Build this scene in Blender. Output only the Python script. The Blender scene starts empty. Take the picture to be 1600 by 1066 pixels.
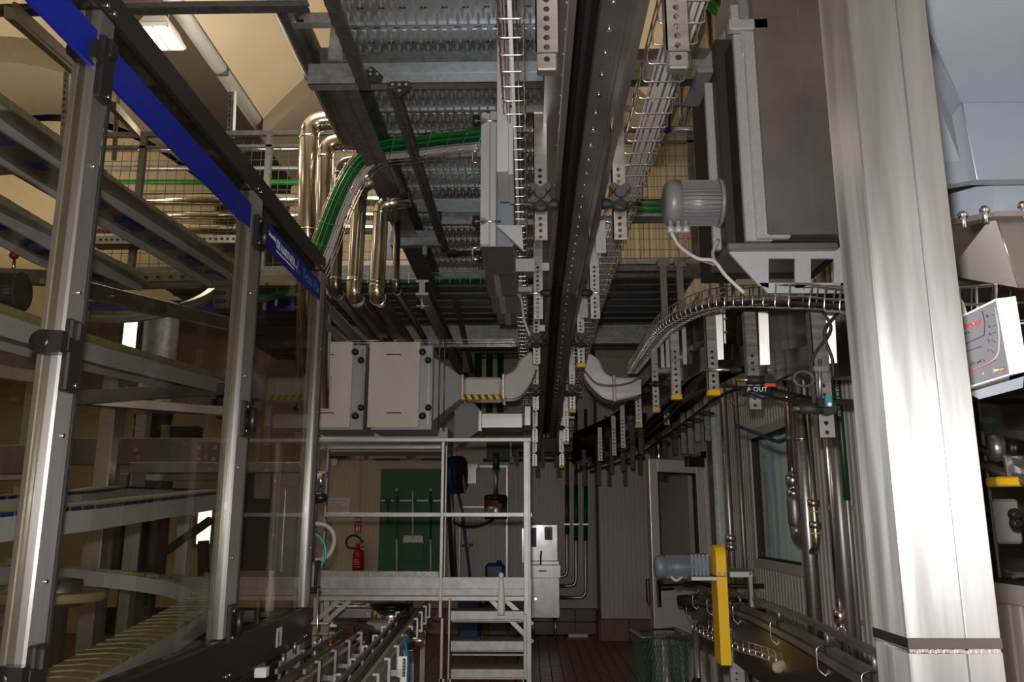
import bpy, bmesh, math, random
from mathutils import Vector as V, Matrix
PI = math.pi
rng = random.Random(7)
SC = bpy.context.scene
COL = SC.collection
# ------------------------------------------------------------------ camera, world, lights, exposure
F = 1291.0                      # focal length in pixels of the 1600x1066 frame
PITCH, YAW = math.radians(12.2), math.radians(1.3)
EYE = V((0, 0, 1.65))
cd = bpy.data.cameras.new('camera'); cam = bpy.data.objects.new('camera', cd); COL.objects.link(cam)
cd.sensor_width = 36.0; cd.lens = F / 1600 * 36.0; cd.clip_start = .05; cd.clip_end = 200
cam.location = EYE; cam.rotation_euler = (PI / 2 + PITCH, 0, YAW)
SC.camera = cam
SC.view_settings.view_transform = 'Standard'; SC.view_settings.look = 'None'
SC.view_settings.gamma = 1.0; SC.view_settings.use_curve_mapping = False
SC.view_settings.exposure = 0.0
w = bpy.data.worlds.new('hall_daylight'); SC.world = w; w.use_nodes = True
w.node_tree.nodes['Background'].inputs['Color'].default_value = (1.0, .93, .82, 1)
w.node_tree.nodes['Background'].inputs['Strength'].default_value = .014

def light(name, kind, loc, power, color, size=.1, rot=(0, 0, 0), sy=None):
    d = bpy.data.lights.new(name, kind); d.energy = power; d.color = color
    if kind == 'AREA':
        d.shape = 'RECTANGLE'; d.size = size; d.size_y = sy or size
    else:
        d.shadow_soft_size = size
    o = bpy.data.objects.new(name, d); COL.objects.link(o); o.location = loc; o.rotation_euler = rot
    return o
# the photographer's flash, just above the lens
FLASH = light('camera_flash', 'POINT', EYE + V((-.025, .01, .11)), 310, (1.0, .985, .975), .025)
# high-bay lamps of the hall (warm), most of them over the mezzanine and out of the picture
HALL = [((-6.2, 3.2, 5.5), 16), ((-6.4, 7.6, 5.3), 22), ((-1.9, 6.2, 5.5), 45), ((-1.0, 8.6, 5.6), 50), ((3.6, 8.2, 5.6), 16)]
for p_, e_ in HALL:
    light('high_bay_light', 'POINT', p_, e_, (1.0, .91, .79), .25)
light('high_bay_light', 'POINT', (-3.1, 6.75, 5.05), 30, (1.0, .88, .70), .15)

# added fill lights facing up to brighten the vaults, without any fixture
for p_, e_ in (((-6.4, 4.0, 4.6), 70), ((-6.4, 8.3, 4.7), 70), ((-2.2, 5.4, 4.7), 45)):
    light('vault_fill', 'AREA', p_, e_, (1.0, .91, .79), .5, (PI, 0, 0))
# pixel (1600x1066 frame) -> point of the place, on a plane of known depth
_R = cam.rotation_euler.to_matrix()
def ray(px, py): return _R @ V((px - 800.0, 533.0 - py, -F))
def P(px, py, Y):
    d = ray(px, py); return EYE + d * (Y / d.y)
def PX(px, py, X):
    d = ray(px, py); return EYE + d * (X / d.x)
def PZ(px, py, Z):
    d = ray(px, py); return EYE + d * ((Z - EYE.z) / d.z)

# ------------------------------------------------------------------ materials
def lin(h):
    h = h.lstrip('#'); c = [int(h[i:i + 2], 16) / 255 for i in (0, 2, 4)]
    return tuple((x / 12.92 if x <= .04045 else ((x + .055) / 1.055) ** 2.4) for x in c)
def mat(name, col, rough=.5, metal=0.0, var=0.0, vscale=(8, 8, 8), bump=0.0, bscale=None, emit=None, spec=.5, detail=4, vor=False, aniso=0, roughvar=0):
    m = bpy.data.materials.new(name); m.use_nodes = True
    nt = m.node_tree; b = nt.nodes['Principled BSDF']
    c = lin(col) if isinstance(col, str) else col
    b.inputs['Base Color'].default_value = (*c, 1); b.inputs['Roughness'].default_value = rough
    b.inputs['Metallic'].default_value = metal; b.inputs['Specular IOR Level'].default_value = spec
    if aniso:                    # brushed up and down: highlights spread sideways
        b.inputs['Anisotropic'].default_value = aniso; tg = nt.nodes.new('ShaderNodeTangent'); tg.direction_type = 'RADIAL'; tg.axis = 'Z'
        nt.links.new(tg.outputs[0], b.inputs['Tangent'])
    if var or bump or roughvar:
        tc = nt.nodes.new('ShaderNodeTexCoord'); mp = nt.nodes.new('ShaderNodeMapping')
        mp.inputs['Scale'].default_value = vscale; nt.links.new(tc.outputs['Object'], mp.inputs['Vector'])
        if vor:
            n = nt.nodes.new('ShaderNodeTexVoronoi'); n.inputs['Scale'].default_value = 1; out = n.outputs['Color']
            bw = nt.nodes.new('ShaderNodeRGBToBW'); nt.links.new(out, bw.inputs[0]); fac = bw.outputs[0]
        else:
            n = nt.nodes.new('ShaderNodeTexNoise'); n.inputs['Scale'].default_value = 1; n.inputs['Detail'].default_value = detail
            fac = n.outputs['Fac']
        nt.links.new(mp.outputs[0], n.inputs['Vector'])
        if var:
            r = nt.nodes.new('ShaderNodeMapRange')
            r.inputs['From Min'].default_value = .25; r.inputs['From Max'].default_value = .75
            r.inputs['To Min'].default_value = 1 - var; r.inputs['To Max'].default_value = 1 + var
            nt.links.new(fac, r.inputs['Value'])
            mx = nt.nodes.new('ShaderNodeVectorMath'); mx.operation = 'SCALE'
            mx.inputs[0].default_value = c; nt.links.new(r.outputs[0], mx.inputs['Scale'])
            nt.links.new(mx.outputs[0], b.inputs['Base Color'])
        if roughvar:
            r = nt.nodes.new('ShaderNodeMapRange')
            r.inputs['From Min'].default_value = .25; r.inputs['From Max'].default_value = .75
            r.inputs['To Min'].default_value = max(.03, rough - roughvar); r.inputs['To Max'].default_value = rough + roughvar
            nt.links.new(fac, r.inputs['Value']); nt.links.new(r.outputs[0], b.inputs['Roughness'])
        if bump:
            n2 = n
            if bscale:
                n2 = nt.nodes.new('ShaderNodeTexNoise'); n2.inputs['Scale'].default_value = bscale; n2.inputs['Detail'].default_value = 3
                nt.links.new(tc.outputs['Object'], n2.inputs['Vector']); fac = n2.outputs['Fac']
            bp = nt.nodes.new('ShaderNodeBump'); bp.inputs['Strength'].default_value = bump; bp.inputs['Distance'].default_value = .002
            nt.links.new(fac, bp.inputs['Height']); nt.links.new(bp.outputs[0], b.inputs['Normal'])
    if emit:
        b.inputs['Emission Color'].default_value = (*(lin(emit[0]) if isinstance(emit[0], str) else emit[0]), 1)
        b.inputs['Emission Strength'].default_value = emit[1]
    return m
def glass(name, tint, refl=1.0, rough=.02):
    m = bpy.data.materials.new(name); m.use_nodes = True; nt = m.node_tree; nt.nodes.clear()
    o = nt.nodes.new('ShaderNodeOutputMaterial'); mx = nt.nodes.new('ShaderNodeMixShader')
    t = nt.nodes.new('ShaderNodeBsdfTransparent'); t.inputs[0].default_value = (*tint, 1)
    g = nt.nodes.new('ShaderNodeBsdfGlossy'); g.inputs['Roughness'].default_value = rough
    g.inputs[0].default_value = (refl, refl, refl, 1)
    ge = nt.nodes.new('ShaderNodeNewGeometry'); dt = nt.nodes.new('ShaderNodeVectorMath'); dt.operation = 'DOT_PRODUCT'
    nt.links.new(ge.outputs['Incoming'], dt.inputs[0]); nt.links.new(ge.outputs['Normal'], dt.inputs[1])
    def mth(op, a, b=None):
        n = nt.nodes.new('ShaderNodeMath'); n.operation = op
        for k, q in enumerate((a, b)):
            if q is None: continue
            if isinstance(q, float): n.inputs[k].default_value = q
            else: nt.links.new(q, n.inputs[k])
        return n.outputs[0]
    f_ = mth('POWER', mth('SUBTRACT', 1.0, mth('ABSOLUTE', dt.outputs['Value'])), 5.0)   # Schlick reflectance of one face
    fr = nt.nodes.new('ShaderNodeMath'); fr.operation = 'MULTIPLY_ADD'; nt.links.new(f_, fr.inputs[0]); fr.inputs[1].default_value = .55; fr.inputs[2].default_value = .03
    nt.links.new(fr.outputs[0], mx.inputs[0]); nt.links.new(t.outputs[0], mx.inputs[1]); nt.links.new(g.outputs[0], mx.inputs[2])
    nt.links.new(mx.outputs[0], o.inputs[0])
    return m
M = {}
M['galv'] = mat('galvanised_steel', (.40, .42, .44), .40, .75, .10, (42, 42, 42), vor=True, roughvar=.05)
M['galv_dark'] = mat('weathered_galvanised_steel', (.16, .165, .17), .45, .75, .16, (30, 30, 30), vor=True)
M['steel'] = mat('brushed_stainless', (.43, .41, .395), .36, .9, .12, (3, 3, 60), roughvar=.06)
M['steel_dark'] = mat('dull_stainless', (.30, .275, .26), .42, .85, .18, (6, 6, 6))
M['steel_post'] = mat('satin_stainless_post', (.47, .455, .44), .36, .92, .12, (60, 60, 4), aniso=.75)
M['polish'] = mat('polished_steel_cladding', (.70, .65, .57), .16, 1.0, .08, (5, 5, 2))
M['column'] = mat('worn_stainless_column', (.37, .366, .36), .40, .92, .26, (26, 26, 2.0), roughvar=.07, detail=6, aniso=.72)
M['chrome'] = mat('chrome', (.75, .73, .71), .24, 1.0)
M['galv_bright'] = mat('glint_tread_steel', (.86, .87, .88), .34, .85)  # plank metal again, its colour brightened for the flash glints
M['steel_mirror'] = mat('dark_reflection_stainless', (.13, .115, .10), .15, 1.0, .1, (4, 4, 4))  # base colour darkened in place of the dark hall's reflection
M['rail_dark'] = mat('shaded_stainless_rail', (.10, .092, .082), .33, .9)  # stainless rails, colour darkened for their unlit faces
M['mesh'] = mat('mesh_wire', (.12, .12, .115), .5, .6)
M['black'] = mat('black_plastic', (.012, .012, .013), .35)
M['rubber'] = mat('black_rubber', (.015, .015, .016), .6)
M['dark'] = mat('dark_oxide_steel', (.045, .042, .04), .5, .5)
M['blue'] = mat('blue_band', '#0c1d84', .4)
M['bluechain'] = mat('blue_plastic_chain', '#172c62', .4)
M['cream'] = mat('cream_plastic_chain', '#8f8a6c', .45, 0, .1, (30, 30, 30))
M['greyprof'] = mat('grey_plastic_profile', '#b2b6be', .45)
M['greycable'] = mat('grey_cable_sheath', '#b9b5b2', .5)
M['pinkcable'] = mat('violet_cable_sheath', '#7d5a70', .5)
M['greencable'] = mat('green_cable_sheath', '#128a2c', .42)
M['darkgreen'] = mat('dark_green_cable_sheath', '#0a4a2c', .42)
M['silver'] = mat('hammered_silver_paint', (.44, .45, .46), .38, .45, .1, (90, 90, 90), .25, 400)
M['greypaint'] = mat('pale_grey_paint', '#7b818a', .38, .1, .03, (3, 3, 3))
M['boxgrey'] = mat('light_grey_paint', '#a7aaad', .42, .15, .05, (60, 60, 60), .1, 300)
M['motor'] = mat('grey_motor_paint', '#77787a', .42, .1)
M['motorblue'] = mat('blue_grey_motor_paint', '#6e7781', .45, .1)
M['white'] = mat('white_panel_paint', '#cfc8c0', .35, 0, .05, (2, 2, 2))
M['whiteplastic'] = mat('white_plastic', '#e6e4de', .4)
M['wallpanel'] = mat('grey_white_wall_panel', '#bdb8b0', .45, 0, .06, (1.5, 1.5, 1.5))
M['wallwarm'] = mat('beige_wall_panel', '#b9aa8c', .5, 0, .06, (1.5, 1.5, 1.5))
M['vault'] = mat('cream_vault', '#cdbb9c', .8, 0, .05, (.6, .6, .6))
M['taupe'] = mat('taupe_ceiling', '#8e8271', .8, 0, .05, (.6, .6, .6))
M['basin'] = mat('scuffed_stainless', (.36, .35, .34), .30, .95, .3, (5, 5, 3), roughvar=.1)
M['wallbeige'] = mat('beige_panel', '#c2b69e', .45, 0, .06, (1.5, 1.5, 1.5))
M['brown'] = mat('brown_tile', '#7a5e48', .42, 0, .16, (9, 9, 9))
M['grout'] = mat('dark_grout', '#241c17', .8)
M['greenboard'] = mat('green_board', '#1f6a35', .5)
M['red'] = mat('red_paint', '#b5161b', .35)
M['yellow'] = mat('yellow_guard_paint', '#f0c000', .38)
M['yellowcap'] = mat('yellow_plastic', '#e8b800', .45)
M['net'] = mat('green_net', '#0f4a35', .6)
M['bluecloth'] = mat('blue_plastic', '#1c3f7a', .4)
M['bluehose'] = mat('blue_hose', '#1766a5', .4)
M['navyhose'] = mat('navy_hose', '#14263c', .45)
M['tealdark'] = mat('dull_teal', '#3a7f86', .45)
M['glare_steel'] = mat('bright_rolled_stainless', (.42, .40, .37), .42, .92, .25, (40, 40, 3), roughvar=.1)
M['tubegrey'] = mat('grey_tube', '#8a878a', .3)
M['teal'] = mat('teal_hose', '#3fb6ad', .4)
M['orange'] = mat('orange_plastic', '#e2571c', .45)
M['brass'] = mat('brass', (.75, .6, .35), .3, .9)
M['paper'] = mat('white_paper', '#e0ddd6', .6)
M['ink'] = mat('black_ink', (.01, .01, .01), .6)
M['inkwhite'] = mat('white_ink', '#e8e8ec', .6)
M['inkblue'] = mat('pale_blue_ink', '#5c78cc', .6)
M['darkface'] = mat('dark_grey_dial', '#5c5c60', .4)
M['aluplate'] = mat('chequer_aluminium', (.35, .34, .33), .48, .6, .2, (18, 18, 18))
M['alu'] = mat('aluminium_tube', (.37, .36, .35), .45, .6, .12, (10, 10, 10))
M['glass'] = glass('guard_glass', (.80, .79, .74), .8)
M['winglass'] = glass('window_glass', (.92, .95, .95))
M['marker'] = mat('dark_green_marker', '#0a3a22', .4)
M['knobgrey'] = mat('grey_nylon_knob', '#4a4847', .5)
M['cladrun'] = mat('dark_cladding', (.22, .20, .18), .3, 1.0)  # darker cladding tone, used on the pipe runs past the elbow
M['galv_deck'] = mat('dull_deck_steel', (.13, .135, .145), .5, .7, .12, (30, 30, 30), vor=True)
M['pvc'] = mat('clear_strip_curtain', '#e6f0f0', .16)
M['lampglow'] = mat('lamp_tube_glow', '#ffffff', .5, emit=((1, .93, .8), 14))
M['daylight'] = mat('daylit_pane', '#ffffff', .5, emit=((1, .97, .93), 3.0))

# ------------------------------------------------------------------ mesh builder
class MB:
    def __init__(s): s.v = []; s.f = []; s.sm = []
    def add(s, vs, fs, smooth=False):
        o = len(s.v); s.v.extend(V(p) for p in vs)
        for f in fs: s.f.append(tuple(i + o for i in f)); s.sm.append(smooth)
        return s
    def box(s, x0, x1, y0, y1, z0, z1, bev=0):
        if x0 > x1: x0, x1 = x1, x0
        if y0 > y1: y0, y1 = y1, y0
        if z0 > z1: z0, z1 = z1, z0
        c = V(((x0 + x1) / 2, (y0 + y1) / 2, (z0 + z1) / 2))
        return s.obox(c, V((1, 0, 0)) * (x1 - x0) / 2, V((0, 1, 0)) * (y1 - y0) / 2, V((0, 0, 1)) * (z1 - z0) / 2, bev)
    def obox(s, c, a, b, d, bev=0):
        c, a, b, d = V(c), V(a), V(b), V(d)
        if a.cross(b).dot(d) < 0: a = -a
        if bev <= 0:
            vs = [c + a * i + b * j + d * k for i in (-1, 1) for j in (-1, 1) for k in (-1, 1)]
            return s.add(vs, [(0, 1, 3, 2), (4, 6, 7, 5), (0, 4, 5, 1), (2, 3, 7, 6), (0, 2, 6, 4), (1, 5, 7, 3)])
        la, lb, ld = a.length, b.length, d.length
        bev = min(bev, .45 * min(la, lb, ld))
        bm = bmesh.new(); bmesh.ops.create_cube(bm, size=2)
        for v in bm.verts: v.co = V((v.co.x * la, v.co.y * lb, v.co.z * ld))
        bmesh.ops.bevel(bm, geom=list(bm.edges), offset=bev, segments=1, affect='EDGES', profile=.5)
        ua, ub, ud = a / la, b / lb, d / ld
        bm.verts.index_update()
        s.add([c + ua * v.co.x + ub * v.co.y + ud * v.co.z for v in bm.verts], [[v.index for v in f.verts] for f in bm.faces])
        bm.free(); return s
    def bar(s, p, q, w, h, up=(0, 0, 1), bev=0):
        p, q, up = V(p), V(q), V(up); t = (q - p); L = t.length; t = t / L
        a = t.cross(up)
        if a.length < 1e-4: a = t.cross(V((0, 1, 0)))
        a.normalize(); b = a.cross(t)
        return s.obox((p + q) / 2, a * w / 2, t * L / 2, b * h / 2, bev)
    def tube(s, pts, r, n=8, closed=False, cap=True, smooth=True):
        pts = [V(p) for p in pts]; m = len(pts); rs = r if isinstance(r, (list, tuple)) else [r] * m
        ring = []; prev = None
        for i, p in enumerate(pts):
            if closed: t = (pts[(i + 1) % m] - pts[i - 1])
            elif i == 0: t = pts[1] - p
            elif i == m - 1: t = p - pts[i - 1]
            else: t = (pts[i + 1] - p).normalized() + (p - pts[i - 1]).normalized()
            if t.length < 1e-9: t = V((0, 0, 1))
            t.normalize()
            if prev is None:
                a = t.cross(V((0, 0, 1)))
                if a.length < .05: a = t.cross(V((1, 0, 0)))
            else:
                a = prev - t * prev.dot(t)
            a.normalize(); prev = a; b = t.cross(a)
            k = 1.0
            if 0 < i < m - 1 or closed:
                u = (pts[(i + 1) % m] - p).normalized(); k = 1 / max(.5, abs(u.dot(t)))
            ring.append([p + (a * math.cos(2 * PI * j / n) + b * math.sin(2 * PI * j / n)) * rs[i] * k for j in range(n)])
        fs = []; M_ = m if closed else m - 1
        for i in range(M_):
            i2 = (i + 1) % m
            for j in range(n):
                j2 = (j + 1) % n; fs.append((i * n + j, i * n + j2, i2 * n + j2, i2 * n + j))
        s.add([p for rg in ring for p in rg], fs, smooth)
        if cap and not closed:
            o = len(s.v) - m * n
            s.f.append(tuple(o + j for j in reversed(range(n)))); s.sm.append(False)
            s.f.append(tuple(o + (m - 1) * n + j for j in range(n))); s.sm.append(False)
        return s
    def cyl(s, p, q, r, n=16, r2=None):
        return s.tube([p, q], [r, r if r2 is None else r2], n)
    def lathe(s, c, prof, axis=(0, 0, 1), n=20):
        c = V(c); ax = V(axis).normalized()
        return s.tube([c + ax * h for _, h in prof], [max(r, 1e-4) for r, _ in prof], n) if False else s._lathe(c, prof, ax, n)
    def _lathe(s, c, prof, ax, n):
        a = ax.cross(V((0, 0, 1)))
        if a.length < .05: a = ax.cross(V((1, 0, 0)))
        a.normalize(); b = ax.cross(a); m = len(prof)
        vs = [c + ax * h + (a * math.cos(2 * PI * j / n) + b * math.sin(2 * PI * j / n)) * r for r, h in prof for j in range(n)]
        fs = [(i * n + j, i * n + (j + 1) % n, (i + 1) * n + (j + 1) % n, (i + 1) * n + j) for i in range(m - 1) for j in range(n)]
        s.add(vs, fs, True); o = len(s.v) - m * n
        s.f.append(tuple(o + j for j in reversed(range(n)))); s.sm.append(False)
        s.f.append(tuple(o + (m - 1) * n + j for j in range(n))); s.sm.append(False)
        return s
    def prism(s, poly, ext):
        poly = [V(p) for p in poly]; e = V(ext); n = len(poly)
        nrm = V((0, 0, 0))
        for i in range(n): nrm += poly[i].cross(poly[(i + 1) % n])
        if nrm.dot(e) > 0: poly = poly[::-1]
        vs = poly + [p + e for p in poly]
        fs = [tuple(range(n)), tuple(n + i for i in reversed(range(n)))]
        fs += [(i, n + i, n + (i + 1) % n, (i + 1) % n) for i in range(n)]
        return s.add(vs, fs)
    def hull(s, A, B):                       # two matching quads joined (frustum)
        A = [V(p) for p in A]; B = [V(p) for p in B]; n = len(A)
        ca = sum(A, V()) / n; nrm = V()
        for i in range(n): nrm += (A[i] - ca).cross(A[(i + 1) % n] - ca)
        if nrm.dot(sum(B, V()) / n - ca) > 0: A = A[::-1]; B = B[::-1]
        return s.add(A + B, [tuple(range(n)), tuple(n + i for i in reversed(range(n)))] + [(i, n + i, n + (i + 1) % n, (i + 1) % n) for i in range(n)])
    def perf(s, o, a, b, n_, w, pitch, r, t, m0=None, m1=None):
        """perforated bar: origin o at the middle of one end, b along it, a across, n_ towards the viewer; one column of real round holes"""
        o, a, b, n_ = V(o), V(a).normalized(), V(b).normalized(), V(n_).normalized()
        L0 = m0 or 0.0; cnt = m1; K = 8
        if L0 > 0: s.obox(o + b * L0 / 2 - n_ * t / 2, a * w / 2, b * L0 / 2, n_ * t / 2)
        for k in range(cnt):
            c = o + b * (L0 + pitch * (k + .5))
            ang = [2 * PI * (j + .5) / K for j in range(K)]
            inn = [(math.cos(x) * r, math.sin(x) * r) for x in ang]
            hw, hp = w / 2, pitch / 2
            out = []
            for x in ang:
                cx, sx = math.cos(x), math.sin(x)
                if abs(cx) > abs(sx): out.append((math.copysign(hw, cx), math.copysign(hp, sx)))
                else: out.append((math.copysign(hw * .45, cx), math.copysign(hp, sx)))
            vs = []
            for z in (0, -t):
                vs += [c + a * x + b * y + n_ * z for x, y in inn] + [c + a * x + b * y + n_ * z for x, y in out]
            fs = []
            flip = a.cross(b).dot(n_) < 0
            for j in range(K):
                j2 = (j + 1) % K
                q = [(j, K + j, K + j2, j2), (2 * K + j, 2 * K + j2, 3 * K + j2, 3 * K + j), (j, j2, 2 * K + j2, 2 * K + j)]
                ox1, ox2 = out[j], out[j2]
                if abs(ox1[0] - ox2[0]) < 1e-9 and abs(abs(ox1[0]) - hw) < 1e-9: q.append((K + j, 3 * K + j, 3 * K + j2, K + j2))
                for f in q: fs.append(f[::-1] if flip else f)
            s.add(vs, fs)
        return s
    def mesh(s, name, off):
        me = bpy.data.meshes.new(name)
        me.from_pydata([p - off for p in s.v], [], s.f); me.update()
        me.polygons.foreach_set('use_smooth', s.sm)
        return me

WL = {}
SMALL = {'bolt', 'screw', 'slot', 'dome_nut', 'pin', 'plate_hole', 'gearbox_rib', 'cable_gland', 'fin', 'grip_hole', 'hole'}     # rows of pieces only a few pixels across
def _link(name, data, parent, wl):
    o = bpy.data.objects.new(name, data); COL.objects.link(o)
    if parent is not None: o.parent = parent; WL[o] = WL[parent]
    else: o.location = wl; WL[o] = V(wl)
    return o
def tag(o, label=None, cat=None, group=None, kind=None):
    if label: o['label'] = label
    if cat: o['category'] = cat
    if group: o['group'] = group
    if kind: o['kind'] = kind
    return o
def thing(name, label, cat, loc, group=None):
    return tag(_link(name, None, None, V(loc)), label, cat, group)
def part(name, mb, m, parent, label=None, kind=None):
    me = mb.mesh(name, WL[parent]); me.materials.append(M[m] if isinstance(m, str) else m)
    if name in SMALL and kind is None: kind = 'stuff'
    return tag(_link(name, me, parent, None), label, kind=kind)
def share(o, delta, parent, name=None):      # a copy of a part, moved by delta, mesh data shared
    c = o.copy(); COL.objects.link(c); c.parent = parent; WL[c] = WL[parent]
    c.location = o.location + (WL[o] - WL[parent]) + V(delta); return c
def solo(name, mb, m, label, cat, group=None, kind=None):
    xs = [p.x for p in mb.v]; ys = [p.y for p in mb.v]; zs = [p.z for p in mb.v]
    b = V(((min(xs) + max(xs)) / 2, (min(ys) + max(ys)) / 2, min(zs)))
    me = mb.mesh(name, b); me.materials.append(M[m] if isinstance(m, str) else m)
    return tag(_link(name, me, None, b), label, cat, group, kind)
def struct(name, mb, m, parent=None):
    if parent is not None: return part(name, mb, m, parent)
    me = mb.mesh(name, V()); me.materials.append(M[m] if isinstance(m, str) else m)
    return tag(_link(name, me, None, V()), kind='structure')
def text(body, size, o, xd, yd, m, parent, name='lettering', spacing=1.0, align='LEFT', shear=0, fit=None):
    c = bpy.data.curves.new(name, 'FONT'); c.body = body; c.size = size; c.extrude = .0004; c.resolution_u = 2
    c.space_character = spacing; c.align_x = align; c.shear = shear
    tmp = bpy.data.objects.new(name, c); COL.objects.link(tmp)
    me = bpy.data.meshes.new_from_object(tmp.evaluated_get(bpy.context.evaluated_depsgraph_get()))
    if fit:
        xs = [v.co.x for v in me.vertices]; k_ = fit / max(1e-6, max(xs) - min(xs)); x0_ = min(xs)
        for v in me.vertices: v.co.x = (v.co.x - x0_) * k_
    bpy.data.objects.remove(tmp); bpy.data.curves.remove(c); me.name = name; me.materials.clear(); me.materials.append(M[m])
    ob = bpy.data.objects.new(name, me); COL.objects.link(ob)
    x = V(xd).normalized(); y = V(yd); y = (y - x * y.dot(x)).normalized(); z = x.cross(y)
    mt = Matrix((x, y, z)).transposed().to_4x4(); mt.translation = V(o) - WL[parent]
    ob.parent = parent; ob.matrix_local = mt; WL[ob] = WL[parent]
    return ob
def arc(c, r, a0, a1, n, u, v):
    c, u, v = V(c), V(u), V(v)
    return [c + u * (r * math.cos(a0 + (a1 - a0) * i / n)) + v * (r * math.sin(a0 + (a1 - a0) * i / n)) for i in range(n + 1)]
def fillet(pts, r, n=5):                      # polyline with rounded corners
    pts = [V(p) for p in pts]; out = [pts[0]]
    for i in range(1, len(pts) - 1):
        p, a, b = pts[i], pts[i - 1], pts[i + 1]
        u = (a - p); w_ = (b - p); k = min(r, u.length * .49, w_.length * .49)
        s0, s1 = p + u.normalized() * k, p + w_.normalized() * k
        for j in range(n + 1):
            t = j / n; out.append(s0 * (1 - t) ** 2 + p * 2 * t * (1 - t) + s1 * t * t)
    return out + [pts[-1]]
def spline(pts, n=8):
    pts = [V(p) for p in pts]; e = [pts[0] * 2 - pts[1]] + pts + [pts[-1] * 2 - pts[-2]]; out = []
    for i in range(1, len(e) - 2):
        p0, p1, p2, p3 = e[i - 1:i + 3]
        for j in range(n):
            t = j / n
            out.append(.5 * (2 * p1 + (p2 - p0) * t + (2 * p0 - 5 * p1 + 4 * p2 - p3) * t * t + (3 * p1 - p0 - 3 * p2 + p3) * t ** 3))
    return out + [pts[-1]]
def pbox(mb, x0, y0, x1, y1, Y, depth, bev=0):   # box whose front face spans these picture points at depth Y
    a, b = P(x0, y1, Y), P(x1, y0, Y)
    return mb.box(a.x, b.x, Y, Y + depth, a.z, b.z, bev)
# ------------------------------------------------------------------ the room
RW = 1.75                                    # the right wall
YB, YB2 = 12.75, 12.1                        # the back wall, its nearer section on the right
WH = 3.95
fl = struct('floor', MB().box(-10, RW + 3.5, -4, 17, -.1, -.006), 'grout')
# floor tiles: single tiles where the photo shows them, one sheet of joints beyond
TW, TL, GJ = .118, .236, .009
proto = None
for i in range(10):
    for j in range(22):
        x = -.16 + i * (TW + GJ); y = 7.55 + j * (TL + GJ) + (.12 if i % 2 else 0)
        if y + TL > YB2 and x + TW > .98: continue
        if y + TL > YB - .02: continue
        if proto is None:
            proto = part('tile', MB().box(0, TW, 0, TL, -.006, 0, .0015), 'brown', fl); proto.location = (x, y, 0)
        else:
            c = proto.copy(); COL.objects.link(c); c.parent = fl; WL[c] = V(); c.location = (x, y, rng.uniform(-.001, .0008))
mb = MB()
for (xa, xb, ya, yb) in ((-8.5, -.17, 6.0, 12.74), (1.112, 1.74, 6.0, 12.1), (-8.5, 1.74, -1.0, 6.0), (-.17, 1.112, 6.0, 7.55)):
    st = .25 if ya < 6 or xa < -2 else .245
    nx = max(1, int((xb - xa) / .254)); 
    for i in range(nx):
        x = xa + (xb - xa) * i / nx; y = ya
        while y < yb:
            mb.box(x, x + (xb - xa) / nx - GJ, y, min(y + TL, yb), -.006, rng.uniform(-.001, .0008)); y += TL + GJ
st_ = part('tile_field', mb, 'brown', fl, kind='stuff')

def ribbed(name, parent, o, u, n, w, z0, z1, m, pitch=.065, dep=.005):
    """one ribbed sandwich panel: starts at o, runs w along u, ribs stand up, faces n"""
    o, u, n = V(o), V(u), V(n); k = max(2, round(w / pitch)); p = w / k; xs = [(0.002, -dep)]
    for i in range(k):
        b = i * p; xs += [(b + p * .12, 0), (b + p * .62, 0), (b + p * .72, -dep), (b + p * .98, -dep)]
    xs[-1] = (w - .002, -dep)
    vs = []; fs = []
    for x, d in xs: vs += [o + u * x + n * d + V((0, 0, z0 - o.z)), o + u * x + n * d + V((0, 0, z1 - o.z))]
    for i in range(len(xs) - 1): fs.append((2 * i, 2 * i + 2, 2 * i + 3, 2 * i + 1))
    if u.cross(V((0, 0, 1))).dot(n) < 0: fs = [f[::-1] for f in fs]
    mb = MB(); mb.add(vs, fs)
    return part(name, mb, m, parent)
# back wall, lower: grey beige panels; above the mezzanine: warm beige
wb = struct('wall_back', MB().box(-9.5, 1.0, YB + .02, YB + .2, 0, 7.6), 'wallwarm')
x = -6.0
while x < .93:
    w_ = min(.99, .97 - x); ribbed('panel', wb, (x, YB, .37), (1, 0, 0), (0, -1, 0), w_, .37, 4.0, 'wallbeige' if x < -1.6 else 'wallpanel', .066, .004); x += w_
mb = MB(); x = -6.5
x = -4.2
while x < .9:
    ribbed('panel', wb, (x, YB, 4.0), (1, 0, 0), (0, -1, 0), .98, 4.0, 7.4, 'wallwarm', .1, .004); x += .98
wb2 = struct('wall_back_right', MB().box(.97, RW + .2, YB2 + .02, YB + .2, 0, 7.6), 'wallpanel')
ribbed('panel', wb2, (.98, YB2, .30), (1, 0, 0), (0, -1, 0), .78, .30, 4.0, 'wallpanel', .066, .004)
ribbed('panel', wb2, (.97, YB, .30), (0, -1, 0), (-1, 0, 0), .65, .30, 4.0, 'wallpanel', .066, .004)
ribbed('panel', wb2, (.98, YB2, 4.0), (1, 0, 0), (0, -1, 0), .98, 4.0, 7.4, 'wallwarm', .1, .004)
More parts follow.
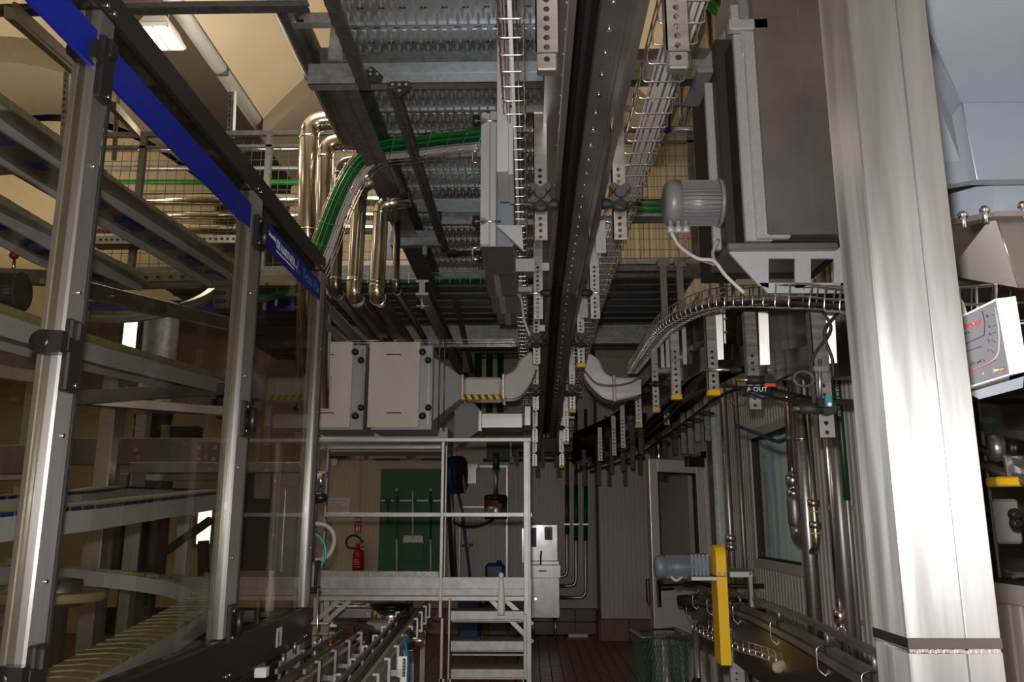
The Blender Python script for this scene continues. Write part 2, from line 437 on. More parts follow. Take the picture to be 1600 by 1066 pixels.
# skirting of brown tiles
bb = struct('baseboard_back', MB().box(-6.5, .97, YB - .012, YB + .02, 0, .37), 'grout')
t0 = None
for r_ in range(2):
    for i in range(14):
        x = .96 - (i + 1) * .318
        if t0 is None: t0 = part('tile', MB().box(0, .308, -.02, 0, 0, .172, .002), 'brown', bb); t0.location = (x, YB - .012, .008)
        else:
            c = t0.copy(); COL.objects.link(c); c.parent = bb; WL[c] = V(); c.location = (x, YB - .012, .008 + r_ * .182)
bb2 = struct('baseboard_right', MB().box(.955, 1.76, YB2 - .012, YB2 + .02, 0, .30), 'grout')
for i in range(2):
    part('tile', MB().box(.96 + i * .4, 1.35 + i * .4, YB2 - .03, YB2 - .012, .004, .292, .003), 'brown', bb2)
part('tile', MB().box(.935, .955, YB2 - .03, YB - .02, .004, .292, .003), 'brown', bb2)
# right wall with its window openings and doorway
W1 = (5.46, 6.66, 1.30, 2.33); W2 = (2.0, 3.42, 1.36, 2.6); DR = (8.45, 9.25, 0, 2.25)
wr = struct('wall_right', MB().box(RW + .03, RW + .1, -2, 2.0, 0, WH), 'wallpanel')
sk = MB()
for ya, yb, za, zb in ((2.0, 3.42, 0, W2[2]), (2.0, 3.42, W2[3], WH), (3.42, 5.46, 0, WH), (5.46, 6.66, 0, W1[2]), (5.46, 6.66, W1[3], WH), (6.66, 8.45, 0, WH), (8.45, 9.25, 2.25, WH), (9.25, 12.2, 0, WH)):
    part('wall_core', MB().box(RW + .03, RW + .1, ya, yb, za, zb), 'wallpanel', wr)
for ya, yb, spans in ((-1, 0, None), (0, 1, None), (1, 2.0, None), (2.0, 3.42, [(0, W2[2]), (W2[3], WH)]), (3.42, 4.44, None), (4.44, 5.46, None), (5.46, 6.66, [(0, W1[2]), (W1[3], WH)]),
                      (6.66, 7.55, None), (7.55, 8.45, None), (8.45, 9.25, [(2.25, WH)]), (9.25, 10.2, None), (10.2, 11.15, None), (11.15, 12.1, None)):
    for za, zb in (spans or [(0, WH)]):
        ribbed('panel', wr, (RW, ya, za), (0, 1, 0), (-1, 0, 0), yb - ya, za, zb, 'wallpanel', .07, .006)
# windows: white frame, pane
def window(name, ya, yb, za, zb, fw=.07):
    fr = MB(); x0, x1 = RW - .02, RW + .05
    fr.box(x0, x1, ya - fw, yb + fw, zb, zb + fw, .004); fr.box(x0, x1, ya - fw, yb + fw, za - fw, za, .004)
    fr.box(x0, x1, ya - fw, ya, za, zb, .004); fr.box(x0, x1, yb, yb + fw, za, zb, .004)
    o = struct(name, fr, 'wallpanel')
    g = MB(); g.box(x0 + .012, x1, ya, ya + .012, za, zb); g.box(x0 + .012, x1, yb - .012, yb, za, zb); g.box(x0 + .012, x1, ya, yb, za, za + .012); g.box(x0 + .012, x1, ya, yb, zb - .012, zb)
    part('gasket', g, 'rubber', o)
    part('pane', MB().box(RW + .02, RW + .026, ya, yb, za, zb), 'winglass', o)
window('window_1', W1[0] + .06, W1[1] - .06, W1[2] + .06, W1[3] - .06)
window('window_2', W2[0] + .06, W2[1] - .06, W2[2] + .06, W2[3] - .06)
# the room behind the right wall
struct('wall_far_right', MB().box(RW + 2.6, RW + 2.7, -1, 12.1, 0, WH), 'wallpanel')
struct('ceiling_side_room', MB().box(RW + .1, RW + 2.7, -1, 12.1, WH - .05, WH), 'wallpanel')
sc_ = thing('strip_curtain', 'clear vertical plastic strip curtain seen through the wall window', 'curtain', (RW + .3, 6.4, .75))
part('rail', MB().box(RW + .24, RW + .36, 5.4, 8.2, 2.75, 2.8), 'steel', sc_)
for y in (5.6, 8.0): part('drop_rod', MB().box(RW + .29, RW + .31, y, y + .02, 2.8, WH - .05), 'steel', sc_)
for i in range(22):
    y = 5.75 + i * .115; a_ = rng.uniform(-2.4, -.3)
    part('strip', MB().obox((RW + .3 + rng.uniform(0, .02), y, 1.75), V((1, -a_, 0)).normalized() * .003, V((a_, 1, 0)).normalized() * .06, (0, 0, 1.0)), 'pvc', sc_)
# left wall and far windows
struct('wall_left', MB().box(-9.6, -9.5, -4, 17, 0, 8), 'wallwarm')
struct('wall_front', MB().box(-9.6, RW + 3, -4.1, -4, 0, 8), 'wallwarm')
def fwindow(name, px0, py0, px1, py1):
    a, b = P(px0, py1, YB - .03), P(px1, py0, YB - .03)
    fr = MB(); fr.box(a.x - .06, b.x + .06, YB - .04, YB + .02, a.z - .06, a.z); fr.box(a.x - .06, b.x + .06, YB - .04, YB + .02, b.z, b.z + .06)
    fr.box(a.x - .06, a.x, YB - .04, YB + .02, a.z, b.z); fr.box(b.x, b.x + .06, YB - .04, YB + .02, a.z, b.z)
    o = struct(name, fr, 'taupe'); part('pane', MB().box(a.x, b.x, YB - .02, YB, a.z, b.z), 'daylight', o)
fwindow('window_3', 190, 500, 216, 545)
fwindow('window_4', 306, 795, 332, 850)
# vaulted ceiling: cream shells between flat taupe gutters
def vault(name, xa, xb, zs, rise, ya, yb, m, n=22, th=.08):
    mb = MB(); pr = []
    for i in range(n + 1):
        t = i / n; x = xa + (xb - xa) * t; pr.append((x, zs + rise * (1 - (2 * t - 1) ** 2)))
    vs = [V((x, y, z)) for y in (ya, yb) for x, z in pr]; k = n + 1
    fs = [(i, i + 1, k + i + 1, k + i) for i in range(n)]
    mb.add(vs, fs, True)
    mb.add([v + V((0, 0, th)) for v in vs], [f[::-1] for f in fs], True)
    return struct(name, mb, m)
def tympanum(name, xa, xb, zs, rise, y, zb, m, n=22):
    pr = [V((xa + (xb - xa) * i / n, y, zs + rise * (1 - (2 * i / n - 1) ** 2))) for i in range(n + 1)]
    return struct(name, MB().prism(pr + [V((xb, y, zb)), V((xa, y, zb))], (0, .1, 0)), m)
def rise(name, xa, xb, z0, r0, z1, r1, y, m, n=22):      # upright face between two arches
    f = lambda z, r, i: V((xa + (xb - xa) * i / n, y, z + r * (1 - (2 * i / n - 1) ** 2)))
    pr = [f(z0, r0, i) for i in range(n + 1)] + [f(z1, r1, i) for i in reversed(range(n + 1))]
    mb = MB(); k = 2 * n + 1
    mb.add(pr, [(i, k - i, k - i - 1, i + 1) for i in range(n)])
    return struct(name, mb, m)
rise('trim_2', -9.0, -4.2, 6.0, 1.15, 6.33, 1.25, 9.05, 'taupe'); rise('trim_3', -9.0, -4.2, 5.9, 1.1, 6.1, 1.15, 10.3, 'taupe')
rise('trim_4', -3.19, 1.6, 6.1, 1.4, 6.43, 1.5, 9.05, 'taupe'); rise('trim_5', -3.19, 1.6, 6.0, 1.35, 6.2, 1.4, 10.3, 'taupe')
CE = struct('ceiling', MB().box(-4.25, -3.2, -4, 12.8, 6.72, 6.85), 'taupe')
struct('ceiling_gutter', MB().box(-9.6, -8.9, -4, 12.8, 6.6, 6.75), 'taupe')
vault('ceiling_vault_left', -9.0, -4.2, 6.25, 1.25, -4, 9.05, 'vault')
vault('ceiling_arch_left', -9.0, -4.2, 6.0, 1.15, 9.05, 10.3, 'taupe')
tympanum('ceiling_lunette_left', -9.0, -4.2, 5.95, 1.15, 10.3, 4.2, 'vault')
vault('ceiling_vault_right', -3.19, 1.6, 6.35, 1.5, -4, 9.05, 'vault')
vault('ceiling_arch_right', -3.19, 1.6, 6.1, 1.4, 9.05, 10.3, 'taupe')
tympanum('ceiling_lunette_right', -3.19, 1.6, 6.05, 1.4, 10.3, 4.2, 'vault')
vault('ceiling_vault_far_right', 1.65, 6.5, 6.35, 1.5, -4, 11.0, 'vault')
struct('ceiling_gutter_right', MB().box(1.5, 1.75, -4, 11, 6.4, 6.55), 'taupe')
wu = struct('wall_upper_right', MB().box(.45, 6.6, 10.02, 10.1, 4.17, 7.9), 'wallwarm')
for i in range(5): ribbed('panel', wu, (.46 + i * .99, 10.0, 4.17), (1, 0, 0), (0, -1, 0), .98, 4.17, 7.6, 'wallwarm', .09, .006)
struct('wall_side', MB().box(6.5, 6.6, -4, 11, 0, 8), 'wallwarm')
mb = MB().cyl((-3.29, -3, 6.36), (-3.29, 10.2, 6.36), .085, 12)
rp = thing('rain_pipe', 'long white round pipe under the ceiling valley beside the vault', 'pipe', (-3.25, 4, 6.27))
part('pipe', mb, 'whiteplastic', rp)
for y in (4.5, 6.2, 7.9, 9.6):
    part('pipe_clip', MB().box(-3.385, -3.20, y, y + .03, 6.265, 6.712), 'galv_dark', rp)
# seams of the vault cloth
mb = MB()
for y in (3.2, 5.0, 6.8, 8.6):
    pr = []
    for i in range(13):
        t = i / 12; pr.append(V((-3.25 + 4.85 * t, y, 6.335 + 1.5 * (1 - (2 * t - 1) ** 2))))
    mb.tube(pr, .008, 4)
struct('trim_1', mb, 'taupe')
# ------------------------------------------------------------------ glazed machine guard on the left
GX = -1.2
gd = thing('machine_guard', 'long glazed machine guard with stainless posts and a blue name band', 'machine guard', (GX, 3.2, 0))
YE = 4.60                                   # its far end
part('top_rail', MB().box(GX - .08, GX, 0.6, YE + .03, 3.055, 3.155, .006), 'rail_dark', gd)
part('bottom_rail', MB().box(GX - .07, GX + .005, 0.6, YE + .03, 1.02, 1.19, .006), 'rail_dark', gd)
part('inner_strip', MB().box(GX - .135, GX - .085, 0.6, YE, 3.03, 3.05, .002), 'steel_post', gd)
posts = [(2.044, 2.128), (3.346, 3.48), (YE - .055, YE + .03)]
for i, (ya, yb) in enumerate(posts):
    pm = MB(); pm.box(GX - .048, GX, ya, yb, 1.19, 3.055, .006)
    po = part('post', pm, 'steel_post', gd)
    part('edge_profile', MB().box(GX - .066, GX - .048, ya + .004, ya + .05, 1.19, 3.055, .003), 'alu', po)
    rb = MB().box(GX - .002, GX + .004, yb, yb + .012, 1.19, 2.98)
    part('seal', rb, 'rubber', po)
    sb = MB()
    for z in (1.5, 1.86, 2.24, 2.6): sb.cyl((GX, ya + .05, z), (GX + .005, ya + .05, z), .006, 8)
    part('screw', sb, 'chrome', po)
for x0, ya, yb in ((GX, .7, 2.03), (GX, 2.14, 3.34), (GX, 3.49, YE - .06)):
    part('glass_pane', MB().box(x0 - .022, x0 - .016, ya, yb, 1.19, 3.055), 'glass', gd)
# legs under the bottom rail
for y in (2.6, 3.46, YE - .02):
    lg = part('leg', MB().box(GX - .085, GX - .01, y - .045, y + .045, 0.03, 1.02, .005), 'steel_post', gd)
    part('foot', MB().lathe((GX - .047, y, 0), [(.05, 0), (.05, .012), (.015, .02), (.015, .04)], n=12), 'black', lg)
# blue band with the makers' names, in the plane of the glass
bd = part('name_band', MB().box(GX - .016, GX - .004, .6, YE - .0, 2.875, 2.985), 'blue', gd)
def bt(body, size, y, z, m, **k): return text(body, size, (GX - .003, y, z), (0, 1, 0), (0, 0, 1), m, bd, **k)
def yb_(px, py): return PX(px, py, GX).y
y0, y1 = yb_(419.5, 381), yb_(431.5, 396); bt('Powered by', .032, y0, 2.935, 'inkwhite', fit=y1 - y0)
lg_ = MB(); x = GX - .0035
y0, y1 = yb_(433, 392), yb_(438.6, 398); w_ = (y1 - y0) / 2
for k in range(2):
    a = y0 + k * w_
    lg_.add([(x, a, 2.958), (x, a, 2.915), (x, a + w_ * .35, 2.915), (x, a + w_ * .85, 2.958)], [(3, 2, 1, 0)])
    lg_.add([(x, a + w_ * .5, 2.915), (x, a + w_ * .92, 2.915), (x, a + w_ * .92, 2.95)], [(0, 1, 2)])
y2 = yb_(461, 424); lg_.box(x - .0004, x, y0, y2, 2.895, 2.904)
part('logo', lg_, 'inkwhite', bd)
bt('HARTNESS', .058, y1 + .012, 2.914, 'inkwhite', fit=y2 - y1 - .012)
bt('TM', .014, y2 + .01, 2.914, 'inkwhite')
e0 = yb_(464, 432)
em = MB(); em.prism([(x, e0, 2.962), (x, e0 + .035, 2.962), (x, e0 + .018, 2.90), (x, e0 - .012, 2.895)], (.0006, 0, 0)); em.prism([(x, e0 + .04, 2.912), (x, e0 + .062, 2.90), (x, e0 + .045, 2.927)], (.0006, 0, 0))
part('logo', em, 'inkblue', bd)
y0, y1 = yb_(473.5, 440), yb_(499, 473); bt('Tetra Pak', .084, y0, 2.904, 'inkblue', fit=min(y1, YE - .02) - y0)
# hinges and handles (black)
def handle(y, z, big=True):
    hb = MB(); hb.box(GX - .005, GX + .018, y - .035, y + .03, z - .10, z + .09, .006)
    h = part('hinge', hb, 'black', gd)
    if big:
        yk = y - .075; xr, zk, r_ = GX - .035, z + .02, .031            # flat round-ended lever
        pr = [V((xr + math.cos(t) * r_, yk, zk + math.sin(t) * r_)) for t in [PI * (.5 + i / 10) for i in range(11)]] + [V((GX + .018, yk, zk - .028)), V((GX + .018, yk, zk + .028))]
        k = MB().prism(pr, (0, .03, 0)); k.box(GX - .005, GX + .02, yk + .028, y + .0, zk - .02, zk + .02, .003)
        k.lathe((xr + .002, yk, zk), [(.020, 0), (.018, .003), (.006, .004)], (0, -1, 0), 14)
        k.box(GX + .0, GX + .03, y - .02, y + .022, z + .03, z + .085, .006)
        part('knob', k, 'black', h)
    s = MB()
    for dz in (-.08, .075): s.cyl((GX + .018, y + .012, z + dz), (GX + .022, y + .012, z + dz), .007, 8)
    part('screw', s, 'chrome', h)
handle(2.085, 2.07); handle(2.085, 2.89); handle(2.085, 1.265)
def hinge(y, z):
    hb = MB(); hb.box(GX, GX + .02, y - .03, y + .05, z - .075, z + .075, .005); hb.cyl((GX + .03, y + .03, z - .05), (GX + .03, y + .03, z + .05), .017, 10)
    h = part('hinge', hb, 'black', gd)
    part('screw', MB().cyl((GX + .02, y - .005, z - .05), (GX + .024, y - .005, z - .05), .008, 8).cyl((GX + .02, y - .005, z + .05), (GX + .024, y - .005, z + .05), .008, 8), 'chrome', h)
hinge(3.41, 2.88); hinge(3.41, 2.06); hinge(3.41, 1.245)
# corner bolts on the rails
bm_ = MB()
for y in (2.09, 3.42, 4.56):
    for dy in (-.02, .02): bm_.cyl((GX, y + dy, 3.08), (GX + .006, y + dy, 3.08), .008, 8).cyl((GX + .005, y + dy, 1.05), (GX + .011, y + dy, 1.05), .008, 8)
part('bolt', bm_, 'chrome', gd)
lb = part('warning_label', MB().box(GX + .005, GX + .007, 4.05, 4.13, 1.065, 1.15), 'paper', gd)
text('§', .075, (GX + .0075, 4.065, 1.08), (0, 1, 0), (0, 0, 1), 'ink', lb)
text('', .01, (GX + .0075, 4.065, 1.08), (0, 1, 0), (0, 0, 1), 'ink', lb) if False else None

# ------------------------------------------------------------------ spiral accumulator behind the glass
def chain_run(name, label, pts, wdt, group, under=False, blue=False, th=.085, root=None, lug=.062, top=.0):
    """a conveyor strip: grey side profiles, pan, single chain links, following pts (centre line of the chain top)"""
    pts = [V(p) for p in pts]
    if root is None: root = thing(name, label, 'conveyor', (pts[0].x, pts[0].y, pts[0].z - th), group)
    prof = MB(); pan = MB(); n = len(pts)
    side = []
    for i, p in enumerate(pts):
        t = (pts[min(i + 1, n - 1)] - pts[max(i - 1, 0)]).normalized(); a = t.cross(V((0, 0, 1))).normalized(); side.append((p, t, a))
    for sgn in (-1, 1):
        vs = []
        for p, t, a in side:
            o = p + a * sgn * wdt / 2
            vs += [o + a * sgn * .012 + V((0, 0, -.012)), o + V((0, 0, -.012)), o + V((0, 0, -th)), o + a * sgn * .012 + V((0, 0, -th))]
        fs = []
        for i in range(n - 1):
            for j in range(4):
                f = (4 * i + j, 4 * i + (j + 1) % 4, 4 * i + 4 + (j + 1) % 4, 4 * i + 4 + j); fs.append(f if sgn < 0 else f[::-1])
        prof.add(vs, fs)
    vs = []
    for p, t, a in side: vs += [p - a * wdt / 2 + V((0, 0, -th * .55)), p + a * wdt / 2 + V((0, 0, -th * .55)), p + a * wdt / 2 + V((0, 0, -th * .62)), p - a * wdt / 2 + V((0, 0, -th * .62))]
    pan.add(vs, [(4 * i + j, 4 * i + (j + 1) % 4, 4 * i + 4 + (j + 1) % 4, 4 * i + 4 + j) for i in range(n - 1) for j in range(4)])
    part('side_profile', prof, 'greyprof', root); part('pan', pan, 'steel_dark', root)
    # links laid along the arc length
    ln = [0]
    for i in range(n - 1): ln.append(ln[-1] + (pts[i + 1] - pts[i]).length)
    s = 0; k = 0; i = 0; links = []
    while s < ln[-1] and k < 300:
        while i < n - 2 and ln[i + 1] < s: i += 1
        u = (s - ln[i]) / max(1e-6, ln[i + 1] - ln[i]); p = pts[i].lerp(pts[i + 1], u); t = (pts[i + 1] - pts[i]).normalized(); a = t.cross(V((0, 0, 1))).normalized()
        links.append((p, t, a)); s += lug; k += 1
    hw = wdt / 2 + .004; l2 = lug * .47
    mbk = MB()
    mbk.prism([(-hw, -l2, 0), (0, -l2 * .1, 0), (hw, -l2, 0), (hw, l2 * .9, 0), (0, l2 * 1.75, 0), (-hw, l2 * .9, 0)], (0, 0, -.014))
    if top:
        for sg in (-1, 1): mbk.box(sg * hw - .004, sg * hw + .004, -l2 * .98, l2 * .98, 0, top * (.8 if sg < 0 else 1))
    me = mbk.mesh('chain_link', V()); me.materials.append(M['cream'])
    for p, t, a in links:
        o = bpy.data.objects.new('chain_link', me); COL.objects.link(o); o.parent = root; WL[o] = WL[root]
        m = Matrix((a, t, V((0, 0, 1)))).transposed()
        if m.determinant() < 0: m = Matrix((-a, t, V((0, 0, 1)))).transposed()
        mm = m.to_4x4(); mm.translation = p - WL[root] + V((0, 0, rng.uniform(0, .001))); o.matrix_local = mm
    if blue:
        b = MB()
        for p, t, a in links:
            for sg in (-1, 1):
                c = p + a * sg * (hw + .011) + V((0, 0, -.006)); b.obox(c, t * l2 * .8, a * .003, V((0, 0, .0065)))
        part('blue_link_side', b, 'bluechain', root, kind='stuff')
    if under:
        for q in range(int(ln[-1] / .3)):
            i = 0; s = .16 + q * .3
            while i < n - 2 and ln[i + 1] < s: i += 1
            p = pts[i].lerp(pts[i + 1], (s - ln[i]) / (ln[i + 1] - ln[i])); t = (pts[i + 1] - pts[i]).normalized(); a = t.cross(V((0, 0, 1))).normalized()
            part('wear_shoe', MB().obox(p + V((0, 0, -th * .62 - .008)), t * .075, a * .032, V((0, 0, .008)), .004), 'bluechain', root)
        part('underside_plate', MB().bar(pts[0] + V((0, 0, -th * .6)), pts[-1] + V((0, 0, -th * .6)), wdt * 1.9, .006), 'steel_dark', root)
    return root
GRP = 'spiral accumulator conveyors'
chain_run('spiral_conveyor', 'highest cream chain conveyor with blue shoes under it, behind the guard glass', [P(-60, 150, 2.25), P(100, 256, 2.83), P(158, 300, 3.07), P(355, 425, 4.35)], .17, GRP, under=True, top=.026)
chain_run('spiral_conveyor', 'second cream chain conveyor from the top, left of the first guard post', [P(-60, 300, 3.0), P(90, 385, 3.6), P(195, 432, 4.27)], .17, GRP, under=True, top=.026)
chain_run('spiral_conveyor', 'long cream chain conveyor at mid height behind the middle glass pane', [P(-40, 486, 2.7), P(130, 540, 3.32), P(360, 602, 4.95)], .17, GRP, top=.024)
chain_run('spiral_conveyor', 'level cream chain conveyor with blue links just below mid height', [P(-60, 803, 2.4), P(105, 790, 2.85), P(340, 765, 4.2)], .16, GRP, blue=True)
chain_run('spiral_conveyor', 'cream chain conveyor with blue links behind the level one', [P(-30, 776, 3.2), P(100, 768, 3.7), P(175, 760, 4.3), P(330, 766, 5.6)], .14, GRP, blue=True)
pts = spline([(-1.36, 1.9, 1.15), (-1.39, 2.6, 1.20), (-1.44, 3.3, 1.25), (-1.5, 3.9, 1.29)], 6)
pts += [V((-1.93 + .43 * math.cos(t), 3.95 + .46 * math.sin(t), 1.29 + .16 * t / PI)) for t in [PI * k / 14 for k in range(1, 15)]]
pts += [V((-2.42, 3.4, 1.47)), V((-2.5, 2.6, 1.50)), V((-2.6, 1.8, 1.52))]
chain_run('spiral_conveyor', 'lowest cream chain conveyor making a wide u-turn behind the glass', pts, .17, GRP, lug=.075)
# drive disc at the lower left
dd = thing('drive_disc', 'round cream topped disc inside the conveyor u-turn', 'disc', (-2.15, 2.75, 1.0))
part('disc', MB().lathe(P(85, 925, 3.0), [(.02, -.03), (.168, -.03), (.17, -.028), (.17, -.002), (.168, 0), (.166, 0), (.02, .001)], n=36), 'cream', dd)
part('hub', MB().lathe(P(85, 925, 3.0) - V((0, 0, .3)), [(.05, 0), (.05, .25), (.09, .25), (.09, .34), (.02, .35)], n=16), 'steel_dark', dd)
# tan curved guide at the top
cg = thing('curved_guide', 'curved tan wear strip with stainless flange high behind the glass', 'guide', PX(250, 480, -1.9))
pts = spline([P(138, 489, 4.3), P(180, 490, 4.4), P(230, 486, 4.5), P(280, 477, 4.6), P(315, 464, 4.8), P(336, 449, 5.0)], 5)
for dz, m in ((0, 'steel'), (-.022, 'cream'), (-.044, 'steel_dark')):
    mb = MB()
    for i in range(len(pts) - 1): mb.bar(pts[i] + V((0, 0, dz)), pts[i + 1] + V((0, 0, dz)), .04, .02)
    part('strip', mb, m, cg)
bk = part('end_bracket', pbox(MB(), 332, 447, 362, 481, 4.95, .03, .006), 'steel_dark', cg)
for y0 in (454, 467): part('wear_shoe', pbox(MB(), 335, y0, 352, y0 + 6, 4.94, .02, .003), 'bluechain', bk)
# frame of the accumulator
fr = thing('accumulator_frame', 'stainless frame of posts and rails carrying the spiral conveyors', 'frame', (-2.2, 4.0, 0))
def fbar(a, b, w_, h_, m='steel_dark', nm='rail'): return part(nm, MB().bar(a, b, w_, h_, bev=.003), m, fr)
def fpost(px, Y, wd, m='steel_post', zt=3.4, dp=.08):
    p = P(px, 812, Y); return part('post', MB().box(p.x - wd / 2, p.x + wd / 2, Y, Y + dp, 0, zt, .004), m, fr)
for px, Y, wd, zt in ((28, 4.6, .10, 2.75), (52, 4.3, .07, 2.6), (150, 4.5, .085, 2.62), (165, 5.2, .05, 2.5), (205, 5.3, .07, 2.4)):
    fpost(px, Y, wd, 'steel_post', zt)
fbar(P(-40, 262, 3.0), P(106, 252, 3.0), .05, .06); fbar(P(150, 436, 4.55), P(390, 430, 4.55), .04, .06, 'steel_post'); fbar(P(150, 449, 4.6), P(390, 444, 4.6), .04, .03)
fbar(P(-40, 430, 3.4), P(100, 436, 3.4), .06, .06); fbar(P(130, 452, 3.6), P(380, 512, 4.9), .05, .07); fbar(P(120, 622, 4.0), P(365, 606, 4.6), .05, .07)
fbar(P(-40, 545, 3.2), P(75, 572, 3.2), .06, .08); fbar(P(-40, 575, 3.0), P(75, 592, 3.0), .05, .05, 'steel_post')
fbar(P(120, 625, 4.1), P(370, 645, 4.5), .06, .05); fbar(P(110, 706, 5.0), P(362, 706, 5.0), .08, .16, 'steel_dark', 'beam')
fbar(P(-40, 720, 3.5), P(60, 718, 3.5), .08, .12); fbar(P(-40, 745, 3.6), P(110, 742, 3.6), .06, .04, 'steel_post')
fbar(P(260, 862, 5.6), P(330, 812, 5.6), .05, .05, 'dark', 'brace'); fbar(P(318, 900, 5.7), P(318, 845, 5.7), .06, .06, 'dark', 'brace')
fbar(P(205, 1040, 3.0), P(350, 985, 4.3), .05, .05, 'dark')
bo = MB()
for px, py, Y in ((213, 703, 4.95), (217, 715, 4.95), (312, 700, 4.95), (338, 699, 4.95), (312, 718, 4.95), (335, 718, 4.95), (350, 716, 4.95), (28, 437, 3.35), (68, 440, 3.35), (198, 432, 4.5), (380, 440, 4.5)):
    p = P(px, py, Y); bo.cyl(p, p + V((0, -.012, 0)), .014, 8)
part('bolt', bo, 'chrome', fr)
# slotted holes in the upper cross rail
ho = MB()
for k in range(9):
    p = P(190 + k * 19, 434 - k * .3, 4.525); ho.box(p.x - .011, p.x + .011, p.y - .002, p.y, p.z - .007, p.z + .007)
part('slot', ho, 'black', fr)
# hollow stainless control housing with rounded opening
hs = thing('control_housing', 'brushed stainless housing with a dark rounded window behind the guard', 'cabinet', P(420, 890, 4.9))
Y0 = 4.9
def hb(x0, y0, x1, y1, d=.12, m='steel', nm='panel', dy=0): return part(nm, pbox(MB(), x0, y0, x1, y1, Y0 + dy, d, .004), m, hs)
hb(200, 722, 478, 739); hb(200, 739, 228, 800); hb(424, 739, 478, 905)
hb(345, 739, 424, 892, .02, 'black', 'window', .1); hb(228, 739, 345, 752, .02, 'steel_dark', 'panel', .1); hb(395, 739, 424, 780, .03, 'steel_dark', 'panel', .02)
sc = MB()
for px, py in ((241, 733), (329, 733), (224, 749), (431, 752), (416, 734), (428, 836)):
    p = P(px, py, Y0); sc.cyl(p, p + V((0, -.008, 0)), .01, 8)
part('screw', sc, 'chrome', hs)
hb(438, 762, 442, 895, .012, 'chrome', 'edge', -.012)
# lower plates between posts
for x0, y0, x1, y1, Y, m in ((125, 830, 150, 890, 4.8, 'steel_post'), (195, 812, 220, 895, 5.0, 'steel_post'), (270, 800, 297, 900, 5.6, 'steel_post'), (222, 752, 268, 900, 5.7, 'dark'), (150, 800, 195, 890, 5.5, 'dark'), (150, 740, 200, 800, 5.6, 'steel_dark'), (0, 875, 30, 980, 3.9, 'steel_post')):
    part('plate', pbox(MB(), x0, y0, x1, y1, Y, .03, .003), m, fr)
# vertical duct and motors behind glass
vd = thing('vertical_duct', 'wide grey vertical duct standing behind the spiral conveyors', 'duct', P(222, 900, 6.2))
p = P(225, 812, 6.2); part('tube', MB().lathe((p.x, p.y, 0), [(.13, 0), (.13, 2.4), (.14, 2.4), (.14, 2.46), (.13, 2.46), (.13, 3.3)], n=20), 'galv_dark', vd)
def gearmotor(name, label, c, ax, L, r, m, grp=None, fins=14):
    c = V(c); ax = V(ax).normalized(); t = thing(name, label, 'motor', c - V((0, 0, r)), grp)
    part('body', MB().lathe(c, [(r * .92, L * .28), (r * .92, L)], ax, 20), m, t)
    f = MB(); a = ax.cross(V((0, 0, 1))); a = a.normalized() if a.length > .05 else V((1, 0, 0)); b = ax.cross(a)
    for k in range(fins * 2):
        th = 2 * PI * k / (fins * 2); d = a * math.cos(th) + b * math.sin(th)
        f.obox(c + ax * L * .62 + d * r * .95, ax * L * .33, d * r * .09, ax.cross(d) * r * .03)
    part('fin', f, m, t, kind='stuff')
    part('fan_cover', MB().lathe(c, [(r * .5, 0), (r * .82, L * .015), (r * 1.0, L * .06), (r * 1.06, L * .12), (r * 1.06, L * .29), (r * .95, L * .3)], ax, 24), m, t)
    part('end_flange', MB().lathe(c, [(r * 1.05, L * .96), (r * 1.12, L * .97), (r * 1.12, L * 1.03), (r * .6, L * 1.04)], ax, 20), m, t)
    return t
gm = gearmotor('drive_motor', 'dark drive motor with a finned fan cover beside the first guard post', P(-28, 455, 3.3), (1, .1, 0), .16, .075, 'dark')
gearmotor('drive_motor', 'dark round drive motor behind the middle pane near the second post', P(395, 620, 5.2), (-1, .15, 0), .2, .13, 'dark')
cb = thing('terminal_box', 'small dark terminal box on the rail behind the glass', 'box', P(277, 689, 5.1))
part('body', pbox(MB(), 250, 664, 307, 689, 5.1, .12, .01), 'dark', cb); part('lid', pbox(MB(), 250, 664, 266, 689, 5.095, .006, .002), 'steel_dark', cb)
vl = thing('red_valve', 'small valve with red cap on a thin stem at the far left', 'valve', P(22, 425, 3.6))
p0, p1 = P(21, 425, 3.6), P(22, 400, 3.6)
part('stem', MB().cyl(p0, p1, .008, 8), 'chrome', vl); part('cap', MB().lathe(p1, [(.018, -.01), (.022, 0), (.018, .02), (.004, .022)], n=10), 'red', vl)
# ------------------------------------------------------------------ big post in front on the right
cl = thing('steel_column', 'thick worn stainless column standing close in front on the right', 'column', (.575, 1.26, 0))
X1, X2, Yc = .513, .639, 1.2
part('shaft', MB().box(X1, X1 + .079, Yc, Yc + .118, 1.476, 4.2, .0025), 'column', cl)
part('shaft', MB().box(X1 + .0796, X2, Yc + .0004, Yc + .118, 1.476, 4.2, .0015), 'column', cl)
lo = part('lower_shaft', MB().box(X1 + .001, X1 + .079, Yc + .0012, Yc + .118, 0.02, 1.474, .0025), 'column', cl)
part('lower_shaft', MB().box(X1 + .0805, X2 + .001, Yc + .0008, Yc + .118, 0.02, 1.474, .0015), 'column', cl)
wd = MB()
for i in range(34):
    x = X1 + .002 + i * (X2 - X1 - .004) / 34; wd.obox((x, Yc - .0005, 1.475 + rng.uniform(-.001, .001)), (.0024, 0, 0), (0, .0015, 0), (0, .0006, .0022))
part('heat_tint_band', MB().box(X1 - .0006, X2 + .0006, Yc - .0006, Yc + .119, 1.478, 1.492, .0005), 'cladrun', cl)
part('weld_bead', wd, 'chrome', cl)
part('foot_plate', MB().box(X1 - .06, X2 + .06, Yc - .06, Yc + .18, 0, .02), 'steel_dark', cl)

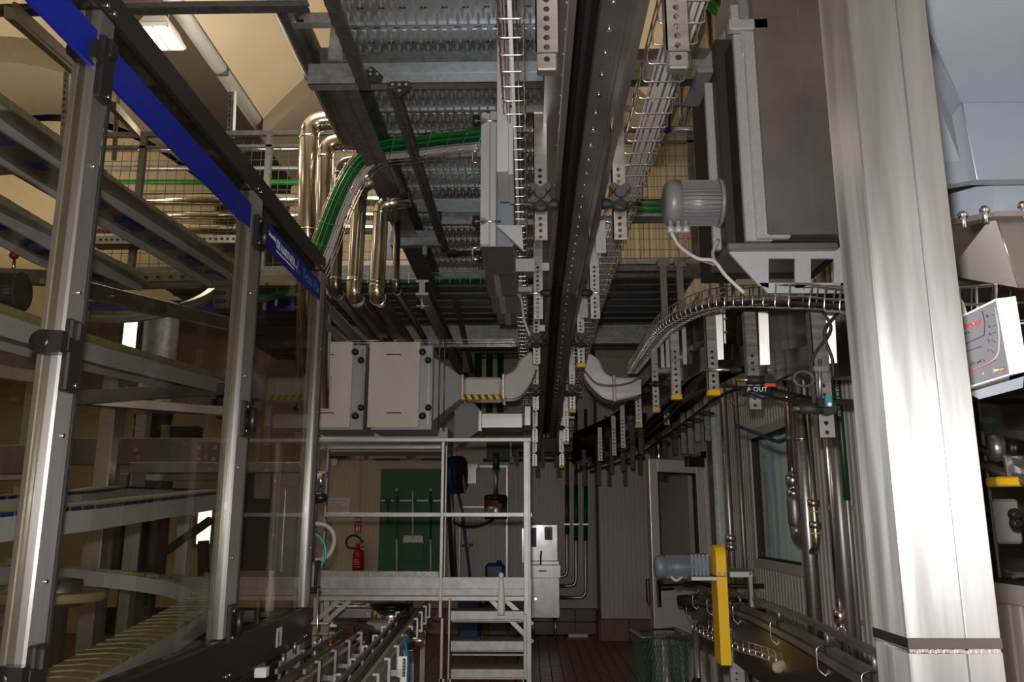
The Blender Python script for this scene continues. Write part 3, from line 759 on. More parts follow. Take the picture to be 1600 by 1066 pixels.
# ------------------------------------------------------------------ mezzanine of galvanised planks
HZ = 4.12
mz = thing('mezzanine_walkway', 'galvanised mezzanine walkway of perforated planks seen from below', 'walkway', (-.3, 5.5, 4.0))
PW = .30
pk = MB(); XL, XR = -.985, .42
def plank_mesh(x0, x1, detail=True, rows=4):
    b = MB(); b.box(x0, x1, .004, PW - .004, HZ, HZ + .03)
    b.box(x0, x1, .004, .010, HZ - .012, HZ)                       # folded lip
    b.box(x0, x1, PW - .010, PW - .004, HZ - .012, HZ)
    return b
def plank_bumps(x0, x1):
    b = MB(); st = .052; n = int((x1 - x0) / st)
    for r_ in range(4):
        y = (.075, .115, .21, .25)[r_]
        for i in range(n):
            x = x0 + .03 + i * st + (st / 2 if r_ % 2 else 0)
            if r_ == 0:
                b.obox((x, y - .018, HZ - .001), (.011, 0, 0), (0, .0045, 0), (0, 0, .001))
            # pressed tread teeth: little cups
            b.add([(x - .010, y, HZ), (x, y - .024, HZ), (x + .010, y, HZ), (x, y + .024, HZ), (x - .004, y + .006, HZ - .024), (x, y - .010, HZ - .018), (x + .004, y + .006, HZ - .024), (x, y + .018, HZ - .028)],
                  [(0, 4, 5, 1), (1, 5, 6, 2), (2, 6, 7, 3), (3, 7, 4, 0), (4, 7, 6, 5)])
    return b
def plank_slots(x0, x1):
    b = MB(); n = int((x1 - x0) / .104)
    for i in range(n):
        x = x0 + .05 + i * .104; b.obox((x, .003, HZ - .004), (.016, 0, 0), (0, .0012, 0), (0, 0, .0045)); b.obox((x + .05, .030, HZ - .0005), (.018, 0, 0), (0, .007, 0), (0, 0, .001)); b.obox((x, .165, HZ - .0005), (.016, 0, 0), (0, .006, 0), (0, 0, .001))
    return b
p0 = bp_ = None
for k in range(17):
    y = 2.86 + k * PW
    if k == 0:
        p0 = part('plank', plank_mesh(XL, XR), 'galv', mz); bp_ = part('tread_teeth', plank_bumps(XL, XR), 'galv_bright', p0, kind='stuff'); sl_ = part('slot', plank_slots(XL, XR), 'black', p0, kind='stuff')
        d0 = V((0, y, 0)); p0.location = d0
    else:
        c = p0.copy(); COL.objects.link(c); c.parent = mz; WL[c] = WL[mz]; c.location = (0, y, 0)
        for q in (bp_, sl_):
            e = q.copy(); COL.objects.link(e); e.parent = c; WL[e] = WL[mz]
# wide far deck, planks run along X
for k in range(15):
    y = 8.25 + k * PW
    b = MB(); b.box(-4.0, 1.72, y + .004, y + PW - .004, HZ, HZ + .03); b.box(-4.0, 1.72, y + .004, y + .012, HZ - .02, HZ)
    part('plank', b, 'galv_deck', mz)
def beamC(x0, x1, y, z0, z1, m='galv', nm='beam', d=.07):
    b = MB(); b.box(x0, x1, y, y + .008, z0, z1); b.box(x0, x1, y, y + d, z0, z0 + .008); b.box(x0, x1, y, y + d, z1 - .008, z1)
    b.box(x0, x1, y - .004, y, (z0 + z1) / 2 - .004, (z0 + z1) / 2 + .004)
    return part(nm, b, m, mz)
# front cross beam with its upper flange
a, b_ = P(480, 131, 3.95), P(1112, 92, 3.95)
beamC(a.x, b_.x, 3.95, a.z, b_.z)
part('beam', MB().box(a.x + .06, b_.x, 3.96, 4.06, b_.z + .002, b_.z + .07), 'galv_dark', mz)
# further cross beams
for x0, y0, x1, y1, Y in ((510, 436, 1125, 402, 8.1), (505, 540, 1040, 506, 9.9)):
    a, b_ = P(x0, y0, Y), P(x1, y1, Y); beamC(a.x, b_.x, Y, a.z, b_.z)
a, b_ = P(610, 384, 6.4), P(690, 360, 6.4); beamC(a.x, b_.x, 6.4, a.z, b_.z, 'galv')
part('hanger', pbox(MB(), 660, 384, 667, 398, 6.4, .05), 'galv', mz)
# flat plates under the deck near the cabinets
for x0, y0, x1, y1, Y in ((640, 226, 752, 246, 4.95), (652, 310, 752, 330, 5.9), (690, 330, 752, 350, 6.0)):
    part('plate', pbox(MB(), x0, y0, x1, y1, Y, .02), 'galv', mz)
# long edge beam (I section) along the walkway
def ibeam(xc, z0, z1, ya, yb, wd, m, nm='edge_beam'):
    b = MB(); b.box(xc - wd / 2, xc + wd / 2, ya, yb, z0, z0 + .012); b.box(xc - wd / 2, xc + wd / 2, ya, yb, z1 - .012, z1); b.box(xc - .006, xc + .006, ya, yb, z0, z1)
    return part(nm, b, m, mz)
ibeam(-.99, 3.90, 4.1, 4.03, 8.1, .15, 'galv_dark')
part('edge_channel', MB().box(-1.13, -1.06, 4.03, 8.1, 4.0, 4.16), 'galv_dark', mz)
# slotted strut below the planks, with gusset plates
b = MB(); b.box(-.74, -.68, 3.9, 6.6, 3.84, 3.848); b.box(-.74, -.736, 3.9, 6.6, 3.84, 3.88); b.box(-.684, -.68, 3.9, 6.6, 3.84, 3.88)
part('strut_channel', b, 'galv_dark', mz)
b = MB(); b.box(-.89, -.83, 1.6, 3.94, 3.85, 3.88); part('strut_channel', b, 'galv_dark', mz)
sl = MB()
for k in range(60): sl.box(-.717, -.703, 3.95 + k * .044, 3.97 + k * .044, 3.838, 3.841)
for k in range(28): sl.box(-.894, -.889, 1.9 + k * .072, 1.93 + k * .072, 3.855, 3.875)
part('slot', sl, 'black', mz, kind='stuff')
for px, py in ((580, 121), (625, 137)):
    c = P(px, py, 3.92); s_ = 1 if px > 600 else -1
    g = part('gusset', MB().prism([c + V((-.05, 0, .03 * s_)), c + V((.05, 0, .03 * s_)), c + V((.065, 0, 0)), c + V((0, 0, -.06 * s_)), c + V((-.065, 0, 0))], (0, -.012, 0)), 'dark', mz)
    q = MB()
    for dx, dz in ((-.035, .005), (.0, .005), (.035, .005), (0, -.03 * s_)): q.cyl(c + V((dx, -.012, dz)), c + V((dx, -.026, dz)), .009, 6)
    part('bolt', q, 'chrome', g)
for px, py, Y in ((688, 338, 6.1), (708, 396, 6.6)):
    c = P(px, py, Y); part('clamp', MB().box(c.x - .05, c.x + .03, Y - .05, Y + .05, c.z - .02, c.z + .02, .005).cyl(c, c + V((.28, 0, 0)), .018, 8), 'dark', mz)
# hanging round pipe at the top left, and its strut foot
pp = thing('drain_pipe', 'dark round pipe running under the mezzanine edge at the top', 'pipe', (-1.2, 3, 4.0))
part('pipe', MB().cyl((-1.22, 2.0, 4.18), (-1.22, 5.1, 4.18), .075, 16), 'galv_dark', pp)
part('pipe_collar', MB().cyl((-1.22, 4.32, 4.18), (-1.22, 4.38, 4.18), .085, 16), 'galv_dark', pp)
st_ = thing('support_bracket', 'short galvanised channel bracket across the upper pipe', 'bracket', P(487, 35, 3.9))
part('channel', pbox(MB(), 454, 19, 517, 36, 3.72, .05), 'galv', st_); part('slot', pbox(MB(), 463, 30, 474, 34, 3.715, .006), 'black', st_)
pl = thing('gusset_plate', 'upright galvanised plate between pipe and planks at the top', 'plate', P(535, 90, 4.1))
part('plate', MB().prism([P(520, 0, 3.86), P(552, 0, 3.86), P(556, 92, 3.86), P(512, 92, 3.86)], (0, .02, 0)), 'galv', pl)
part('rib', MB().prism([P(534, 0, 3.85), P(539, 0, 3.85), P(541, 92, 3.85), P(535, 92, 3.85)], (0, .012, 0)), 'galv_dark', pl)
# beam at the very top left
tb = thing('overhead_beam', 'horizontal grey rail crossing the top left corner above the guard', 'beam', P(250, 10, 3.4))
part('rail', pbox(MB(), -20, 6, 480, 15, 3.4, .06, .003), 'galv_dark', tb)
part('flange', pbox(MB(), -20, 0, 480, 6, 3.42, .05, .002), 'galv', tb)
# diagonal tan channel through the glass, top left
dc = thing('roof_channel', 'tan diagonal steel channel behind the upper blue band', 'channel', (-3.5, 6, 5.5))
part('channel', MB().bar(P(15, 20, 3.2), P(125, 118, 5.0), .045, .05), 'taupe', dc); part('flange', MB().bar(P(22, 14, 3.2), P(132, 112, 5.0), .015, .06), 'taupe', dc)
part('channel', MB().bar(P(176, 165, 5.6), P(215, 208, 7.0), .05, .06), 'taupe', dc)
for px, Y, ya, yb in ((100, 7.9, 112, 250), (360, 8.3, 112, 215), (180, 8.7, 180, 250)):
    h = thing('slotted_hanger', {100: 'slotted hanger strut seen through the glass at the upper left', 360: 'slotted hanger strut with a white conduit beneath the roof gutter', 180: 'short slotted hanger strut just behind the first guard post'}[px], 'hanger', P(px, yb, Y), 'slotted hangers')
    a, b_ = P(px + (4 if px == 100 else 2), ya, Y), P(px - (4 if px == 100 else 2), yb, Y)
    part('strut', MB().bar(a, b_, .045, .03, (0, 1, 0)).box(a.x - .015, a.x + .015, a.y - .01, a.y + .01, a.z, 6.6 if px == 360 else 6.9), 'galv_dark', h)
    q = MB()
    for k in range(14):
        c = a.lerp(b_, (k + .5) / 14); q.box(c.x - .008, c.x + .008, c.y - .018, c.y - .014, c.z - .018, c.z + .018)
    part('slot', q, 'black', h)
    if px == 360: part('conduit', MB().cyl(a + V((.05, 0, 0)), b_ + V((.05, 0, 0)), .016, 8), 'whiteplastic', h)

# high bay lamp in view
lp = thing('high_bay_lamp', 'lit high-bay lamp with two glowing tubes hanging under the ceiling', 'lamp', P(252, 70, 6.76))
Yl = 6.76
def lpt(px, py, dy=0): return P(px, py, Yl + dy)
A = [lpt(222, 39), lpt(272, 36), lpt(286, 70, -.0), lpt(243, 70)]
zc = P(250, 55, Yl).z; xc = P(252, 55, Yl).x
hs_ = MB(); hs_.hull([(xc - .14, Yl - .19, zc), (xc + .14, Yl - .19, zc), (xc + .14, Yl + .19, zc), (xc - .14, Yl + .19, zc)], [(xc - .10, Yl - .15, zc + .10), (xc + .10, Yl - .15, zc + .10), (xc + .10, Yl + .15, zc + .10), (xc - .10, Yl + .15, zc + .10)])
part('housing', hs_, 'whiteplastic', lp)
fr_ = MB()
for xa, xb, ya, yb in ((-.15, -.135, -.20, .20), (.135, .15, -.20, .20), (-.15, .15, -.20, -.185), (-.15, .15, .185, .20), (-.02, .02, -.19, .19)): fr_.box(xc + xa, xc + xb, Yl + ya, Yl + yb, zc - .035, zc + .002)
part('rim', fr_, 'whiteplastic', lp)
for dx in (-.075, .075): part('tube', MB().box(xc + dx - .032, xc + dx + .032, Yl - .175, Yl + .175, zc - .022, zc - .006, .005), 'lampglow', lp)
wr_ = MB()
for dx in (-.05, .05): wr_.tube([(xc + dx, Yl, zc + .11), (xc + dx, Yl, 6.75)], .004, 5)
part('wire', wr_, 'galv', lp)

# ------------------------------------------------------------------ guard rail with mesh on the far deck
gr = thing('guard_rail', 'galvanised guard rail with wire mesh along the far mezzanine edge', 'railing', (-1.0, 8.1, 4.15))
YR = 8.12
a, b_ = P(150, 208, YR), P(1120, 208, YR); zt = a.z
part('top_rail', MB().box(a.x, b_.x, YR, YR + .05, zt - .04, zt + .012), 'galv_dark', gr)
for px in (215, 415, 610, 870, 1082):
    p = P(px, 300, YR); part('post', MB().box(p.x - .032, p.x + .032, YR, YR + .06, 4.15, zt - .04), 'galv_dark', gr)
part('mid_rail', MB().box(a.x, b_.x, YR, YR + .03, zt - .18, zt - .15), 'galv_dark', gr)
part('toe_rail', MB().box(a.x, b_.x, YR - .03, YR - .015, 4.06, 4.2), 'galv_dark', gr)
ms = MB(); z = 4.25
while z < zt - .1: ms.bar((a.x, YR + .02, z), (b_.x, YR + .02, z), .0045, .0045); z += .115
x = a.x
while x < b_.x: ms.bar((x, YR + .027, 4.2), (x, YR + .027, zt - .1), .0045, .0045); x += .1
part('wire_mesh', ms, 'mesh', gr, kind='stuff')
# perforated tray and far horizontal pipes on the mezzanine
tr = thing('perforated_tray', 'long slotted cable tray behind the guard rail at deck level', 'cable tray', P(300, 380, 8.0))
a, b_ = P(140, 381, 8.0), P(500, 366, 8.0); part('side', MB().box(a.x, b_.x, 8.0, 8.01, a.z, b_.z), 'galv', tr)
q = MB()
for k in range(38):
    x = a.x + .05 + k * .06; q.box(x - .013, x + .013, 7.995, 8.0, (a.z + b_.z) / 2 - .01, (a.z + b_.z) / 2 + .012)
part('slot', q, 'black', tr)
part('base', MB().box(a.x, b_.x, 8.01, 8.2, a.z, a.z + .01), 'galv', tr)
for i, (py, r_, m, what) in enumerate(((232, .04, 'polish', 'topmost'), (262, .03, 'galv', 'second'), (284, .03, 'greencable', 'green'), (311, .075, 'polish', 'thick third'), (336, .05, 'polish', 'fourth'), (357, .06, 'polish', 'lowest'))):
    p, q_ = P(120, py, 9.0), P(620, py + 2, 9.0)
    hp = thing('service_pipe', {'topmost': 'topmost thin steel pipe running level behind the guard rail mesh', 'second': 'second thin grey pipe running level behind the guard rail mesh', 'green': 'green cable duct running level behind the guard rail mesh', 'thick third': 'thickest polished pipe running level behind the guard rail mesh', 'fourth': 'polished pipe just below the thickest one behind the mesh', 'lowest': 'lowest polished pipe running level above the slotted tray'}[what], 'pipe', (p.x, 9.0, p.z - r_), 'level pipes on the mezzanine')
    part('run', MB().cyl(p, q_, r_, 14), m, hp)
    for k in (.2, .5, .8):
        c = p.lerp(q_, k); part('joint', MB().cyl(c - V((.012, 0, 0)), c + V((.012, 0, 0)), r_ + .006, 14), m, hp)
    for k in (.03, .97):
        c = p.lerp(q_, k); part('clip', MB().box(c.x - .015, c.x + .015, 9.0 + r_ * .9, 9.13, c.z - .012, c.z + .012), 'mesh', hp)
rk_ = thing('pipe_rack', 'dark upright rack behind the mesh carrying the level pipes', 'rack', (-2.2, 9.15, 4.15))
for k in (.03, .97):
    x = P(120, 300, 9.0).lerp(P(620, 302, 9.0), k).x; part('upright', MB().box(x - .06, x + .06, 9.13, 9.19, 4.15, 5.75), 'mesh', rk_)
# ------------------------------------------------------------------ clad process pipes, left of centre
def cladpipe(label, pts, r, fil, m='polish', bands=()):
    t = thing('process_pipe', label, 'pipe', pts[-1] if pts[-1].z < pts[0].z else pts[0], 'clad process pipes')
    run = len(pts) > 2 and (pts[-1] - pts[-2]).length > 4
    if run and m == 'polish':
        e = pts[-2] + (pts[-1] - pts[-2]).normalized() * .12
        part('cladding', MB().tube(fillet(pts[:-1] + [e], fil, 7), r, 16), m, t); part('dark_cladding', MB().tube([e, pts[-1]], r, 16), 'cladrun', t)
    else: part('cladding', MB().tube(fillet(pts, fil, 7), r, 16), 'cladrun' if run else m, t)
    q = MB()
    for i in range(1, len(pts) - 1):
        for nb in (pts[i - 1], pts[i + 1]):
            d = (nb - pts[i]).normalized(); c = pts[i] + d * fil * 1.05; part('joint_band', MB().cyl(c - d * .008, c + d * .008, r + .004, 16), m, t)
    for (i, k) in bands:
        c = pts[i].lerp(pts[i + 1], k); d = (pts[i + 1] - pts[i]).normalized(); part('joint_band', MB().cyl(c - d * .006, c + d * .006, r + .003, 16), m, t)
    return t
def PP(px, py, Y): return P(px, py, Y)
cladpipe('tall polished pipe furthest left, bending right under the vault', [PP(600, 187, 6.6), PP(483, 189, 6.6), PP(478, 640, 6.6)], .085, .16, bands=[(1, .4)])
cladpipe('polished pipe second from the left, bending right below the first', [PP(600, 222, 6.4), PP(508, 222, 6.4), PP(502, 640, 6.4)], .068, .14, bands=[(1, .35)])
cladpipe('slim pipe with a small top elbow between polished pipe and green cables', [PP(565, 252, 6.0), PP(532, 254, 6.0), PP(524, 455, 6.0), PP(524, 455, 6.0) + V((0, 5.2, -.02))], .043, .09, 'steel_dark')
cladpipe('wide clad pipe dropping beside the green cables then running away', [PP(610, 283, 5.5), PP(563, 285, 5.5), PP(553, 462, 5.5), PP(553, 462, 5.5) + V((0, 6, -.04))], .054, .10, bands=[(1, .1), (1, .86)])
cladpipe('wide clad pipe right of its twin, dropping then running away', [PP(640, 312, 5.4), PP(596, 320, 5.4), PP(588, 462, 5.4), PP(588, 462, 5.4) + V((0, 6, -.04))], .054, .06, bands=[(1, .86)])
cladpipe('thinnest pipe right of the two wide clad ones', [PP(620, 330, 5.7), PP(619, 452, 5.7), PP(619, 452, 5.7) + V((0, 5.5, -.03))], .026, .06, 'steel_dark')
cladpipe('dark pipe running away beneath the deck, left of the wide ones', [PP(500, 470, 6.3), PP(500, 470, 6.3) + V((0, 5, -.02))], .045, .05, 'steel_dark')
cladpipe('dark low pipe running away just above the white filter units', [PP(500, 500, 6.1), PP(500, 500, 6.1) + V((0, 5, -.02))], .035, .05, 'steel_dark')
# bent round duct under the I beam
cladpipe('dark bulging pipe end hanging under the mezzanine edge beam', [PP(600, 245, 5.4), PP(624, 302, 5.6), PP(612, 345, 5.7)], .055, .06, 'galv_dark')
# I-beam runway with end plate
ib = thing('runway_beam', 'dark runway I-beam hanging below the deck with a bright end', 'beam', P(660, 470, 5.6))
c = P(660, 450, 5.6)
b = MB(); b.box(c.x - .04, c.x + .04, 5.6, 10.6, c.z + .04, c.z + .052); b.box(c.x - .04, c.x + .04, 5.6, 10.6, c.z - .052, c.z - .04); b.box(c.x - .006, c.x + .006, 5.6, 10.6, c.z - .05, c.z + .05)
part('beam', b, 'galv_dark', ib)
b = MB(); b.box(c.x - .045, c.x + .045, 5.585, 5.6, c.z - .055, c.z - .038); b.box(c.x - .045, c.x + .045, 5.585, 5.6, c.z + .038, c.z + .055); b.box(c.x - .02, c.x + .02, 5.58, 5.6, c.z - .04, c.z + .04)
part('end_stop', b, 'galv', ib)
part('drop_bolt', MB().cyl(c + V((0, .01, -.05)), c + V((0, .01, -.15)), .01, 8).cyl(c + V((-.04, .01, -.13)), c + V((.05, .01, -.13)), .008, 8), 'galv', ib)
for dx in (0.02, .06):
    part('hanger_rod', MB().cyl((c.x + dx, 6.6, c.z - .05), (c.x + dx, 6.6, 2.35), .007, 6), 'galv_dark', ib)
# ------------------------------------------------------------------ overhead air conveyor
XC = .21
def zc_(y):                                   # height of its underside along the hall
    return 3.31 if y < 6.0 else 3.31 - (y - 6.0) * .118
YE2 = 11.0
ac = thing('air_conveyor', 'long overhead stainless bottle conveyor running down the middle of the hall', 'conveyor', (XC, 6, 2.6))
ys = [1.3, 3.4, 6.0, 8.0, YE2]
def strip(x0, x1, dz0, dz1, m, nm, ya=1.3, yb=YE2, lab=None):
    b = MB(); yy = [ya] + [y for y in ys if ya < y < yb] + [yb]; vs = []
    for y in yy:
        z = zc_(y); vs += [(x0, y, z + dz0), (x1, y, z + dz0), (x1, y, z + dz1), (x0, y, z + dz1)]
    n = len(yy); fs = [(4 * i + j, 4 * i + (j + 1) % 4, 4 * i + 4 + (j + 1) % 4, 4 * i + 4 + j) for i in range(n - 1) for j in range(4)]
    fs += [(3, 2, 1, 0), (4 * n - 4, 4 * n - 3, 4 * n - 2, 4 * n - 1)]
    b.add(vs, fs); return part(nm, b, m, ac, lab)
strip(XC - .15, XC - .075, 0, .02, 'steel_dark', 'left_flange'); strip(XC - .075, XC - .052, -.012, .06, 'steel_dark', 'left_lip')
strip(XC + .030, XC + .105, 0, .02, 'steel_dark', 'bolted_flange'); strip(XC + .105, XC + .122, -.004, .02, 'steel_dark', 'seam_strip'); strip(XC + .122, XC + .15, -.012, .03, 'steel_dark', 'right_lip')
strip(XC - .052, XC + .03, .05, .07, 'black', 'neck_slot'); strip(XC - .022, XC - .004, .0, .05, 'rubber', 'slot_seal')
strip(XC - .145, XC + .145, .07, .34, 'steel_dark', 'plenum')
bl = MB(); y = 2.12
while y < YE2:
    z = zc_(y)
    bl.cyl((XC + .068, y, z), (XC + .068, y, z - .007), .0105, 8); bl.cyl((XC - .085, y, z), (XC - .085, y, z - .004), .004, 6); y += .151
part('bolt_row', bl, 'chrome', ac, kind='stuff')
# guide rails hung below
strip(XC - .105, XC - .085, -.34, -.29, 'steel_dark', 'guide_rail'); strip(XC + .085, XC + .105, -.34, -.29, 'steel_dark', 'guide_rail')
def star_knob(c, r, parent):
    """lobed clamping knob facing the viewer"""
    c = V(c); pr = []
    for k in range(40):
        a = 2 * PI * k / 40; rr = r * (.72 + .28 * math.cos(4 * a + PI)) ; pr.append(c + V((math.cos(a) * rr, 0, math.sin(a) * rr)))
    return part('star_knob', MB().prism(pr, (0, -.03, 0)).lathe(c + V((0, -.03, 0)), [(r * .5, 0), (r * .4, -.012 * -1)], (0, -1, 0), 12), 'knobgrey', parent)
def hanger(parent, x, y, zb, zt, side, cap=None, w_=.057, holes=True, tip=False, m='steel', pitch=.027, frac=.6):
    """folded perforated hanger bar; side = which flank the fold is on"""
    L = zt - zb; b = MB(); n = int(L * frac / pitch) if holes else 0; L0 = L - n * pitch
    b.perf((x, y - .013, zt), (1, 0, 0), (0, 0, -1), (0, -1, 0), w_, pitch, .0085, .004, L0, n)
    b.box(x + side * (w_ / 2 - .004), x + side * w_ / 2, y - .013, y + .03, zb, zt)
    h = part('hanger_bar', b, m, parent)
    if tip: part('end_block', MB().box(x - w_ / 2 + .003, x + w_ / 2 - .003, y - .016, y + .02, zb - .05, zb - .003, .004), m, h); part('tip_hole', MB().cyl((x, y - .0165, zb - .022), (x, y - .0145, zb - .022), .008, 10), 'black', h)
    if cap: part('end_cap', MB().box(x - w_ / 2 - .005, x + w_ / 2 + .005, y - .022, y + .035, zb - .028, zb + .004, .004), 'yellowcap', h, 'yellow end cap')
    return h
YS = [1.9 + 1.38 * k for k in range(7)]
for k, y in enumerate(YS):
    dz = zc_(y) - 3.31
    zb, zt = 2.785 + dz, 3.36 + dz
    if k == 0: zb += .02
    hl = hanger(ac, XC - .165, y, zb, zt, -1, tip=(k < 1)); hr = hanger(ac, XC + .165, y, zb, zt, -1, cap=(k >= 3), tip=(k < 1))
    if k == 0: continue
    # bracket plates to the cable trays, cross rod and clamps
    part('tray_bracket', MB().box(XC - .30, XC - .15, y - .02, y - .015, zt - .0, zt + .03), 'steel', ac); part('tray_bracket', MB().box(XC + .15, XC + .33, y - .02, y - .015, zt, zt + .03), 'steel', ac)
    zr = zb + .15
    for sgn, hh in ((-1, hl), (1, hr)):
        part('rod', MB().cyl((XC + sgn * .105, y - .03, zr), (XC + sgn * .25, y - .03, zr), .0085, 8), 'chrome', ac)
        cl_ = MB().lathe((XC + sgn * .09, y - .03, zr), [(.02, 0), (.024, .012), (.017, .055), (.012, .06)], (sgn, 0, 0), 12)
        part('rail_clamp', cl_, 'rubber', ac)
        if k in (1, 3, 4): star_knob((XC + sgn * .165, y - .045, zr + .035), .056, hh); part('clamp_block', MB().lathe((XC + sgn * .165, y - .015, zr), [(.036, 0), (.036, .03), (.02, .035)], (0, -1, 0), 14), 'rubber', hh)
        else: part('block', MB().box(XC + sgn * .14 - .012, XC + sgn * .14 + .012, y - .035, y - .005, zt - .62, zt - .56) if False else MB().box(XC + sgn * .165 - .01, XC + sgn * .165 + .01, y - .03, y - .012, zr - .02, zr + .02), 'steel', hh)
    # little bright chain guide below on the right
for k, y in ((1, 3.95), (2, 5.3)):
    part('cover_plate', MB().box(XC + .12, XC + .17, y - .01, y + .002, 2.95, 3.12), 'boxgrey', ac)
    part('cover_plate', MB().box(XC - .15, XC - .115, y - .01, y + .002, 2.86, 2.90), 'steel', ac)
# vertical end mast of the conveyor
for dx in (-.15, .13):
    part('mast', MB().box(XC + dx, XC + dx + .06, YE2 - .02, YE2 + .05, 2.2, 2.95), 'dark', ac)

# ------------------------------------------------------------------ wire cable trays along the conveyor
def basket(name, label, path, w_, h_, pitch, up=(0, 0, 1), m='chrome', r=.0032, rails=(0, .5, 1)):
    """wire tray: u ribs along a path, with long wires"""
    pts = [V(p) for p in path]; t = thing(name, label, 'cable tray', min(pts, key=lambda p: p.z) - V((0, 0, .01)))
    ln = [0]
    for i in range(len(pts) - 1): ln.append(ln[-1] + (pts[i + 1] - pts[i]).length)
    ribs = MB(); rows = {}
    s = 0; i = 0; up = V(up); frames = []
    while s <= ln[-1]:
        while i < len(pts) - 2 and ln[i + 1] < s: i += 1
        p = pts[i].lerp(pts[i + 1], (s - ln[i]) / (ln[i + 1] - ln[i])); tt = (pts[i + 1] - pts[i]).normalized(); a = tt.cross(up).normalized(); u = a.cross(tt)
        frames.append((p, a, u)); s += pitch
    for p, a, u in frames:
        ribs.tube(fillet([p - a * w_ / 2 + u * h_, p - a * w_ / 2, p + a * w_ / 2, p + a * w_ / 2 + u * h_], .012, 2), r, 5)
    part('wire_rib', ribs, m, t, kind='stuff')
    for ax, uu in [(-.5, 1), (-.5, .5), (-.25, 0), (.25, 0), (.5, .5), (.5, 1)]:
        part('long_wire', MB().tube([p + a * w_ * ax + u * (h_ * uu + (r if uu == 0 else 0)) for p, a, u in frames], r, 5), m, t)
    return t, frames
lt, lf = basket('wire_cable_tray', 'narrow wire cable tray with violet cables left of the overhead conveyor', [(-.06, 1.5, 3.2), (-.06, 6.0, 3.2), (-.06, 9.6, 2.9)], .085, .07, .105)
rt, rf = basket('wire_cable_tray', 'wide wire cable tray with pale cables right of the overhead conveyor', [(.50, 1.2, 3.22), (.47, 6.0, 3.2), (.43, 9.6, 2.9)], .15, .08, .12)
def cable(name, label, path, r, m, grp=None, n=6):
    return solo(name, MB().tube(path, r, n), m, label, 'cable', grp)
for k, (dx, m, lab) in enumerate(((-.022, 'pinkcable', 'violet cable lying in the narrow wire tray left of the overhead conveyor'), (.0, 'greycable', 'pale cable beside the violet one in the narrow wire tray'))):
    cable('cable', lab, [(-.06 + dx, 1.5, 3.215), (-.06 + dx, 6.0, 3.215), (-.06 + dx, 9.5, 2.925)], .0075, m)
for k in range(7):
    dx = -.03 + k * .0145; z = 3.241
    cable('cable', 'pale grey cable in the bundle filling the wide wire tray', spline([(.50 + dx + rng.uniform(-.004, .004), 1.2, z), (.49 + dx + rng.uniform(-.004, .004), 2.8, z), (.478 + dx, 4.3, z), (.47 + dx, 6, z - .02), (.43 + dx, 9.5, 2.925)], 3), .0068, 'greycable', 'pale cables in the wide tray')

# ------------------------------------------------------------------ second conveyor, curving along the right wall
def Bp(px, py, Y): return P(px, py, Y)
cpath = spline([(1.52, 1.7, 2.05), (1.42, 2.6, 2.09), (1.37, 3.25, 2.15), (1.36, 4.2, 2.30), (1.24, 4.8, 2.46), (1.19, 5.6, 2.52), (1.27, 7.2, 2.55), (1.25, 8.2, 2.52), (1.08, 9.5, 2.40), (.66, 10.7, 2.3)], 6)
c2 = thing('curved_conveyor', 'second overhead conveyor curving past the windows on the right', 'conveyor', (1.1, 5, 1.9))
def sweep(path, prof, m, nm, parent):
    """sweep a cross section (across, up) along the path, upright"""
    n = len(path); k = len(prof); vs = []
    for i, p in enumerate(path):
        t = path[min(i + 1, n - 1)] - path[max(i - 1, 0)]; t.z = 0; t.normalize(); a = V((t.y, -t.x, 0))
        vs += [p + a * x + V((0, 0, z)) for x, z in prof]
    fs = [(k * i + j, k * i + (j + 1) % k, k * i + k + (j + 1) % k, k * i + k + j) for i in range(n - 1) for j in range(k)]
    fs += [tuple(reversed(range(k))), tuple(k * (n - 1) + j for j in range(k))]
    return part(nm, MB().add(vs, fs), m, parent)
R4 = lambda x0, x1, z0, z1: [(x0, z0), (x1, z0), (x1, z1), (x0, z1)]
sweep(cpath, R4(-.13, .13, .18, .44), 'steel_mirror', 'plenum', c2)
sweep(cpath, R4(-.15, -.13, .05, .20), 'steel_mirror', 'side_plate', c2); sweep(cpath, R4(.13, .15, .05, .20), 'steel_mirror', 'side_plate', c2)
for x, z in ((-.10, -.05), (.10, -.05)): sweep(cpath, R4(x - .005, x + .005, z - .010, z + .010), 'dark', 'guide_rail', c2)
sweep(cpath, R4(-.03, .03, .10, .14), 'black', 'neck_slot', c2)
def c2bar(pxl, pxr, ytop, ybot, Y, cap, first, w_, hole_from, m='steel'):
    a, b = P(pxl, ybot, Y), P(pxr, ytop, Y); x = (a.x + b.x) / 2; L = b.z - a.z
    h = hanger(c2, x, Y, a.z, b.z, -1, cap=cap, w_=w_, frac=hole_from, pitch=.034, m=m)
    return h
c2bar(1270, 1295, 487, 684, 3.0, False, True, .058, .5)
c2bar(1166, 1183, 488, 640, 3.9, False, True, .056, .6)
c2bar(1103, 1120, 482, 611, 4.6, True, True, .060, .55)
for x0, x1, y0, y1, Y in ((1050, 1064, 510, 618, 5.3), (1020, 1030, 548, 639, 6.3), (993, 1003, 590, 664, 7.6), (1037, 1046, 630, 664, 8.0), (970, 977, 632, 700, 8.6), (957, 962, 650, 712, 9.2), (935, 941, 668, 720, 9.8)):
    hanger(c2, P((x0 + x1) / 2, y1, Y).x, Y, P(x0, y1, Y).z, P(x0, y0, Y).z, -1, cap=Y < 7.8, w_=max(.05, P(x1, y1, Y).x - P(x0, y1, Y).x), frac=.7, pitch=.038, m='steel' if Y < 8 else 'steel_dark')
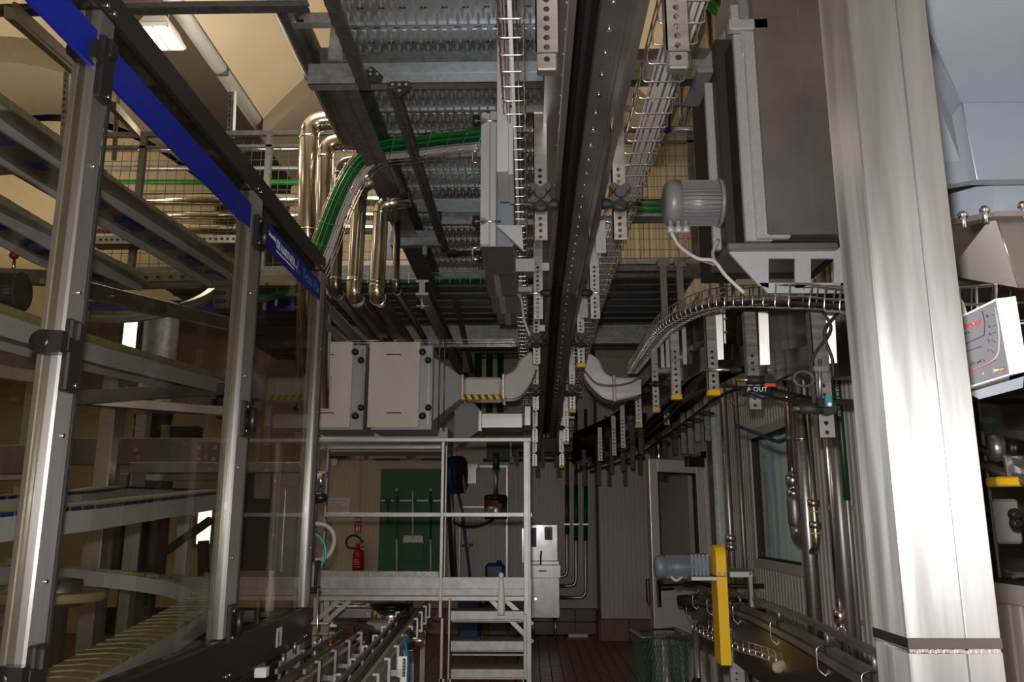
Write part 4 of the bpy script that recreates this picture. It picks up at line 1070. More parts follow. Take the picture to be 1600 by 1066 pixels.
for i in range(14, len(cpath) - 2, 2):
    p = cpath[i]; t = (cpath[i + 1] - cpath[i - 1]).normalized(); a = V((t.y, -t.x, 0)).normalized()
    if p.y < 6.1: continue
    for sg in ((1,) if p.y < 8 else (-1, 1)):
        o = p + a * sg * .17
        dp_ = part('drop_post', MB().box(o.x - .022, o.x + .022, o.y - .02, o.y + .02, o.z - .24 - .04 * (i % 3), o.z + .16), 'dark' if p.y > 8 else 'galv_dark', c2)
        part('rail_clamp', MB().cyl(o + V((-.06, -.01, -.06)), o + V((.06, -.01, -.06)), .012, 6).box(o.x - .03, o.x + .03, o.y - .035, o.y + .01, o.z - .085, o.z - .04, .004), 'rubber', dp_)
# bright stay plates behind the bars
for x0, y0, x1, y1, Y, m in ((1116, 484, 1130, 562, 4.62, 'glare_steel'), (1131, 482, 1145, 546, 4.68, 'glare_steel'), (1186, 487, 1202, 570, 3.92, 'glare_steel'), (1264, 490, 1283, 590, 3.05, 'glare_steel'), (1284, 486, 1306, 568, 3.06, 'glare_steel'), (1066, 510, 1073, 570, 5.4, 'steel_dark'), (1040, 520, 1048, 575, 5.9, 'steel_dark'), (1032, 530, 1038, 575, 6.0, 'steel_dark')):
    cx = P((x0 + x1) / 2, (y0 + y1) / 2, Y); ww = (P(x1, y0, Y) - P(x0, y0, Y)).length; hh_ = P(x0, y0, Y).z - P(x0, y1, Y).z
    ex_ = V((1, -cx.x / cx.y, 0)).normalized(); ez_ = V((0, -.10 if m == 'glare_steel' else 0, 1)).normalized()      # plates tilted towards the flash, shaped to return its glare
    o = part('stay_plate', MB().obox(cx, ex_ * ww / 2, ex_.cross(ez_).normalized() * .005, ez_ * hh_ / 2, .002), m, c2)
    if x0 == 1131:
        q = MB()
        for px, py in ((1134, 498), (1141, 498), (1134, 519), (1141, 519), (1135, 540)):
            p = P(px, py, Y - .02); q.cyl(p + V((0, .03, 0)), p + V((0, -.004, 0)), .008, 8)
        part('bolt', q, 'chrome', o)
# cross rods with clamps
for px0, px1, py, Y in ((1095, 1172, 578, 4.5), (1150, 1200, 594, 3.85), (1240, 1292, 639, 2.97), (985, 1010, 610, 7.4), (1015, 1040, 600, 6.2)):
    a, b = P(px0, py, Y), P(px1, py, Y); part('rod', MB().cyl(a, b, .009, 8), 'chrome', c2)
    part('rail_clamp', MB().cyl(b, b + V((-.10, 0, 0)), .02, 10).cyl(b + V((0, .02, 0)), b + V((0, -.03, 0)), .026, 10), 'rubber', c2)
# far cluster of dark drop posts where both conveyors meet
for k, (px, y0, y1, Y) in enumerate(((808, 705, 727, 10.9), (848, 690, 730, 10.9), (869, 690, 730, 10.9), (908, 690, 728, 10.9), (925, 695, 730, 10.9), (956, 690, 726, 9.9), (978, 660, 712, 9.4), (990, 660, 700, 9.0), (1003, 650, 697, 8.8), (948, 650, 716, 10.0))):
    p = P(px, y1, Y); part('drop_post', MB().box(p.x - .025, p.x + .025, Y, Y + .04, p.z, P(px, y0, Y).z), 'dark', c2)
# wires and a coil on the second conveyor
wl = P(1254, 593, 2.95)
solo('coiled_cable', MB().tube([wl + V((.036 * math.cos(t), -.005 * t / PI, .028 * math.sin(t))) for t in [2 * PI * k / 16 for k in range(33)]], .0045, 6), 'knobgrey', 'small coil of dark grey cable tied below the right conveyor beside the holed bar', 'cable')
for k, (pts, m, lab) in enumerate((([(1285, 486, 2.96), (1298, 515, 2.95), (1270, 560, 2.95), (1272, 600, 2.96)], 'rubber', 'black cable curving left over the bright stay plate'), ([(1312, 486, 2.96), (1288, 518, 2.95), (1300, 560, 2.95), (1302, 590, 2.96)], 'rubber', 'black cable curving right over the bright stay plate'),
      ([(1270, 600, 3.05), (1240, 585, 3.3), (1205, 600, 3.8), (1190, 590, 3.9)], 'rubber', 'dark cable sagging along the rails behind the two holed bars'), ([(1150, 665, 3.9), (1190, 680, 3.8), (1215, 690, 3.6), (1232, 684, 3.4)], 'navyhose', 'dark blue air hose looping below the right conveyor'))):
    solo('loose_cable', MB().tube(spline([P(*q) for q in pts], 6), .006 if k < 3 else .009, 6), m, lab, 'cable')
sn = thing('proximity_sensor', 'sensor on a short rod hanging beside the holed bar on the right', 'sensor', P(1284, 640, 2.93))
a, b = P(1281, 562, 2.95), P(1281, 625, 2.95); part('rod', MB().cyl(a, b, .008, 8), 'steel', sn)
part('bracket', pbox(MB(), 1272, 571, 1296, 580, 2.92, .03, .003), 'steel', sn); part('body', pbox(MB(), 1279, 622, 1297, 637, 2.92, .03, .003), 'black', sn); part('lens_holder', pbox(MB(), 1291, 617, 1300, 636, 2.91, .02, .003), 'tealdark', sn)
p = P(1296, 632, 2.905); part('eye', MB().cyl(p, p + V((0, -.004, 0)), .007, 10), 'whiteplastic', sn)
vb = thing('valve_block', 'dark pneumatic block with an orange tag below the right conveyor', 'valve', P(1190, 615, 3.7))
part('body', pbox(MB(), 1165, 603, 1205, 617, 3.7, .06, .004), 'black', vb); part('tag', pbox(MB(), 1195, 599, 1212, 604, 3.69, .02, .002), 'orange', vb, 'orange tag'); part('hose_tail', MB().tube(spline([P(1205, 610, 3.68), P(1195, 620, 3.66), P(1172, 612, 3.68)], 5), .012, 6), 'navyhose', vb)
lb = part('lens', pbox(MB(), 1166, 604, 1200, 613, 3.695, .006), 'black', vb)
text('A OUT', .03, P(1167, 612, 3.69), (1, 0, 0), (0, 0, 1), 'inkwhite', lb)
# the wire basket that follows the right conveyor
bp = [P(1600, 505, 1.75), P(1480, 500, 2.15), P(1312, 488, 2.7), P(1250, 483, 2.9), P(1160, 480, 3.4), P(1110, 485, 3.8), P(1070, 500, 4.3), P(1038, 520, 5.0), P(1012, 552, 6.4), P(988, 585, 8.6)]
bt_, bf = basket('wire_cable_tray', 'wire cable tray curving above the right conveyor and away', spline(bp, 5), .11, .085, .10)
for k in range(4):
    dx = -.03 + .02 * k
    cable('cable', 'dark cable lying in the wire tray above the right conveyor', [p + a * dx + u * (.018 + .002 * (i % 3)) for i, (p, a, u) in enumerate(bf[2:])], .007, 'rubber' if k % 2 else 'dark', 'dark cables in the curved tray')
# two hanger rods of the far deck
for px in (1036, 1062):
    a, b = P(px, 418, 6.2), P(px + 6, 500, 5.6)
    solo('drop_rod', MB().box(a.x - .025, a.x + .025, 6.2, 6.24, b.z, a.z + .05).box(a.x - .045, a.x + .045, 6.17, 6.27, a.z, a.z + .06), 'steel_dark', {1036: 'left of two dark drop rods hanging from the deck beam', 1062: 'right of two dark drop rods hanging from the deck beam'}[px], 'rod')
sb = thing('support_rail', 'dark slotted support rail holding the two drop rods', 'rail', P(1010, 425, 6.3))
part('rail', pbox(MB(), 955, 403, 1068, 413, 6.25, .06, .003), 'galv', sb); part('lower_rail', pbox(MB(), 950, 414, 1072, 424, 6.22, .05, .003), 'galv_dark', sb)
# crosswise conveyor at the far end
xc = thing('cross_conveyor', 'dark crosswise conveyor at the far end below the air conveyor', 'conveyor', P(850, 725, 11.1))
part('housing', pbox(MB(), 800, 684, 932, 712, 11.1, .25, .01), 'dark', xc)
part('rail', MB().cyl(P(755, 719, 11.05), P(928, 719, 11.05), .018, 8), 'dark', xc); part('rail', MB().cyl(P(810, 708, 11.05), P(925, 708, 11.05), .014, 8), 'dark', xc)
for px in (838, 880, 916, 775, 800):
    part('rail_clamp', pbox(MB(), px - 4, 714, px + 4, 724, 11.0, .05, .004), 'black', xc)
part('gantry', pbox(MB(), 760, 690, 795, 720, 11.0, .15, .006), 'dark', xc)
# ------------------------------------------------------------------ blower filter unit, upper right
bu = thing('blower_unit', 'tall dark blower filter box with bolted silver flanges and motor', 'blower', P(1210, 460, 2.95))
Yb = 2.95
def up(nm, x0, y0, x1, y1, Y, d, m, bev=.004, par=None, lab=None): return part(nm, pbox(MB(), x0, y0, x1, y1, Y, d, bev), m, par or bu, lab)
fl_ = up('back_flange', 1115, 128, 1135, 390, 3.2, .03, 'silver')
up('housing', 1135, 60, 1172, 388, 3.12, .5, 'dark'); up('housing', 1165, 52, 1310, 378, 2.98, .5, 'dark')
up('front_flange', 1166, 52, 1186, 376, 2.93, .03, 'silver'); ff = up('front_flange', 1183, 48, 1212, 372, 2.91, .03, 'silver')
up('door', 1200, -60, 1286, 366, 2.90, .06, 'steel_dark'); up('door_edge', 1274, 0, 1280, 360, 2.895, .02, 'steel_dark')
up('top_bracket', 1140, 28, 1200, 45, 2.9, .04, 'silver'); up('top_bracket', 1143, 6, 1154, 30, 2.9, .04, 'silver'); up('side_bracket', 1160, 44, 1180, 84, 2.92, .03, 'silver')
part('hood', MB().prism([P(1172, -60, 3.18), P(1150, 22, 3.18), P(1094, 104, 3.18), P(1092, 112, 3.18), P(1128, 112, 3.18), P(1142, 58, 3.18), P(1200, 30, 3.18), P(1200, -60, 3.18)], (0, .3, 0)), 'motor', bu)
part('hood', pbox(MB(), 1155, -60, 1200, 27, 2.96, .4, .005), 'motor', bu)
up('hood_plate', 1090, 104, 1140, 112, 3.17, .3, 'motor')
for k in range(7):
    p = P(1122 + k * 1.3, 135 + k * 40, 3.2); part('flange_bolt', MB().cyl(p, p + V((0, -.007, 0)), .009, 10), 'chrome', fl_)
for k in range(7):
    p = P(1192 + k * 2.0, 57 + k * 50.5, 2.91); part('flange_bolt', MB().cyl(p, p + V((0, -.003, 0)), .013, 14).cyl(p, p + V((0, -.009, 0)), .009, 6), 'boxgrey', ff)
up('top_cap', 1164, 26, 1203, 54, 2.965, .3, 'motor'); up('sill', 1138, 378, 1310, 390, 2.94, .3, 'steel_dark')
# mounting plate with square windows
mp = MB(); Ym = 2.97
def pq(pts, d=.012): mp.prism([P(x, y, Ym) for x, y in pts], (0, d, 0))
pq([(1135, 389), (1320, 387), (1320, 404), (1148, 404)]); pq([(1148, 404), (1201, 404), (1201, 450), (1186, 446)]); pq([(1242, 404), (1267, 404), (1267, 450), (1242, 450)]); pq([(1303, 404), (1320, 404), (1320, 450), (1303, 450)]); pq([(1186, 442), (1320, 442), (1320, 458), (1200, 458)])
part('mounting_plate', mp, 'boxgrey', bu)
mo = gearmotor('blower_motor', 'grey finned blower motor on the left of the dark filter box', P(1036, 318, 3.15), (1, 0, 0), .225, .088, 'motor', fins=18)
q = MB()
for px in (1048, 1060, 1072): p = P(px, 357, 3.12); q.lathe(p, [(.016, -.02), (.016, .005), (.011, .007), (.011, .03)], (0, 0, 1), 8)
part('cable_gland', q, 'boxgrey', mo)
for pts, m, lab in (([(1048, 362, 3.12), (1062, 385, 3.1), (1090, 404, 3.05), (1115, 408, 3.02), (1135, 432, 3.0), (1163, 458, 2.99)], 'greycable', 'pale cable hanging from the blower motor to the wire tray'), ([(1074, 362, 3.12), (1070, 385, 3.1), (1080, 400, 3.07), (1118, 415, 3.03)], 'pinkcable', 'violet cable hanging from the blower motor'), ([(1122, 375, 3.15), (1114, 395, 3.1), (1117, 410, 3.03)], 'greycable', 'short pale cable loop below the silver flange')):
    solo('loose_cable', MB().tube(spline([P(*a) for a in pts], 6), .0075 if m == 'greycable' else .006, 6), m, lab, 'cable')
# rods and tap in the gap beside the blower, brass coloured stack of pipes
pr = thing('pipe_bracket', 'thin dark rod with hanging clamps before the upper beige wall', 'bracket', P(1070, 190, 6.4))
part('rod', MB().cyl(P(1040, 164, 6.4), P(1118, 164, 6.4), .02, 8), 'galv_dark', pr); part('drop', MB().cyl(P(1064, 140, 6.4), P(1064, 195, 6.4), .016, 8), 'galv_dark', pr); part('drop', MB().cyl(P(1078, 165, 6.4), P(1066, 198, 6.4), .016, 8), 'galv_dark', pr)
part('wall_post', MB().box(1.80, 1.86, 6.38, 6.42, 3.95, 5.5), 'galv_dark', pr); part('rod', MB().cyl(P(1118, 164, 6.4), V((1.83, 6.4, P(1118, 164, 6.4).z)), .02, 8), 'galv_dark', pr)
part('lower_rod', MB().cyl(P(1045, 203, 6.4), P(1112, 201, 6.4), .025, 8), 'galv', pr); part('blue_sleeve', MB().cyl(P(1043, 178, 6.38), P(1043, 206, 6.38), .03, 10), 'blue', pr, 'blue sleeve')
for px, r_, lab in ((1104, .035, 'left'), (1120, .03, 'middle'), (1134, .03, 'right')):
    a, b = P(px, -20, 6.9), P(px + 8, 520, 6.9)
    solo('riser_pipe', MB().cyl(a, V((a.x, a.y, b.z)), r_, 12), 'polish', f'{lab} one of three warm reflecting riser pipes behind the blower unit', 'pipe', 'riser pipes behind the blower')
gc = thing('green_cable_tray', 'green cables on a short tray seen left of the blower motor', 'cable tray', P(1015, 322, 5.2))
for k in range(6):
    part('cable', MB().cyl(P(990, 312 + k * 4.4, 5.2), P(1040, 313 + k * 4.2, 5.2), .0085, 6), 'greencable' if k % 2 else 'darkgreen', gc)
part('base', pbox(MB(), 988, 334, 1042, 338, 5.15, .14), 'galv', gc); part('arm', MB().box(.34, P(990, 336, 5.2).x, 5.2, 5.24, P(990, 337, 5.2).z - .02, P(990, 337, 5.2).z), 'galv', gc)
solo('green_cable_end', MB().cyl(P(1085, -10, 4.6), P(1128, 28, 4.6), .02, 8).cyl(P(1096, -10, 4.6), P(1136, 26, 4.6), .02, 8), 'greencable', 'green cables crossing behind the grey hood at the top', 'cable')
# ------------------------------------------------------------------ grey hopper behind the column
hp = thing('dust_hopper', 'smooth grey painted hopper with a stainless lower section, far right', 'hopper', P(1540, 440, 1.7))
Yh = 1.7
A = [(1400, -60), (1430, 30), (1503, 160), (1527, 280), (1440, 293)]
def q3(px, py, Y): return P(px, py, Y)
b = MB()
b.prism([q3(1395, -80, 1.36), q3(1800, -80, 1.36), q3(1800, 158, 1.78), q3(1503, 160, 1.78), q3(1425, 20, 1.53)], (0, .02, .0))
part('upper_face', b, 'greypaint', hp)
part('left_facet', MB().prism([q3(1385, -80, 1.48), q3(1425, 20, 1.535), q3(1503, 160, 1.785), q3(1527, 281, 1.72), q3(1400, 300, 1.62)], (0, .03, 0)), 'greypaint', hp)
part('front_facet', MB().prism([q3(1503, 160, 1.785), q3(1800, 158, 1.785), q3(1800, 277, 1.69), q3(1527, 281, 1.70)], (0, .03, 0)), 'greypaint', hp)
part('seam', MB().tube([q3(1503, 160, 1.78), q3(1527, 281, 1.694)], .0012, 5), 'silver', hp)
part('collar', MB().prism([q3(1475, 306, 1.85), q3(1553, 284, 1.76), q3(1553, 330, 1.76), q3(1475, 345, 1.85)], (0, .03, 0)), 'greypaint', hp)
part('collar', MB().prism([q3(1553, 284, 1.76), q3(1800, 278, 1.76), q3(1800, 326, 1.76), q3(1553, 330, 1.76)], (0, .03, 0)), 'greypaint', hp)
part('collar_underside', MB().prism([q3(1400, 300, 1.85), q3(1527, 281, 1.71), q3(1800, 277, 1.71), q3(1800, 279, 1.9), q3(1475, 306, 1.9)], (0, 0, .004)), 'greypaint', hp)
part('flange', MB().prism([q3(1476, 346, 1.83), q3(1553, 330, 1.73), q3(1800, 325, 1.73), q3(1800, 325, 1.8), q3(1556, 330, 1.8)], (0, 0, -.012)), 'steel_dark', hp)
part('lower_side', MB().prism([q3(1478, 350, 1.87), q3(1554, 333, 1.77), q3(1592, 450, 1.80), q3(1478, 430, 1.88)], (0, .02, 0)), 'cladrun', hp)
part('lower_front', MB().prism([q3(1554, 333, 1.77), q3(1800, 328, 1.77), q3(1800, 460, 1.80), q3(1592, 450, 1.80)], (0, .02, 0)), 'cladrun', hp)
part('seam', MB().tube([q3(1554, 333, 1.765), q3(1592, 450, 1.795)], .0015, 5), 'chrome', hp)
q = MB()
for px, py in ((1504, 336), (1538, 328), (1597, 321), (1473, 346)):
    p = P(px, py, 1.74); q.cyl(p + V((0, 0, .008)), p + V((0, 0, -.03)), .006, 8).cyl(p + V((0, 0, .004)), p + V((0, 0, -.004)), .01, 6)
part('bolt', q, 'chrome', hp)
part('lug', pbox(MB(), 1462, 310, 1474, 336, 1.8, .02, .003), 'silver', hp)
part('body', MB().hull([q3(1420, -60, 1.95), q3(1740, -60, 1.95), q3(1740, 270, 1.95), q3(1440, 285, 1.95)], [q3(1420, -60, 2.4), q3(1600, -60, 2.4), q3(1600, 270, 2.4), q3(1440, 285, 2.4)]), 'greypaint', hp)
part('lower_body', MB().hull([q3(1490, 345, 1.95), q3(1780, 340, 1.95), q3(1780, 440, 1.95), q3(1500, 425, 1.95)], [q3(1490, 345, 2.3), q3(1640, 340, 2.3), q3(1640, 440, 2.3), q3(1500, 425, 2.3)]), 'cladrun', hp)
part('right_facet', MB().hull([q3(1800, -80, 1.36), q3(1800, 158, 1.78), q3(1800, 277, 1.69), q3(1800, 300, 1.95)], [q3(1795, -80, 1.37) + V((0, .9, 0)), q3(1795, 158, 1.79) + V((0, .5, 0)), q3(1795, 277, 1.70) + V((0, .5, 0)), q3(1795, 300, 1.96) + V((0, .3, 0))]), 'greypaint', hp)
# gauge box
gb = thing('pressure_gauge', 'pale inclined tube pressure gauge box with a printed dial, far right', 'gauge', P(1540, 610, 1.45))
Yg = 1.45
f0, f1, f2, f3 = P(1478, 505, Yg), P(1556, 468, Yg - .0), P(1578, 586, Yg), P(1497, 611, Yg)
fr_ = [f0, f1, f2, f3]
ux = (f1 - f0).normalized(); uz = (f0 - f3).normalized(); nn = V((0, -1, 0))
part('case', MB().hull([f0, f1, f2, f3], [p + V((.06, .11, .006)) for p in fr_]), 'whiteplastic', gb)
part('side_cover', MB().hull([f1 + V((-.001, .0, .001)), P(1587, 463, Yg + .02), P(1606, 580, Yg + .02), f2], [p + V((.0, .1, 0)) for p in (f1, P(1587, 463, Yg + .02), P(1606, 580, Yg + .02), f2)]), 'whiteplastic', gb)
cc = (f0 + f1 + f2 + f3) / 4
ins = [cc + (p - cc) * .965 + V((0, -.001, 0)) for p in fr_]
di = part('dial', MB().prism(ins, (0, -.0015, 0)), 'darkface', gb)
def gp(px, py, dy=.003): return P(px, py, Yg - dy)
tb_ = MB().tube(fillet([gp(1503, 583), gp(1536, 573), gp(1560, 558), gp(1562, 520), gp(1554, 480)], .03, 6), .0018, 8)
part('tube', tb_, 'tubegrey', di, 'clear curved fluid tube')
part('tube_fluid', MB().tube(fillet([gp(1503, 583, .006), gp(1536, 573, .006), gp(1556, 562, .006)], .02, 5), .0008, 6), 'red', di)
tdx, tdz = (f2 - f3).normalized(), (f1 - f2).normalized()
text('Dwyer', .017, gp(1496, 518), tdx, (0, 0, 1), 'red', di, shear=.35)
text('MARK II', .005, gp(1501, 525), tdx, (0, 0, 1), 'ink', di)
part('print_line', MB().tube([gp(1505, 551), gp(1535, 541)], .0006, 4), 'ink', di)
for s_, px, py in (('0', 1506, 560), ('1', 1516, 572), ('2', 1521, 570.5), ('3', 1527, 569), ('4', 1531, 567.5), ('5', 1537, 565.5), ('1', 1544, 550), ('2', 1544, 535), ('4', 1546, 525), ('6', 1545, 513), ('8', 1542, 497)):
    text(s_, .0085 if s_ in '02468' else .0065, gp(px, py), tdx, (0, 0, 1), 'ink', di)
tk = MB()
for a_, b_ in (((1509, 563), (1512, 574)), ((1549, 493), (1555, 491)), ((1551, 510), (1557, 508)), ((1551, 521), (1556, 519)), ((1549, 531), (1556, 535)), ((1548, 546), (1553, 552)), ((1518, 567), (1519, 571)), ((1529, 564), (1530, 568))):
    tk.tube([gp(*a_), gp(*b_)], .0005, 4)
tk.tube([gp(1535, 486), gp(1539, 505), gp(1538, 524), gp(1497, 543)], .0007, 4)
part('scale_line', tk, 'ink', di, kind='stuff')
for px, py in ((1487, 517), (1499, 591)):
    p = gp(px, py, 0); part('port', MB().lathe(p, [(.009, 0), (.009, .012), (.006, .014), (.006, .02)], (-.3, -1, 0), 10), 'brass', gb)
part('level_vial', MB().tube([gp(1553, 579, .002), gp(1570, 576, .002)], .004, 8), 'brass', gb)
q = MB()
for px, py in ((1520, 506), (1535, 584)): p = gp(px, py, .002); q.cyl(p, p + V((0, -.002, 0)), .002, 8)
part('screw', q, 'chrome', di)
part('holder', MB().bar((X2 - .03, Yc + .10, 1.93), P(1530, 540, Yg + .08), .02, .03), 'steel_dark', gb); part('lower_housing', MB().hull([P(1512, 614, Yg + .03), P(1600, 588, Yg + .03), P(1598, 606, Yg + .03), P(1530, 624, Yg + .03)], [P(1512, 614, Yg + .1), P(1600, 588, Yg + .1), P(1598, 606, Yg + .1), P(1530, 624, Yg + .1)]), 'greypaint', gb)
for k, (a_, b_, c_) in enumerate((((1480, 462), (1500, 470), (1508, 490)), ((1478, 466), (1494, 474), (1502, 494)))):
    solo('air_tube', MB().tube(spline([P(*a_, 1.56), P(*b_, 1.52), P(*c_, 1.49)], 6), .004, 6), 'greycable', ('outer' if k == 0 else 'inner') + ' thin pale tube looping into the pressure gauge box', 'tube')
# what is seen through the right hand window pane: machine rails, green lights
mr = thing('filler_machine', 'dark filling machine with slanted rails behind the right window pane', 'machine', (RW + 1.0, 3.3, 0))
part('rail', MB().cyl(P(1500, 690, 3.5), P(1640, 740, 2.9), .018, 8), 'steel', mr); part('rail', MB().cyl(P(1500, 712, 3.5), P(1640, 768, 2.9), .02, 8), 'steel', mr); part('rail', MB().cyl(P(1500, 660, 3.6), P(1640, 690, 3.0), .02, 8), 'steel_dark', mr)
part('beam', MB().bar(P(1500, 640, 3.8), P(1640, 668, 3.2), .05, .06), 'steel_dark', mr)
part('base', MB().box(RW + .55, RW + 1.9, 3.0, 4.6, 0, 1.35, .02), 'dark', mr)
part('joint', MB().lathe(P(1555, 700, 3.18), [(.045, -.02), (.055, 0), (.045, .03)], (1, -.4, 0), 14), 'steel', mr)
part('hanger_plate', pbox(MB(), 1575, 712, 1612, 745, 3.1, .02, .003), 'steel', mr); part('guard_bar', pbox(MB(), 1559, 745, 1612, 760, 3.05, .08, .006), 'yellow', mr, 'yellow bar')
part('panel', pbox(MB(), 1526, 652, 1557, 672, 3.5, .02, .003), 'teal', mr); part('panel', pbox(MB(), 1575, 655, 1602, 678, 3.45, .02, .003), 'steel', mr)
part('bag', pbox(MB(), 1560, 780, 1592, 850, 3.4, .05, .01), 'wallpanel', mr)
part('knob', MB().lathe(P(1586, 804, 3.0), [(.008, -.02), (.02, -.012), (.022, 0), (.012, .016)], (0, -1, 0), 12), 'black', mr); part('knob', MB().lathe(P(1588, 818, 3.0), [(.008, -.02), (.02, -.012), (.022, 0), (.012, .016)], (0, -1, 0), 12), 'black', mr)
part('screen', pbox(MB(), 1500, 755, 1538, 800, 3.8, .02), 'darkgreen', mr)
M['greenlight'] = mat('green_strip_lamp', '#40ff90', .5, emit=((.15, .9, .65), 1.6))
for py in (765, 775, 780, 793): part('strip_lamp', MB().cyl(P(1500, py, 3.75), P(1535, py, 3.75), .005, 6), 'greenlight', mr)
# ------------------------------------------------------------------ access platform with railings and ladder steps
Yp = 5.9
ap = thing('access_platform', 'aluminium access platform with tube railings and steps below the filter units', 'platform', (-.6, 6.2, 0))
def tubep(x0, y0, x1, y1, Y, d=.035, m='alu', nm='rail', par=None): return part(nm, pbox(MB(), x0, y0, x1, y1, Y, d, .003), m, par or ap)
Yr = Yp + .75
tubep(492, 684, 830, 691, Yp); tubep(506, 801, 832, 808, Yp, .03)
tubep(685, 690, 695, 966, Yp - .004, .04, nm='post'); tubep(819, 690, 829, 1100, Yp - .004, .045, nm='post'); tubep(686, 966, 693, 1100, Yp, .035, nm='post')
tubep(693, 698, 699, 905, Yp + .12, .03, nm='post'); tubep(826, 692, 828, 950, Yp - .012, .01, nm='post')
tubep(504, 697, 689, 702, Yr, .035); tubep(505, 700, 511, 905, Yr, .035, nm='post'); part('rail', MB().bar(P(494, 709, Yp + .02), P(508, 699, Yr), .035, .035), 'alu', ap)
tubep(488, 690, 496, 920, Yp, .04, nm='post')
tubep(497, 902, 831, 931, Yp - .002, .012, nm='toe_board', m='aluplate'); tubep(497, 893, 686, 903, Yr - .05, .01, nm='toe_board', m='aluplate')
q = MB()
zt = P(600, 893, Yr - .05).z; za = P(600, 902, Yr - .05).z; xa, xb = P(500, 900, Yr - .05).x, P(686, 900, Yr - .05).x
for i in range(30):
    for j in range(2):
        x = xa + .02 + i * (xb - xa - .03) / 30; z = za + (j + .5) * (zt - za) / 2; s_ = 1 if (i + j) % 2 else -1
        q.obox((x, Yr - .051, z), V((1, 0, .7 * s_)).normalized() * .013, (0, .002, 0), V((-.7 * s_, 0, 1)).normalized() * .003)
part('tread_bar', q, 'chrome', ap, kind='stuff')
zd = P(600, 930, Yp).z
x0, x1 = P(500, 900, Yp).x, P(829, 900, Yp).x
part('deck', MB().box(x0, x1, Yp + .01, Yr + .02, zd - .005, zd + .008), 'aluplate', ap)
tubep(497, 932, 831, 939, Yp, .04, nm='frame_rail'); tubep(497, 932, 690, 938, Yr, .04, nm='frame_rail')
q = MB()
for k in range(90):
    p = P(505 + k * 3.6, 920.5, Yp - .004); q.box(p.x - .0035, p.x + .0035, Yp - .0035, Yp - .002, p.z - .003, p.z + .003)
part('rivet_row', q, 'black', ap, kind='stuff')
for a_, b_ in (((535, 934), (488, 976)), ((548, 938), (505, 976)), ((766, 936), (832, 1004)), ((790, 938), (832, 976))):
    part('brace', MB().bar(P(*a_, Yp + .03), P(*b_, Yp + .03), .03, .03, (0, 1, 0)), 'alu', ap)
tubep(500, 934, 506, 960, Yr, .03, nm='brace')
# steps
stp = part('stringer', pbox(MB(), 698, 936, 704, 1100, Yp - .02, .05, .003), 'alu', ap); part('stringer', pbox(MB(), 818, 960, 823, 1100, Yp - .02, .05, .003), 'alu', ap)
for k, (y0, y1) in enumerate(((955, 971), (1002, 1019), (1046, 1062))):
    t = part('step', pbox(MB(), 704, y0, 819, y1, Yp - .05 - .02 * k, .2, .003), 'aluplate', ap)
    q = MB()
    for i in range(34):
        p = P(707 + i * 3.3, y1 - 2.5, Yp - .051 - .02 * k); q.box(p.x - .004, p.x + .003, p.y - .001, p.y, p.z - .003, p.z + .003)
    part('grip_hole', q, 'black', t, kind='stuff')
for y in (1022, 970): tubep(706, y, 819, y + 3, Yp + .1, .02, nm='step_tie')
for px, Y in ((690, Yp), (824, Yp)):
    p = P(px, 1066, Y); part('lower_leg', MB().box(p.x - .018, p.x + .018, Y + .0, Y + .04, 0, p.z + .02), 'alu', ap)
for px in (702, 820):
    p = P(px, 1066, Yp); part('stringer_foot', MB().box(p.x - .013, p.x + .013, Yp - .02, Yp + .03, 0, p.z + .02), 'alu', ap)
for px in (492, 508):
    p = P(px, 935, Yp); part('leg', MB().box(p.x - .018, p.x + .018, Yp + .05, Yp + .09, 0, p.z), 'alu', ap)
# white bottles
def bottle(label, px, y0, y1, Y):
    a, b = P(px, y1, Y), P(px, y0, Y); H = b.z - a.z; t = thing('plastic_bottle', label, 'bottle', a, 'white plastic bottles')
    part('body', MB().lathe(a, [(.012, 0), (.024, .004), (.026, .02), (.026, H * .3), (.022, H * .55), (.016, H * .8), (.015, H * .88)], n=18), 'whiteplastic', t)
    part('cap', MB().lathe(a + V((0, 0, H * .88)), [(.017, 0), (.018, .005), (.017, H * .09), (.012, H * .12)], n=16), 'whiteplastic', t)
bottle('tapered white plastic bottle at the platform edge above the right brace', 783, 895, 962, Yp - .06)
bottle('tapered white plastic bottle seen through the end glass of the machine guard', 421, 892, 956, 4.55)
p = P(783, 962, Yp - .06); ledge = tag(part('bottle_ledge', MB().box(p.x - .03, p.x + .03, Yp - .09, Yp + .03, p.z - .012, p.z), 'alu', ap))
p = P(421, 956, 4.55); part('ledge', MB().box(p.x - .03, p.x + .10, 4.5, 4.7, p.z - .02, p.z), 'steel_dark', gd)
